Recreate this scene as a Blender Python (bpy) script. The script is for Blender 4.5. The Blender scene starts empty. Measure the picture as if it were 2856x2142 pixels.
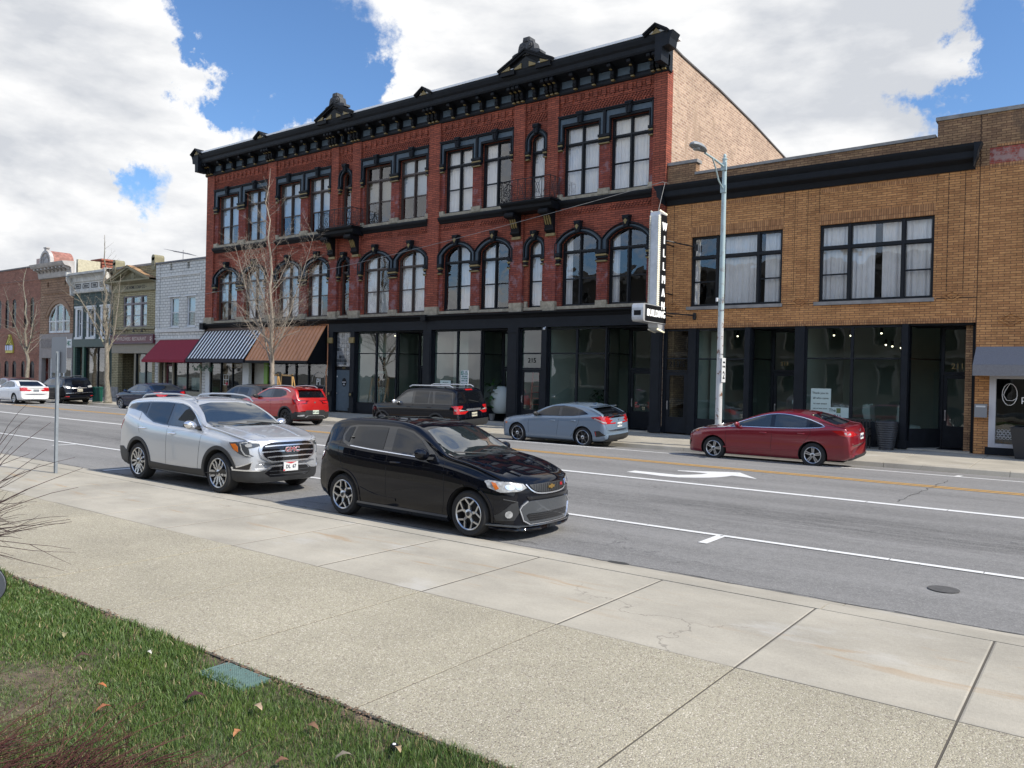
import bpy, bmesh, math, random
import numpy as np
from mathutils import Vector, Matrix, geometry
from mathutils.bvhtree import BVHTree
rad = math.radians
sc = bpy.context.scene
COL = sc.collection
# ---------------------------------------------------------------- camera
CAM_H = 2.162
CF, CCX, CCY = 2231.84, 1428.0, 1071.0
CR = Vector((0.800377, 0.599057, 0.022959)); CU = Vector((-0.022503, -0.008248, 0.999713)); CFW = Vector((-0.599075, 0.800664, -0.006879))
cd = bpy.data.cameras.new('camera'); cam = bpy.data.objects.new('camera', cd); COL.objects.link(cam)
cd.sensor_fit = 'HORIZONTAL'; cd.sensor_width = 36.0; cd.lens = 36.0 * CF / 2856.0
cd.clip_start = 0.05; cd.clip_end = 4000
cam.matrix_world = Matrix(((CR.x, CU.x, -CFW.x, 0), (CR.y, CU.y, -CFW.y, 0), (CR.z, CU.z, -CFW.z, CAM_H), (0, 0, 0, 1)))
sc.camera = cam
def skydir(px, py):      # direction in the sky of a place in the cloud cover (used once, to lay out the clouds)
 return (CFW + CR * ((px - CCX) / CF) + CU * ((CCY - py) / CF)).normalized()
# ---------------------------------------------------------------- light
SUN_AZ, SUN_EL = 8.0, 46.0      # azimuth from +x (along the street) towards +y (behind the buildings)
sd = bpy.data.lights.new('sun', 'SUN'); sd.energy = 4.7; sd.angle = rad(0.53); sd.color = (1.0, 0.93, 0.82)
sun = bpy.data.objects.new('sun', sd); COL.objects.link(sun)
sdir = Vector((math.cos(rad(SUN_EL)) * math.cos(rad(SUN_AZ)), math.cos(rad(SUN_EL)) * math.sin(rad(SUN_AZ)), math.sin(rad(SUN_EL))))
sun.rotation_euler = sdir.to_track_quat('Z', 'Y').to_euler()
sun.location = sdir * 60
class NT:
 def __init__(s, tree): s.t = tree; s.n = tree.nodes; s.l = tree.links
 def node(s, typ, **kw):
  nd = s.n.new(typ)
  for k, v in kw.items(): setattr(nd, k, v)
  return nd
 def put(s, sock, v):
  if v is None: return
  if hasattr(v, 'is_linked') or isinstance(v, bpy.types.NodeSocket): s.l.new(v, sock)
  else:
   if isinstance(v, (tuple, list)) and len(v) == 3 and sock.type == 'RGBA': v = (*v, 1)
   sock.default_value = v
 def math(s, op, a, b=None, c=None, clamp=False):
  nd = s.node('ShaderNodeMath', operation=op, use_clamp=clamp)
  for i, v in enumerate((a, b, c)):
   if v is not None: s.put(nd.inputs[i], v)
  return nd.outputs[0]
 def vmath(s, op, a, b=None, scale=None):
  nd = s.node('ShaderNodeVectorMath', operation=op); s.put(nd.inputs[0], a)
  if b is not None: s.put(nd.inputs[1], b)
  if scale is not None: s.put(nd.inputs[3], scale)
  return nd.outputs['Value'] if op in ('DISTANCE', 'LENGTH', 'DOT_PRODUCT') else nd.outputs[0]
 def mix(s, f, a, b, mode='MIX'):
  nd = s.node('ShaderNodeMix', data_type='RGBA', blend_type=mode)
  s.put(nd.inputs[0], f); s.put(nd.inputs[6], a); s.put(nd.inputs[7], b); return nd.outputs[2]
 def noise(s, vec, scale, detail=4, rough=0.5, dist=0.0, out=0):
  nd = s.node('ShaderNodeTexNoise'); s.put(nd.inputs['Vector'], vec); s.put(nd.inputs['Scale'], scale)
  nd.inputs['Detail'].default_value = detail; nd.inputs['Roughness'].default_value = rough; nd.inputs['Distortion'].default_value = dist
  return nd.outputs[out]
 def ramp(s, f, a, b, lo=0.0, hi=1.0, smooth=True):
  nd = s.node('ShaderNodeMapRange', interpolation_type='SMOOTHSTEP' if smooth else 'LINEAR')
  s.put(nd.inputs[0], f)
  for i, v in enumerate((a, b, lo, hi)): s.put(nd.inputs[i + 1], v)
  return nd.outputs[0]
 def comb(s, x=0.0, y=0.0, z=0.0):
  nd = s.node('ShaderNodeCombineXYZ')
  for i, v in enumerate((x, y, z)): s.put(nd.inputs[i], v)
  return nd.outputs[0]
 def sep(s, v):
  nd = s.node('ShaderNodeSeparateXYZ'); s.put(nd.inputs[0], v); return nd.outputs
 def obj(s): return s.node('ShaderNodeTexCoord').outputs['Object']
 def bump(s, h, strength=0.3, dist=0.01):
  nd = s.node('ShaderNodeBump'); nd.inputs['Strength'].default_value = strength; nd.inputs['Distance'].default_value = dist
  s.put(nd.inputs['Height'], h); return nd.outputs[0]
# ---------------------------------------------------------------- world: daylight sky with broken cloud
w = bpy.data.worlds.new('World'); sc.world = w; w.use_nodes = True; w.cycles.sampling_method = 'MANUAL'; w.cycles.sample_map_resolution = 1024
T = NT(w.node_tree); T.n.clear()
sky = T.node('ShaderNodeTexSky', sky_type='NISHITA'); sky.sun_disc = False; sky.sun_elevation = rad(SUN_EL)
sky.sun_rotation = rad(90 - SUN_AZ); sky.air_density = 1.0; sky.dust_density = 0.6; sky.ozone_density = 1.6
dirv = T.node('ShaderNodeTexCoord').outputs['Generated']
sx, sy, sz = T.sep(dirv)
den = T.math('ADD', T.math('MAXIMUM', sz, 0.0), 0.62)
pv = T.comb(T.math('DIVIDE', sx, den), T.math('DIVIDE', sy, den), T.math('MULTIPLY', sz, 2.3))
n1 = T.noise(pv, 2.5, 9, 0.56, 0.1)
n2 = T.noise(T.vmath('ADD', pv, (7.3, 2.1, 0.4)), 8.0, 6, 0.60)
vor = T.node('ShaderNodeTexVoronoi', feature='SMOOTH_F1'); vor.inputs['Smoothness'].default_value = 0.6
T.put(vor.inputs['Vector'], T.vmath('ADD', pv, T.vmath('SCALE', T.noise(pv, 4.0, 6, 0.6, out=1), scale=0.35))); vor.inputs['Scale'].default_value = 7.0
cover = T.math('ADD', T.math('ADD', T.math('MULTIPLY', n1, 0.66), T.math('MULTIPLY', n2, 0.30)), T.math('MULTIPLY', vor.outputs['Distance'], -0.10))
cover = T.math('ADD', cover, 0.06)
cover = T.math('ADD', cover, T.math('ADD', T.ramp(sz, 0.50, 0.85, 0.0, -0.14), T.ramp(sz, 0.0, 0.16, 0.10, 0.0)))
wv = T.vmath('SUBTRACT', T.noise(dirv, 7.0, 7, 0.66, out=1), (0.5, 0.5, 0.5))
dw = T.vmath('ADD', dirv, T.vmath('SCALE', wv, scale=0.22))      # ragged edges for every gap and bank
holes = [((900, 20), .10, .24), ((700, 190), .07, .17), ((800, 330), .06, .19), ((560, 60), .07, .20), ((930, 240), .05, .16), ((760, 150), .055, .14), ((1010, 300), .045, .22), ((540, 10), .045, .18), ((300, 530), .032, .30), ((420, 590), .05, .30), ((10, 585), .03, .2), ((560, 250), .045, .24),
         ((2650, 20), .045, .30), ((2760, 50), .05, .26), ((2710, 290), .06, .30), ((2830, 250), .07, .32), ((2540, 350), .05, .24), ((2420, 390), .05, .22), ((480, 150), .035, .26), ((640, 250), .035, .22), ((360, 60), .03, .18), ((950, 180), .06, .26), ((630, 340), .04, .12), ((2010, 95), .012, .16), ((1310, 300), .03, .12), ((2330, 70), .03, .14), ((860, 260), .04, .12), ((600, 60), .05, .10)]
lumps = [((250, 250), .28, .22), ((1500, 120), .26, .22), ((2150, 220), .26, .24), ((200, 720), .10, .16), ((1100, 380), .07, .10), ((1750, 40), .15, .22), ((520, 720), .06, .14), ((2450, 120), .12, .18), ((60, 120), .16, .18), ((1180, 60), .07, .12), ((660, 470), .09, .16), ((2500, 230), .08, .14)]
fld = None
for (p, r, a) in holes + [(p, r, -a) for p, r, a in lumps]:
 dd = T.vmath('DISTANCE', dw, tuple(skydir(*p)))
 v = T.math('MULTIPLY', T.ramp(dd, 0.0, r * 1.5, 1.0, 0.0), -a)
 fld = v if fld is None else T.math('ADD', fld, v)
cov = T.math('ADD', cover, fld)
mask = T.ramp(cov, 0.385, 0.565)
shade = T.noise(T.vmath('ADD', pv, (0.12, -0.10, 0.5)), 3.0, 6, 0.52, 0.1)
thick = T.ramp(T.math('ADD', cover, T.math('MULTIPLY', fld, 0.25)), 0.46, 0.78, 0.0, 1.0)
billow = T.ramp(vor.outputs['Distance'], 0.05, 0.55, 0.16, -0.16)
edge = T.math('SUBTRACT', T.noise(T.vmath('ADD', pv, (0.025, 0.01, 0.05)), 2.5, 9, 0.56, 0.1), n1)      # lit side of every swelling
br = T.math('ADD', T.ramp(shade, 0.32, 0.62, 0.20, 1.05), T.math('ADD', T.math('MULTIPLY', thick, -0.30), T.math('ADD', billow, T.math('MULTIPLY', edge, 4.0))))
ccol = T.mix(T.math('MAXIMUM', T.math('MINIMUM', br, 1.0), 0.0), (6.1, 6.35, 6.8), (9.6, 9.6, 9.6))
skyb = T.vmath('MULTIPLY', sky.outputs[0], (0.98, 1.28, 1.60))
full = T.mix(mask, skyb, ccol)
lift = T.ramp(sy, -0.35, 0.25, 1.40, 0.92)      # sky brightened behind the camera, added as fill for the shaded facades
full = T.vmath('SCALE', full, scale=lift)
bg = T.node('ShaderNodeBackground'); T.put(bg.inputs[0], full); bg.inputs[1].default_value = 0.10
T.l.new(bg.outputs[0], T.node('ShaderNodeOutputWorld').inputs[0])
sc.view_settings.view_transform = 'Standard'; sc.view_settings.look = 'None'
sc.view_settings.exposure = 0.24; sc.view_settings.gamma = 1.0
sc.render.engine = 'CYCLES'
sc.cycles.max_bounces = 8; sc.cycles.transparent_max_bounces = 12; sc.cycles.glossy_bounces = 3; sc.cycles.diffuse_bounces = 3
sc.cycles.caustics_reflective = False; sc.cycles.caustics_refractive = False
# ---------------------------------------------------------------- object helpers
ORG = {}
def empty(name, loc, label, cat, group=None, rz=0.0):
 o = bpy.data.objects.new(name, None); COL.objects.link(o); o.location = loc; o.rotation_euler = (0, 0, rz)
 o.empty_display_size = 0.2
 o['label'] = label; o['category'] = cat
 if group: o['group'] = group
 ORG[o.name] = Vector(loc); return o
def tag(o, label=None, cat=None, group=None, kind=None):
 if label: o['label'] = label
 if cat: o['category'] = cat
 if group: o['group'] = group
 if kind: o['kind'] = kind
 return o
def copy_thing(root, loc, rz=0.0, label=None, group=None, scale=None):
 def cp(o, par):
  c = o.copy(); COL.objects.link(c)
  if par is not None: c.parent = par
  for k in kids.get(o.name, []): cp(k, c)
  return c
 kids = {}
 for o in COL.objects:
  if o.parent: kids.setdefault(o.parent.name, []).append(o)
 r = cp(root, None); r.location = loc; r.rotation_euler = (0, 0, rz)
 if scale: r.scale = (scale,) * 3
 if label: r['label'] = label
 if group: r['group'] = group
 return r
class MB:
 def __init__(s): s.v = []; s.f = []; s.m = []; s.cur = 0
 def mat(s, i): s.cur = i; return s
 def face(s, ids): s.f.append(tuple(ids)); s.m.append(s.cur)
 def add(s, vs, fs):
  b = len(s.v); s.v.extend([tuple(p) for p in vs])
  for f in fs: s.face([b + i for i in f])
 def box(s, x0, x1, y0, y1, z0, z1):
  s.add([(x0, y0, z0), (x1, y0, z0), (x1, y1, z0), (x0, y1, z0), (x0, y0, z1), (x1, y0, z1), (x1, y1, z1), (x0, y1, z1)],
              [(0, 3, 2, 1), (4, 5, 6, 7), (0, 1, 5, 4), (1, 2, 6, 5), (2, 3, 7, 6), (3, 0, 4, 7)]); return s
 def prism(s, poly, a0, a1, ax='y'):      # polygon in the plane across axis ax, extruded along it
  n = len(poly)
  def P(u, v, a): return (u, a, v) if ax == 'y' else ((a, u, v) if ax == 'x' else (u, v, a))
  vs = [P(u, v, a0) for u, v in poly] + [P(u, v, a1) for u, v in poly]
  fs = [tuple(range(n)), tuple(range(2 * n - 1, n - 1, -1))] + [(i, i + n, (i + 1) % n + n, (i + 1) % n) for i in range(n)]
  s.add(vs, fs); return s
 def quad(s, a, b, c, d): s.add([a, b, c, d], [(0, 1, 2, 3)]); return s
 def tube(s, pts, r, n=8, cap=True):
  pts = [Vector(p) for p in pts]; rs = r if isinstance(r, (list, tuple)) else [r] * len(pts)
  vs = []; up = None
  for i, p in enumerate(pts):
   d = (pts[min(i + 1, len(pts) - 1)] - pts[max(i - 1, 0)])
   if d.length < 1e-9: d = Vector((0, 0, 1))
   d.normalize()
   if up is None: up = Vector((0, 0, 1)) if abs(d.z) < 0.9 else Vector((1, 0, 0))
   a = d.cross(up).normalized(); b = a.cross(d).normalized(); up = b
   for k in range(n):
    t = 2 * math.pi * k / n; vs.append(p + (a * math.cos(t) + b * math.sin(t)) * rs[i])
  fs = []
  for i in range(len(pts) - 1):
   for k in range(n): fs.append((i * n + k, i * n + (k + 1) % n, (i + 1) * n + (k + 1) % n, (i + 1) * n + k))
  if cap: fs.append(tuple(range(n - 1, -1, -1))); fs.append(tuple((len(pts) - 1) * n + k for k in range(n)))
  s.add(vs, fs); return s
 def lathe(s, prof, c=(0, 0, 0), n=24, ax='z', sq=1.0, cap=True):
  vs = []; fs = []
  for (r, h) in prof:
   for k in range(n):
    t = 2 * math.pi * k / n; a, b = r * math.cos(t), r * math.sin(t) * sq
    vs.append((c[0] + a, c[1] + b, c[2] + h) if ax == 'z' else ((c[0] + a, c[1] + h, c[2] + b) if ax == 'y' else (c[0] + h, c[1] + a, c[2] + b)))
  m = len(prof)
  for i in range(m - 1):
   for k in range(n): fs.append((i * n + k, i * n + (k + 1) % n, (i + 1) * n + (k + 1) % n, (i + 1) * n + k))
  if cap: fs.append(tuple(range(n - 1, -1, -1))); fs.append(tuple((m - 1) * n + k for k in range(n)))
  s.add(vs, fs); return s
 def blob(s, c, r, sx=1, sy=1, sz=1, n=8):
  prof = [(max(1e-4, math.sin(math.pi * i / n)) * r, -math.cos(math.pi * i / n) * r) for i in range(n + 1)]
  b0 = len(s.v); s.lathe(prof, (0, 0, 0), n + 2)
  for i in range(b0, len(s.v)):
   x, y, z = s.v[i]; s.v[i] = (c[0] + x * sx, c[1] + y * sy, c[2] + z * sz)
  return s
 def holed(s, outer, holes, y0, y1, ax='y', back=False):      # a wall: outline with holes (u, v) and real thickness
  loops = [outer] + holes
  tri = geometry.tessellate_polygon([[Vector((u, v, 0)) for u, v in lp] for lp in loops])
  flat = [p for lp in loops for p in lp]
  def P(u, v, a): return (u, a, v) if ax == 'y' else ((a, u, v) if ax == 'x' else (u, v, a))
  n = len(flat)
  fs = [t for t in tri]
  vs = [P(u, v, y0) for u, v in flat] + [P(u, v, y1) for u, v in flat]
  if back: fs += [(c + n, b + n, a + n) for a, b, c in tri]
  k = 0
  for lp in loops:
   m = len(lp)
   for i in range(m): fs.append((k + i, k + (i + 1) % m, k + (i + 1) % m + n, k + i + n))
   k += m
  s.add(vs, fs); return s
 def build(s, name, mats, parent=None, smooth=False, loc=None, local=False, sharp=None):
  me = bpy.data.meshes.new(name)
  org = Vector((0, 0, 0))
  if parent is not None and not local: org = ORG[parent.name]
  elif parent is None and loc is not None: org = Vector(loc)
  me.from_pydata([(p[0] - org.x, p[1] - org.y, p[2] - org.z) for p in s.v], [], s.f)
  if not isinstance(mats, (list, tuple)): mats = [mats]
  for m in mats: me.materials.append(m)
  if len(mats) > 1: me.polygons.foreach_set('material_index', s.m)
  me.validate();
  bm = bmesh.new(); bm.from_mesh(me); bmesh.ops.recalc_face_normals(bm, faces=bm.faces); bm.to_mesh(me); bm.free()
  if smooth or sharp:
   me.polygons.foreach_set('use_smooth', [True] * len(me.polygons))
   me.set_sharp_from_angle(angle=rad(sharp or 35))
  o = bpy.data.objects.new(name, me); COL.objects.link(o)
  if parent is not None: o.parent = parent; ORG[o.name] = org
  else:
   o.location = org; ORG[o.name] = org
  return o
def text_mb(mb, txt, size, place, depth=0.01, w=1.0, bold=0.0, space=1.0):
 """lettering as solid geometry; place(u, v, d) maps text plane coordinates to the world"""
 cu = bpy.data.curves.new('lettering', 'FONT'); cu.body = txt; cu.size = size; cu.align_x = 'CENTER'; cu.align_y = 'CENTER'
 cu.extrude = depth / 2; cu.offset = bold; cu.space_character = space; cu.resolution_u = 3
 o = bpy.data.objects.new('lettering', cu); COL.objects.link(o)
 me = bpy.data.meshes.new_from_object(o.evaluated_get(bpy.context.evaluated_depsgraph_get()))
 vs = [place(v.co.x * w, v.co.y, v.co.z) for v in me.vertices]
 mb.add(vs, [tuple(p.vertices) for p in me.polygons])
 bpy.data.objects.remove(o); bpy.data.curves.remove(cu); bpy.data.meshes.remove(me)
 return mb
def on_wall(x, y, z, flip=1):       # text facing -y
 return lambda u, v, d: (x + u, y - d, z + v)
# ---------------------------------------------------------------- materials
def pmat(name, col, rough=0.6, metal=0.0, spec=0.5, coat=0.0, var=0.0, vscale=6.0, bump=0.0, bscale=60.0, emit=None, es=0.0):
 m = bpy.data.materials.new(name); m.use_nodes = True; t = NT(m.node_tree); b = t.n['Principled BSDF']
 t.put(b.inputs['Base Color'], col); b.inputs['Roughness'].default_value = rough; b.inputs['Metallic'].default_value = metal
 b.inputs['Specular IOR Level'].default_value = spec; b.inputs['Coat Weight'].default_value = coat; b.inputs['Coat Roughness'].default_value = 0.03
 if var > 0:
  nz = t.noise(t.obj(), vscale, 6, 0.6); f = t.ramp(nz, 0.3, 0.7, 1 - var, 1 + var, False)
  t.put(b.inputs['Base Color'], t.vmath('SCALE', tuple(col), scale=f))
 if bump > 0: t.put(b.inputs['Normal'], t.bump(t.noise(t.obj(), bscale, 5, 0.6), bump, 0.01))
 if emit: t.put(b.inputs['Emission Color'], emit); b.inputs['Emission Strength'].default_value = es
 return m
def brick(name, c1, c2, mortar, bw=0.215, rh=0.073, ms=0.008, var=0.25, stain=None, rough=0.85, bumpk=0.5, off=0.5, wash=None):
 m = bpy.data.materials.new(name); m.use_nodes = True; t = NT(m.node_tree); b = t.n['Principled BSDF']
 ox, oy, oz = t.sep(t.obj())
 vec = t.comb(t.math('ADD', ox, oy), oz, 0.0)
 bt = t.node('ShaderNodeTexBrick'); t.put(bt.inputs['Vector'], vec); bt.offset = off
 t.put(bt.inputs['Color1'], c1); t.put(bt.inputs['Color2'], c2); t.put(bt.inputs['Mortar'], mortar)
 bt.inputs['Scale'].default_value = 1.0; bt.inputs['Mortar Size'].default_value = ms; bt.inputs['Mortar Smooth'].default_value = 0.3
 bt.inputs['Brick Width'].default_value = bw; bt.inputs['Row Height'].default_value = rh; bt.inputs['Bias'].default_value = -0.1
 nz = t.noise(t.obj(), 0.8, 6, 0.62); f = t.ramp(nz, 0.3, 0.7, 1 - var, 1 + var, False)
 nf = t.noise(t.obj(), 9.0, 3, 0.6); f = t.math('MULTIPLY', f, t.ramp(nf, 0.3, 0.7, 0.85, 1.15, False))
 col = t.vmath('SCALE', bt.outputs['Color'], scale=f)
 if stain:
  sn = t.ramp(t.noise(t.vmath('MULTIPLY', t.obj(), (1.0, 1.0, 0.35)), 1.3, 7, 0.65), 0.52, 0.72)
  col = t.mix(sn, col, stain)
 if wash:
  wn = t.ramp(t.noise(t.obj(), 2.2, 8, 0.7), 0.50, 0.62); col = t.mix(t.math('MULTIPLY', wn, 0.75), col, wash)
 t.put(b.inputs['Base Color'], col); b.inputs['Roughness'].default_value = rough; b.inputs['Specular IOR Level'].default_value = 0.3
 h = t.math('MULTIPLY', bt.outputs['Fac'], -1.0)
 t.put(b.inputs['Normal'], t.bump(t.math('ADD', h, t.math('MULTIPLY', nf, 0.4)), bumpk, 0.008))
 return m
def glass(name, tint=(0.75, 0.8, 0.78), refl=1.0, ior=1.5, wob=0.012, wscale=1.3, base=0.0):
 m = bpy.data.materials.new(name); m.use_nodes = True; t = NT(m.node_tree); t.n.clear()
 g = t.node('ShaderNodeBsdfGlossy'); g.inputs['Roughness'].default_value = 0.0; g.inputs['Color'].default_value = (refl, refl, refl, 1)
 tr = t.node('ShaderNodeBsdfTransparent'); t.put(tr.inputs['Color'], tint)
 ge = t.node('ShaderNodeNewGeometry'); cs = t.math('ABSOLUTE', t.vmath('DOT_PRODUCT', ge.outputs['Incoming'], ge.outputs['Normal']))
 r0 = ((ior - 1) / (ior + 1)) ** 2
 fr = t.math('ADD', t.math('MULTIPLY', t.math('POWER', t.math('SUBTRACT', 1.0, cs), 4.0), 1 - r0), r0)
 nrm = t.bump(t.noise(t.obj(), wscale, 2, 0.5), 1.0, wob)
 t.put(g.inputs['Normal'], nrm)
 mx = t.node('ShaderNodeMixShader')
 t.put(mx.inputs[0], t.math('ADD', fr, base, clamp=True)); t.l.new(tr.outputs[0], mx.inputs[1]); t.l.new(g.outputs[0], mx.inputs[2])
 t.l.new(mx.outputs[0], t.node('ShaderNodeOutputMaterial').inputs[0])
 return m
M = {}
M['red_brick'] = brick('red_brick', (.36, .096, .055), (.22, .060, .038), (.10, .034, .025), bw=.42, rh=.09, ms=.014, var=.22)
M['red_brick_worn'] = brick('red_brick_worn', (.27, .066, .042), (.18, .045, .033), (.11, .035, .032), bw=.42, rh=.09, ms=.014, var=.22, wash=(.24, .15, .16))
M['side_brick'] = brick('side_brick', (.47, .325, .225), (.29, .18, .125), (.52, .42, .33), bw=.30, rh=.11, ms=.016, var=.16, stain=(.33, .235, .165))
M['tan_brick'] = brick('tan_brick', (.56, .285, .112), (.39, .18, .07), (.13, .075, .045), bw=.31, rh=.078, ms=.009, var=.16)
M['tan_soldier'] = brick('tan_soldier', (.48, .25, .11), (.30, .14, .06), (.13, .07, .04), bw=.075, rh=.30, ms=.008, var=.16, off=0.0)
M['old_brick'] = brick('old_brick', (.34, .21, .11), (.20, .115, .065), (.10, .055, .035), bw=.26, rh=.078, ms=.010, var=.30, stain=(.13, .085, .055))
M['patch_brick'] = brick('patch_brick', (.32, .07, .05), (.24, .05, .04), (.25, .14, .11), bw=.22, rh=.078, var=.3, wash=(.4, .3, .27))
M['white_brick'] = brick('white_brick', (.62, .62, .58), (.56, .56, .53), (.30, .30, .28), bw=.44, rh=.19, ms=.022, var=.10, bumpk=1.0)
M['olive_brick'] = brick('olive_brick', (.36, .32, .19), (.30, .26, .15), (.09, .075, .045), bw=.50, rh=.12, ms=.018, var=.18)
M['green_block'] = brick('green_block', (.032, .062, .055), (.024, .048, .045), (.010, .022, .02), bw=.46, rh=.19, ms=.022, var=.2, rough=.6)
M['brown_block'] = brick('brown_block', (.30, .19, .12), (.25, .155, .10), (.12, .075, .05), bw=.50, rh=.20, ms=.022, var=.2)
M['brown_brick'] = brick('brown_brick', (.31, .145, .10), (.23, .105, .075), (.15, .085, .065), bw=.30, rh=.10, ms=.012, var=.2)
M['paint'] = pmat('charcoal_paint', (.0095, .012, .016), .6, spec=.22, var=.22, vscale=3.0)
M['paint_blk'] = pmat('black_paint', (.0045, .0055, .0075), .6, spec=.22, var=.3)
M['paint_slate'] = pmat('slate_paint', (.075, .105, .13), .6, spec=.3, var=.12)
M['gold'] = pmat('gold_paint', (.22, .16, .055), .5, var=.2, vscale=12)
M['stone'] = pmat('sandstone', (.33, .29, .215), .9, var=.35, vscale=5.0, bump=.4, bscale=14)
M['limestone'] = pmat('grey_limestone', (.26, .25, .235), .9, var=.25, vscale=3.0, bump=.2, bscale=20)
M['roofcap'] = pmat('pale_roof_flashing', (.80, .80, .79), .5)
M['roof'] = pmat('roof_membrane', (.10, .10, .10), .9, var=.3)
M['sash_brown'] = pmat('brown_sash_paint', (.060, .042, .034), .5, var=.15)
M['sash_black'] = pmat('black_sash_paint', (.008, .010, .013), .5, spec=.3)
M['white_paint'] = pmat('white_paint', (.60, .62, .62), .5, var=.06)
M['curtain'] = pmat('curtain_cloth', (.86, .83, .80), .9, var=.06, vscale=2.0)
M['shade'] = pmat('roller_shade', (.46, .52, .56), .8, var=.06)
M['lace'] = pmat('lace_curtain', (.48, .52, .52), .9, var=.25, vscale=30.0)
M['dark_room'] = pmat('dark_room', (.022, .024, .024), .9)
M['room_wall'] = pmat('room_wall', (.42, .49, .46), .8, var=.08, vscale=.7)
M['room_floor'] = pmat('room_floor', (.12, .10, .085), .5)
M['room_dark'] = pmat('room_dark_wall', (.06, .066, .064), .8, var=.2)
M['glass_up'] = glass('upper_window_glass', (.86, .88, .88), 1.0, 1.75, .010, 1.1, .02)
M['glass_shop'] = glass('shop_window_glass', (.66, .74, .71), 1.0, 1.75, .006, .7, .02)
M['sheetglass'] = glass('old_sheet_glass', (.8, .82, .82), 1.0, 1.9, .030, 2.0, .05)
M['iron'] = pmat('black_iron', (.012, .012, .013), .5)
M['bulb'] = pmat('lit_bulb', (1, .9, .7), .5, emit=(1, .86, .62), es=5.0)
M['steel'] = pmat('brushed_steel', (.45, .45, .46), .35, metal=1.0)
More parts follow.
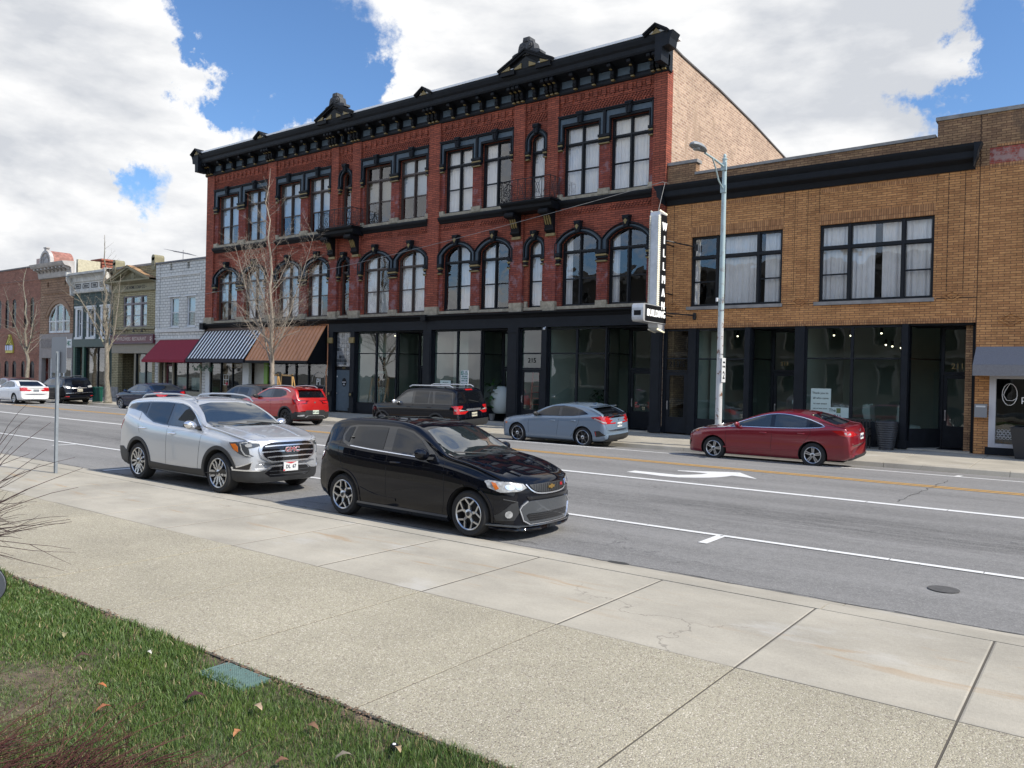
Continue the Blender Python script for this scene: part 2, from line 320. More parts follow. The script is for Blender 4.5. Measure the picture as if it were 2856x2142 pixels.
# ================================================================ ground, road, pavements
def ground_mat(name, kind):
 m = bpy.data.materials.new(name); m.use_nodes = True; t = NT(m.node_tree); b = t.n['Principled BSDF']
 P = t.obj(); ox, oy, oz = t.sep(P)
 if kind == 'asphalt':
  fine = t.noise(P, 95.0, 4, 0.8); mid = t.noise(P, 9.0, 6, 0.65); big = t.noise(t.vmath('MULTIPLY', P, (0.16, 1.3, 1.0)), 1.0, 6, 0.6)
  f = t.math('ADD', t.ramp(fine, 0.30, 0.70, 0.62, 1.32, False), t.ramp(mid, 0.35, 0.65, -0.10, 0.10, False))
  f = t.math('ADD', f, t.ramp(big, 0.35, 0.65, -0.16, 0.14, False))
  wear = t.ramp(t.math('ABSOLUTE', t.math('SUBTRACT', oy, 13.1)), 0.3, 1.9, 0.24, 0.0)
  wear = t.math('MULTIPLY', wear, t.ramp(t.noise(t.vmath('MULTIPLY', P, (0.5, 5.0, 1.0)), 1.5, 5, 0.6), 0.35, 0.6, 0.2, 1.3))
  f = t.math('SUBTRACT', f, wear)
  col = t.vmath('SCALE', (0.188, 0.184, 0.176), scale=f)
  vo = t.node('ShaderNodeTexVoronoi'); t.put(vo.inputs['Vector'], P); vo.inputs['Scale'].default_value = 75.0
  stone = t.ramp(t.sep(vo.outputs['Color'])[0], 0.72, 0.95); col = t.mix(t.math('MULTIPLY', stone, 0.42), col, (0.33, 0.32, 0.30))
  spot = t.ramp(t.noise(t.vmath('MULTIPLY', P, (1.0, 1.6, 1.0)), 1.6, 4, 0.55), 0.68, 0.76)
  park = t.ramp(oy, 10.2, 10.9, 1.0, 0.15)
  col = t.mix(t.math('MULTIPLY', t.math('MULTIPLY', spot, park), 0.55), col, (0.075, 0.075, 0.075))
  # hairline cracks
  cr = t.node('ShaderNodeTexVoronoi', feature='DISTANCE_TO_EDGE'); t.put(cr.inputs['Vector'], t.vmath('ADD', t.vmath('MULTIPLY', P, (0.35, 0.9, 1.0)), t.vmath('SCALE', t.noise(P, 1.7, 5, 0.6, out=1), scale=0.9))); cr.inputs['Scale'].default_value = 0.55
  crk = t.math('MULTIPLY', t.ramp(cr.outputs['Distance'], 0.002, 0.007, 1.0, 0.0), t.ramp(t.noise(P, 0.35, 3, 0.5), 0.50, 0.60))
  col = t.mix(t.math('MULTIPLY', crk, 0.6), col, (0.05, 0.05, 0.05))
  t.put(b.inputs['Base Color'], col); b.inputs['Roughness'].default_value = 0.88
  t.put(b.inputs['Normal'], t.bump(fine, 0.7, 0.006))
 elif kind == 'aggregate':
  vo = t.node('ShaderNodeTexVoronoi'); t.put(vo.inputs['Vector'], P); vo.inputs['Scale'].default_value = 105.0
  r, g, bb = t.sep(vo.outputs['Color'])
  col = t.mix(t.ramp(r, 0.0, 1.0), (0.385, 0.348, 0.250), (0.315, 0.285, 0.205))
  col = t.mix(t.ramp(g, 0.84, 0.93), col, (0.54, 0.49, 0.39))
  col = t.mix(t.ramp(bb, 0.86, 0.94), col, (0.20, 0.165, 0.125))
  edge = t.ramp(vo.outputs['Distance'], 0.42, 0.75); col = t.mix(t.math('MULTIPLY', edge, 0.5), col, (0.25, 0.23, 0.19))
  big = t.ramp(t.noise(P, 0.8, 6, 0.6), 0.3, 0.7, 0.88, 1.12, False); col = t.vmath('SCALE', col, scale=big)
  dk = t.ramp(t.noise(P, 5.0, 5, 0.7), 0.70, 0.80); col = t.mix(t.math('MULTIPLY', dk, .35), col, (0.20, .15, .10))
  t.put(b.inputs['Base Color'], col); b.inputs['Roughness'].default_value = 0.85
  t.put(b.inputs['Normal'], t.bump(t.math('MULTIPLY', vo.outputs['Distance'], -1.0), 0.6, 0.007))
 elif kind == 'broom':
  big = t.noise(t.vmath('MULTIPLY', P, (0.7, 1.0, 1.0)), 1.1, 8, 0.62); fine = t.noise(t.vmath('MULTIPLY', P, (1.0, 0.25, 1.0)), 120.0, 3, 0.7)
  sp = t.noise(P, 34.0, 4, 0.75)
  f = t.math('ADD', t.ramp(big, 0.3, 0.7, 0.78, 1.18, False), t.ramp(fine, 0.3, 0.7, -0.06, 0.06, False)); f = t.math('ADD', f, t.ramp(sp, 0.3, 0.7, -.07, .07, False))
  col = t.vmath('SCALE', (0.36, 0.33, 0.268), scale=f)
  rust = t.math('MULTIPLY', t.ramp(t.noise(t.vmath('MULTIPLY', P, (0.5, 3.4, 1.0)), 1.5, 7, 0.68, 0.6), 0.55, 0.68), t.ramp(t.math('ABSOLUTE', t.math('SUBTRACT', oy, 6.55)), 0.15, 0.75, 1.0, 0.05))
  col = t.mix(t.math('MULTIPLY', rust, 0.55), col, (0.33, 0.21, 0.10))
  pale = t.ramp(t.noise(t.vmath('MULTIPLY', P, (0.8, 1.5, 1.0)), 1.0, 7, 0.6), 0.56, 0.72); col = t.mix(t.math('MULTIPLY', pale, 0.45), col, (0.50, 0.485, 0.45))
  crk = t.node('ShaderNodeTexVoronoi', feature='DISTANCE_TO_EDGE'); t.put(crk.inputs['Vector'], t.vmath('ADD', P, t.vmath('SCALE', t.noise(P, 2.2, 5, 0.6, out=1), scale=0.7))); crk.inputs['Scale'].default_value = 0.36
  ck = t.math('MULTIPLY', t.ramp(crk.outputs['Distance'], 0.001, 0.004, 1.0, 0.0), t.ramp(t.noise(P, 0.4, 2, 0.5), 0.56, 0.60))
  col = t.mix(t.math('MULTIPLY', ck, 0.45), col, (0.08, 0.07, 0.06))
  t.put(b.inputs['Base Color'], col); b.inputs['Roughness'].default_value = 0.85
  t.put(b.inputs['Normal'], t.bump(t.math('ADD', fine, t.math('MULTIPLY', sp, 1.5)), 0.35, 0.004))
 elif kind == 'soil':
  a = t.noise(P, 14.0, 6, 0.7); g2 = t.noise(P, 2.2, 5, 0.6)
  col = t.mix(t.ramp(a, 0.35, 0.65), (0.07, 0.05, 0.035), (0.16, 0.12, 0.075)); col = t.mix(t.math('MULTIPLY', t.ramp(g2, 0.45, 0.6), 0.6), col, (0.045, 0.07, 0.02))
  t.put(b.inputs['Base Color'], col); b.inputs['Roughness'].default_value = 0.95; t.put(b.inputs['Normal'], t.bump(a, 0.8, 0.02))
 elif kind == 'mark' or kind == 'yellow':
  base = (0.66, 0.66, 0.64) if kind == 'mark' else (0.56, 0.30, 0.045)
  wv = t.noise(P, 26.0, 6, 0.75); crack = t.ramp(t.noise(t.vmath('MULTIPLY', P, (6.0, 1.0, 1.0)), 2.0, 5, 0.7), 0.66, 0.70)
  col = t.mix(t.math('MULTIPLY', t.ramp(wv, 0.56, 0.68), 0.75 if kind == 'mark' else .85), base, (0.20, 0.20, 0.20)); col = t.mix(crack, col, (0.14, 0.14, 0.14))
  t.put(b.inputs['Base Color'], col); b.inputs['Roughness'].default_value = 0.7
 return m
G = {k: ground_mat('ground_' + k, k) for k in ('asphalt', 'aggregate', 'broom', 'soil', 'mark', 'yellow')}
X0, X1 = -420.0, 90.0
b = MB(); b.quad((-1500, -1500, -.45), (1500, -1500, -.45), (1500, 1500, -.45), (-1500, 1500, -.45))
tag(b.build('ground', pmat('far_ground', (.12, .12, .10), .95, var=.3, vscale=.02)), kind='structure')
b = MB()
ys = [(8.33, -.005), (22.34, 0.0), (24.42, -.11)]
for (ya, za), (yb, zb) in zip(ys, ys[1:]):
 b.quad((X0, ya, za), (X1, ya, za), (X1, yb, zb), (X0, yb, zb))
tag(b.build('road', G['asphalt']), kind='structure')
# near kerb and gutter, cast in lengths
random.seed(4)
b = MB(); x = -60.0; joints = []
while x < 9:
 L = 3.05; prof = [(7.46, .150), (7.60, .150), (7.74, .138), (7.90, .075), (8.02, .030), (8.34 , .006), (8.34, -.2), (7.46, -.2)]
 b.prism(prof, x + .006, x + L - .006, 'x'); x += L
tag(b.build('kerb', G['broom'], sharp=30), kind='structure')
b = MB(); x = X0
while x < X1:
 L = 3.05 if x > -75 else 40
 b.prism([(24.40, -.13), (24.42, -.115), (24.47, .015), (24.50, .035), (24.56, .042), (24.66, .042), (24.66, -.3), (24.40, -.3)], x + .006, x + L - .006, 'x'); x += L
tag(b.build('far_kerb', G['broom'], sharp=30), kind='structure')
# a thin bed under the slabs so the joints read dark
jm = pmat('joint_dirt', (.085, .075, .06), .95)
b = MB(); b.box(X0, X1, 3.30, 7.455, -.1, .1455); b.box(X0, X1, 7.44, 8.3, -.3, -.02)
tag(b.build('pavement_bed', jm), kind='structure')
def slabs(x0, xs, y0, y1, z0f, mb, gap=.008, bev=.006, jag=0):
 for xa, xb in zip(xs, xs[1:]):
  g = gap / 2
  A = [(xa + g, y0 + g), (xb - g, y0 + g), (xb - g, y1 - g), (xa + g, y1 - g)]
  B_ = [(xa + g + bev, y0 + g + bev), (xb - g - bev, y0 + g + bev), (xb - g - bev, y1 - g - bev), (xa + g + bev, y1 - g - bev)]
  dz = random.uniform(-.002, .002)
  vs = [(u, v, z0f(v) - .03) for u, v in A] + [(u, v, z0f(v) - .004 + dz) for u, v in A] + [(u, v, z0f(v) + dz) for u, v in B_]
  fs = [(i, (i + 1) % 4, 4 + (i + 1) % 4, 4 + i) for i in range(4)] + [(4 + i, 4 + (i + 1) % 4, 8 + (i + 1) % 4, 8 + i) for i in range(4)] + [(8, 9, 10, 11)]
  mb.add(vs, fs)
jx = [-.70 + 1.5 * k for k in range(8, 0, -1)][::-1]
jx = [-.70, -2.09, -3.61, -5.13, -6.62]
while jx[-1] > -90: jx.append(jx[-1] - 1.51)
jx = sorted(jx); jx += [.80, 2.3, 3.8, 5.3, 6.8, 8.3]
b = MB(); slabs(0, jx, 3.31, 5.51, lambda v: .15, b, .014, .0015)
tag(b.build('pavement', G['aggregate']), kind='structure')
b = MB(); bj = sorted([x for i, x in enumerate(jx)]); slabs(0, bj, 5.51, 7.46, lambda v: .15, b, .016, .012)
tag(b.build('pavement_strip', G['broom']), kind='structure')
# far pavement
b = MB(); fx = [-100 + 1.83 * k for k in range(61)]
slabs(0, fx, 24.66, 26.5, lambda v: .04 + (v - 24.6) * .0225, b, .014, .01); slabs(0, [x + .0 for x in fx], 26.5, 30.6, lambda v: .04 + (min(v, 29) - 24.6) * .0225, b, .014, .01)
b.quad((X0, 24.6, .03), (-100, 24.6, .03), (-100, 30, .14), (X0, 30, .14))
tag(b.build('far_pavement', G['broom']), kind='structure')
b = MB(); b.box(X0, X1, 24.62, 30.5, -.3, .0)
tag(b.build('far_pavement_bed', jm), kind='structure')
# painted markings, each a sheet 4 mm above the road
def strip(mb, y, w, xa, xb, z=.0045, breaks=0.0):
 x = xa
 while x < xb:
  L = random.uniform(.5, 1.6) if breaks else xb - xa
  e = min(x + L, xb); s1 = random.uniform(-.02, .02) if breaks else 0
  mb.quad((x, y - w / 2, z), (e - breaks + s1, y - w / 2, z), (e - breaks, y + w / 2, z), (x, y + w / 2, z)); x = e
b = MB(); strip(b, 16.02, .19, X0, -9.9); strip(b, 16.02, .19, -9.9, 60, breaks=.012); strip(b, 10.89, .115, X0, -7.0)
strip(b, 10.89, .115, -7.0, 40, breaks=.014); strip(b, 22.30, .11, -90, 60)
for xq in (-4.37, 2.2, -10.95, -17.2, -23.6): b.quad((xq - .06, 10.2, .0045), (xq + .07, 10.2, .0045), (xq + .07, 10.83, .0045), (xq - .06, 10.83, .0045))
b.quad((-17.2, 8.45, .0045), (-17.07, 8.45, .0045), (-17.07, 10.2, .0045), (-17.2, 10.2, .0045))
b.quad((-3.05, 22.36, .0042), (-2.92, 22.36, .0042), (-2.92, 23.0, -.030), (-3.05, 23.0, -.030))
arrow = [(-9.18, 16.89), (-9.17, 17.29), (-8.52, 17.28), (-8.06, 17.27), (-7.84, 17.52), (-7.7, 17.81), (-7.66, 18.13), (-8.41, 18.07), (-8.46, 18.17), (-8.02, 18.38), (-7.44, 18.79), (-7.17, 18.91), (-6.39, 17.93), (-6.71, 18.07), (-7.06, 18.13), (-7.09, 17.85), (-7.18, 17.54), (-7.31, 17.3), (-7.55, 17.04), (-7.81, 16.83), (-8.19, 16.78), (-8.69, 16.87)]
b.add([(x, y, .0045) for x, y in arrow], [tuple(range(len(arrow)))])
for k in range(4): b.quad((-62.5 + k * .0, 17.3 + k * 0.75, .0045), (-50.5, 17.3 + k * .75, .0045), (-50.5, 17.55 + k * .75, .0045), (-62.5, 17.55 + k * .75, .0045))
tag(b.build('road_markings', G['mark']), kind='structure')
b = MB(); strip(b, 19.50, .11, -34, 60); strip(b, 19.74, .11, -34, 60)
strip(b, 19.50, .11, X0, -34.0); strip(b, 19.74, .11, X0, -34.0)
tag(b.build('yellow_road_lines', G['yellow']), kind='structure')
# cracks and broken edge between gutter and asphalt
random.seed(11); b = MB()
def crack(pts, w, z=.005):
 for (x0_, y0_), (x1_, y1_) in zip(pts, pts[1:]):
  d = Vector((x1_ - x0_, y1_ - y0_)); L = d.length
  if L < 1e-6: continue
  nrm = Vector((-d.y, d.x)) / L * w * random.uniform(.3, 1.0)
  b.add([(x0_ - nrm.x, y0_ - nrm.y, z), (x1_ - nrm.x, y1_ - nrm.y, z), (x1_ + nrm.x, y1_ + nrm.y, z), (x0_ + nrm.x, y0_ + nrm.y, z)], [(0, 1, 2, 3)])
yy = 8.36; pts = []
x = -40.0
while x < 6:
 pts.append((x, yy + random.uniform(-.02, .03))); x += random.uniform(.06, .22)
crack(pts, .018, .008)
for s0, s1, n in (((-11.6, 8.6), (-9.6, 9.0), 24), ((-7.2, 8.5), (-6.0, 8.62), 14), ((-13.6, 8.7), (-12.2, 9.1), 14), ((-3.0, 21.2), (-3.2, 16.5), 30)):
 p = []
 for k in range(n + 1):
  f = k / n; p.append((s0[0] + (s1[0] - s0[0]) * f + random.uniform(-.05, .05), s0[1] + (s1[1] - s0[1]) * f + random.uniform(-.05, .05)))
 crack(p, .010, .006)
# pothole at the gutter edge
hp = [(-4.62 + math.cos(a) * .16 * random.uniform(.7, 1.2), 8.36 + math.sin(a) * .07 * random.uniform(.7, 1.2), .009) for a in [i * .628 for i in range(10)]]
b.add(hp, [tuple(range(10))])
tag(b.build('road_cracks', pmat('crack_dark', (.035, .035, .033), .95)), kind='structure')
b = MB(); b.lathe([(.155, .002), (.155, .006), (.0001, .006)], (-1.39, 9.69, 0), 28);
o = b.build('valve_cover', pmat('tarred_iron', (.075, .073, .07), .8, var=.3, vscale=20), loc=(-1.39, 9.69, 0), smooth=False)
tag(o, 'small dark round valve cover set in the asphalt of the parking lane', 'valve cover')
b = MB(); b.lathe([(.33, .002), (.33, .007), (.0001, .007)], (-24.0, 14.5, 0), 28)
o = b.build('manhole_cover', pmat('iron_cover', (.06, .06, .058), .7, var=.3, vscale=20), loc=(-24, 14.5, 0)); tag(o, 'dark round manhole cover in the road left of the silver car', 'manhole cover')
# ================================================================ lawn
b = MB()
nx, ny = 46, 22; vs = []
for j in range(ny + 1):
 for i in range(nx + 1):
  x = -24 + 26.5 * i / nx; y = -7 + 10.28 * j / ny
  z = .145 + (.012 if j < ny else 0) * math.sin(x * 3.1 + y * 2.3) + (.02 if j < ny - 1 else 0)
  vs.append((x, y, z))
fs = [(j * (nx + 1) + i, j * (nx + 1) + i + 1, (j + 1) * (nx + 1) + i + 1, (j + 1) * (nx + 1) + i) for j in range(ny) for i in range(nx)]
b.add(vs, fs); tag(b.build('lawn_soil', G['soil'], smooth=True), kind='structure')
gm = bpy.data.materials.new('grass_blade'); gm.use_nodes = True; t = NT(gm.node_tree); bs = t.n['Principled BSDF']
at = t.node('ShaderNodeAttribute', attribute_name='blade').outputs['Fac']
pch = t.noise(t.obj(), 1.6, 5, 0.6)
gcol = t.mix(at, (.042, .086, .017), (.108, .172, .036)); gcol = t.mix(t.ramp(pch, .50, .68), gcol, (.085, .14, .022)); gcol = t.mix(t.ramp(at, .93, .97), gcol, (.34, .27, .14))
t.put(bs.inputs['Base Color'], gcol); bs.inputs['Roughness'].default_value = 0.55
rng = np.random.default_rng(5); NB = 300000
px = rng.uniform(-11.5, -1.0, NB); py = rng.uniform(.6, 3.30, NB)
# keep what the lawn shows; thin patches near the edge and worn spots
sel = (np.abs(px) * .55 < py + 2.9); px, py = px[sel], py[sel]
thin = np.sin(px * 2.7 + 1.3) * np.sin(py * 3.9 + px * 1.7) + .6 * np.sin(px * 7.3 + py * 5.1)
keep = rng.uniform(0, 1, len(px)) < np.clip(1.12 + .50 * thin, .25, 1) * np.clip((3.325 + .05 * np.sin(px * 4.1) + .03 * np.sin(px * 13) - py) / .16, 0, 1)
boxm = (np.abs(px + 4.60) < .25) & (np.abs(py - 3.19) < .09)
px, py = px[keep & ~boxm], py[keep & ~boxm]; n = len(px)
dist = np.hypot(px, py)
h = rng.uniform(.022, .058, n) * (1 + .35 * np.sin(px * 1.9) * np.sin(py * 2.3)); wd = rng.uniform(.0014, .0026, n) * np.clip(dist / 4.2, 1, 2)
ang = rng.uniform(0, 2 * np.pi, n); ln = rng.uniform(.1, .8, n) * h; la = rng.uniform(0, 2 * np.pi, n)
z0 = .148
V = np.zeros((n, 5, 3))
V[:, 0] = np.stack([px - np.cos(ang) * wd, py - np.sin(ang) * wd, np.full(n, z0)], 1)
V[:, 1] = np.stack([px + np.cos(ang) * wd, py + np.sin(ang) * wd, np.full(n, z0)], 1)
V[:, 2] = np.stack([px - np.cos(ang) * wd * .7 + np.cos(la) * ln * .35, py - np.sin(ang) * wd * .7 + np.sin(la) * ln * .35, z0 + h * .6], 1)
V[:, 3] = np.stack([px + np.cos(ang) * wd * .7 + np.cos(la) * ln * .35, py + np.sin(ang) * wd * .7 + np.sin(la) * ln * .35, z0 + h * .6], 1)
V[:, 4] = np.stack([px + np.cos(la) * ln, py + np.sin(la) * ln, z0 + h], 1)
me = bpy.data.meshes.new('grass'); me.vertices.add(n * 5); me.vertices.foreach_set('co', V.reshape(-1))
base = np.arange(n) * 5
loops = np.concatenate([np.stack([base, base + 1, base + 3, base + 2], 1), np.stack([base + 2, base + 3, base + 4, base + 4], 1)[:, :3]], 1)
me.loops.add(n * 7); me.loops.foreach_set('vertex_index', loops.reshape(-1).astype(np.int32))
me.polygons.add(n * 2); st = np.stack([np.arange(n) * 7, np.arange(n) * 7 + 4], 1).reshape(-1); me.polygons.foreach_set('loop_start', st.astype(np.int32))
me.update(calc_edges=True)
a = me.attributes.new('blade', 'FLOAT', 'POINT'); a.data.foreach_set('value', np.repeat(rng.uniform(0, 1, n), 5).astype(np.float32))
me.materials.append(gm); o = bpy.data.objects.new('grass', me); COL.objects.link(o); tag(o, 'short green spring grass of the lawn beside the pavement', 'grass', kind='stuff')
# leaf litter and bark crumbs along the lawn edge
random.seed(9)
lm = pmat('dry_leaf', (.20, .10, .045), .8, var=.5, vscale=9)
b = MB()
for k in range(1500):
 x = random.uniform(-9.3, -2.2); y = 3.30 - abs(random.gauss(0, .05)) + random.uniform(-.015, .035); s = random.uniform(.004, .015); a = random.uniform(0, 6.28); z = .155 + random.uniform(0, .012)
 b.add([(x + math.cos(a) * s, y + math.sin(a) * s, z), (x - math.sin(a) * s * .5, y + math.cos(a) * s * .5, z + .006), (x - math.cos(a) * s, y - math.sin(a) * s, z), (x + math.sin(a) * s * .5, y - math.cos(a) * s * .5, z - .002)], [(0, 1, 2, 3)])
tag(b.build('leaf_litter', pmat('bark_crumbs', (.15, .10, .065), .9, var=.5, vscale=14)), 'brown crumbs of bark and dead leaf along the lawn edge', 'leaf litter', kind='stuff')
leafs = [(-5.55, 2.62, .05, 'curled dark brown leaf'), (-3.95, 2.87, .045, 'folded pale tan leaf'), (-4.35, 2.72, .06, 'large dark maroon leaf'), (-4.95, 2.45, .04, 'small orange leaf'), (-3.5, 2.9, .045, 'bent brown leaf'), (-3.1, 2.78, .05, 'grey brown crumpled leaf'), (-5.3, 2.95, .03, 'tiny white scrap like leaf'), (-3.75, 2.6, .04, 'light orange leaf'), (-2.95, 3.02, .035, 'narrow tan leaf'), (-6.1, 2.75, .045, 'pale green brown leaf'), (-4.6, 2.3, .05, 'broad rust coloured leaf'), (-3.3, 2.55, .04, 'split brown leaf')]
wh = ['beside the valve box', 'near the pavement edge', 'below the green valve box lid', 'deep in the grass on the left', 'beside a worn patch', 'near the bottom of the lawn', 'by the dead grass tuft', 'in the middle of the lawn', 'close to the sprinkler head', 'in the upper part of the lawn', 'near the red twigs', 'at the lower edge of the lawn']
lc = [(.06, .03, .022), (.36, .26, .17), (.05, .015, .018), (.36, .12, .04), (.17, .09, .05), (.15, .13, .10), (.5, .48, .42), (.34, .15, .06), (.33, .24, .14), (.22, .20, .10), (.25, .09, .04), (.14, .07, .04)]
for (x, y, s, nm), wr, c in zip(leafs, wh, lc):
 b = MB(); a = random.uniform(0, 6.28); vs = []; z = .20
 n_ = 7
 for i in range(n_):
  tt = i / (n_ - 1); wdt = math.sin(math.pi * tt) * .45 * s * (1.2 if i % 2 else .8); cx_ = (tt - .5) * 2 * s; hz = z + .4 * s * (1 - (2 * tt - 1) ** 2)
  for sgn, up in ((-1, .35), (0, 0), (1, .5)):
   u, v = cx_, sgn * wdt; vs.append((x + u * math.cos(a) - v * math.sin(a), y + u * math.sin(a) + v * math.cos(a), hz + up * abs(v)))
 b.add(vs, [(i * 3 + j, i * 3 + j + 1, i * 3 + j + 4, i * 3 + j + 3) for i in range(n_ - 1) for j in range(2)])
 o = b.build('fallen_leaf', pmat('leaf', c, .8, var=.3, vscale=40), loc=(x, y, z)); tag(o, nm + ' lying ' + wr, 'leaf', 'fallen leaves on the lawn')
# ================================================================ shared building pieces
def arch(x0, x1, zs, rise, n=12):        # from right spring to left spring, over the top
 if rise <= 0: return [(x1, zs), (x0, zs)]
 hw = (x1 - x0) / 2; R = (hw * hw + rise * rise) / (2 * rise); cx = (x0 + x1) / 2; cz = zs + rise - R
 a0 = math.asin(min(1, hw / R));
 if rise > hw: a0 = math.pi - a0
 return [(cx + R * math.sin(a0 - 2 * a0 * i / n), cz + R * math.cos(a0 - 2 * a0 * i / n)) for i in range(n + 1)]
def opening(x0, x1, z0, zs, rise=0.0, n=12): return [(x0, z0), (x1, z0)] + arch(x0, x1, zs, rise, n)
def arch_z(x, x0, x1, zs, rise):
 if rise <= 0: return zs
 hw = (x1 - x0) / 2; R = (hw * hw + rise * rise) / (2 * rise); cx = (x0 + x1) / 2; cz = zs + rise - R
 return cz + math.sqrt(max(0, R * R - (x - cx) ** 2))
def cloth(mb, x0, x1, z0, z1, y, amp=.035, per=.13, seed=0, sw=0.0, nz=4):
 r = random.Random(seed); n = max(6, int((x1 - x0) / .018)); ph = r.uniform(0, 6); vs = []
 for j in range(nz + 1):
  f = j / nz; z = z0 + (z1 - z0) * f
  for i in range(n + 1):
   u = i / n; x = x0 + (x1 - x0) * u * (1 - sw * (1 - f))
   a = amp * (.5 + .5 * (1 - f)) * (math.sin(2 * math.pi * (x / per) + ph) + .5 * math.sin(2 * math.pi * x / per * .43 + ph * 2) + .25 * math.sin(x / per * 17))
   vs.append((x, y + a, z))
 mb.add(vs, [(j * (n + 1) + i, j * (n + 1) + i + 1, (j + 1) * (n + 1) + i + 1, (j + 1) * (n + 1) + i) for j in range(nz) for i in range(n)])
def sash_window(par, x0, x1, z0, zs, rise, cols, zt, y, frame, glassm, dress='dark', seed=0, rail=True, fw=.07, mull=.10, name='window', zr=None):
 """a window set in its opening: frame with mullions, transom and meeting rails; glass and curtains are its parts"""
 cxs = [x0 + fw] + [v for c in range(1, cols) for v in (x0 + (x1 - x0) * c / cols - mull / 2, x0 + (x1 - x0) * c / cols + mull / 2)] + [x1 - fw]
 holes = []
 for c in range(cols):
  a, b_ = cxs[2 * c], cxs[2 * c + 1]
  if zt:
   holes.append([(a, z0 + fw), (b_, z0 + fw), (b_, zt - .05), (a, zt - .05)])
   top = [(b_ + (a - b_) * i / 8, arch_z(b_ + (a - b_) * i / 8, x0, x1, zs, rise) - fw) for i in range(9)]
   holes.append([(a, zt + .05), (b_, zt + .05)] + top)
  else:
   top = [(b_ + (a - b_) * i / 8, arch_z(b_ + (a - b_) * i / 8, x0, x1, zs, rise) - fw) for i in range(9)]
   holes.append([(a, z0 + fw), (b_, z0 + fw)] + top)
 f = MB(); f.holed(opening(x0, x1, z0, zs, rise), holes, y - .05, y + .05)
 # projecting mullion, transom and sash stiles give the frame depth
 for c in range(1, cols):
  xm = x0 + (x1 - x0) * c / cols; f.box(xm - mull * .3, xm + mull * .3, y - .085, y - .05, z0, arch_z(xm, x0, x1, zs, rise) - .02)
 if zt: f.box(x0 + .01, x1 - .01, y - .075, y - .052, zt - .035, zt + .045)
 lo = z0 + fw; hi = (zt - .05) if zt else zs - fw
 zr = zr or (lo + hi) / 2
 for c in range(cols):
  a, b_ = cxs[2 * c], cxs[2 * c + 1]
  if rail: f.box(a, b_, y - .03, y + .04, zr - .028, zr + .028)
  s = .03
  for (u0, u1, v0, v1) in ((a, a + s, lo, hi), (b_ - s, b_, lo, hi), (a + s, b_ - s, lo, lo + s), (a + s, b_ - s, hi - s, hi)): f.box(u0, u1, y - .03, y + .03, v0, v1)
 w_ = f.build(name, frame, par)
 g = MB(); g.add([(u, y + .012, v) for u, v in opening(x0 + .02, x1 - .02, z0 + .02, zs - (.02 if rise <= 0 else 0), max(0, rise - .02))], [tuple(range(len(opening(0, 1, 0, 1, rise))))])
 g.build('glass', glassm, w_)
 top = zs + rise - .02
 for c in range(cols):
  a, b_ = cxs[2 * c] - .02, cxs[2 * c + 1] + .02
  d = dress if isinstance(dress, str) else dress[c]
  mid = zr
  if 'C' in d:      # full curtains
   q = MB(); tz = arch_z(a + (.0 if rise <= 0 else (b_ - a) * .25), x0, x1, zs, rise) + .0; cloth(q, a - .02, b_ + .02, z0 + .03, tz, y + .16, seed=seed + c, amp=.028); q.build('curtain', M['curtain'], w_, smooth=True)
  if 'L' in d:
   q = MB(); cloth(q, a, a + (b_ - a) * .38, z0 + .03, top - .1, y + .16, seed=seed + c, per=.10); q.build('curtain', M['curtain'], w_, smooth=True)
  if 'R' in d:
   q = MB(); cloth(q, b_ - (b_ - a) * .45, b_, z0 + .03, top - .1, y + .16, seed=seed + c, per=.10); q.build('curtain', M['curtain'], w_, smooth=True)
  if 'S' in d:      # roller shade over the upper sash
   q = MB(); q.box(a, b_, y + .10, y + .105, mid + random.uniform(-.03, .05), min(top, hi + .02)); q.box(a, b_, y + .10, y + .105, (zt or hi) + .0, zs - .05) if zt else None
   q.build('shade', M['shade'], w_)
  if 'B' in d:      # slatted blind
   q = MB(); zz = z0 + .1 if seed % 2 else mid
   while zz < hi: q.box(a, b_, y + .12, y + .135, zz, zz + .035); zz += .05
   q.build('blind', M['blind'], w_)
  if 'G' in d:      # sheer grey lower curtain
   q = MB(); cloth(q, a, b_, z0 + .03, mid, y + .2, seed=seed + c, amp=.02); q.build('curtain', M['lace'], w_, smooth=True)
 return w_
def ladder_mat(): pass
# ================================================================ the three storey red brick building
YW = 29.0
RB = empty('brick_building', (-30.0, YW, .14), 'three storey red painted brick commercial block with black bracketed cornice and two iron balconies', 'building')
PIL = [(-46.02, -45.24), (-39.80, -39.02), (-34.19, -33.61), (-32.51, -31.86), (-27.0, -26.26), (-21.81, -21.2), (-19.97, -19.41), (-14.85, -14.26)]
WIN = [(-44.86, -42.75), (-42.03, -40.02), (-38.81, -36.86), (-36.19, -34.40), (-31.66, -29.66), (-29.08, -27.20), (-26.01, -24.25), (-23.71, -22.0), (-19.17, -17.38), (-16.85, -15.05)]
NAR = [(-33.40, -32.72), (-20.93, -20.18)]
BAYS = [(0, 1, [0, 1]), (1, 2, [2, 3]), (3, 4, [4, 5]), (4, 5, [6, 7]), (6, 7, [8, 9])]
XL, XR = -46.02, -14.26
Z3, Z3S, Z2, Z2S, R2 = 10.03, 13.05, 5.33, 8.02, .43
holes = []
for x0, x1 in WIN: holes.append(opening(x0, x1, Z3, Z3S)); holes.append(opening(x0, x1, Z2, Z2S, R2))
for x0, x1 in NAR: holes.append(opening(x0, x1, Z3, 12.72, .30)); holes.append(opening(x0, x1, Z2, 7.95, .36))
b = MB(); b.holed([(XL, 5.12), (XR, 5.12), (XR, 14.6), (XL, 14.6)], holes, YW, YW + .34); b.build('wall', M['red_brick'], RB)
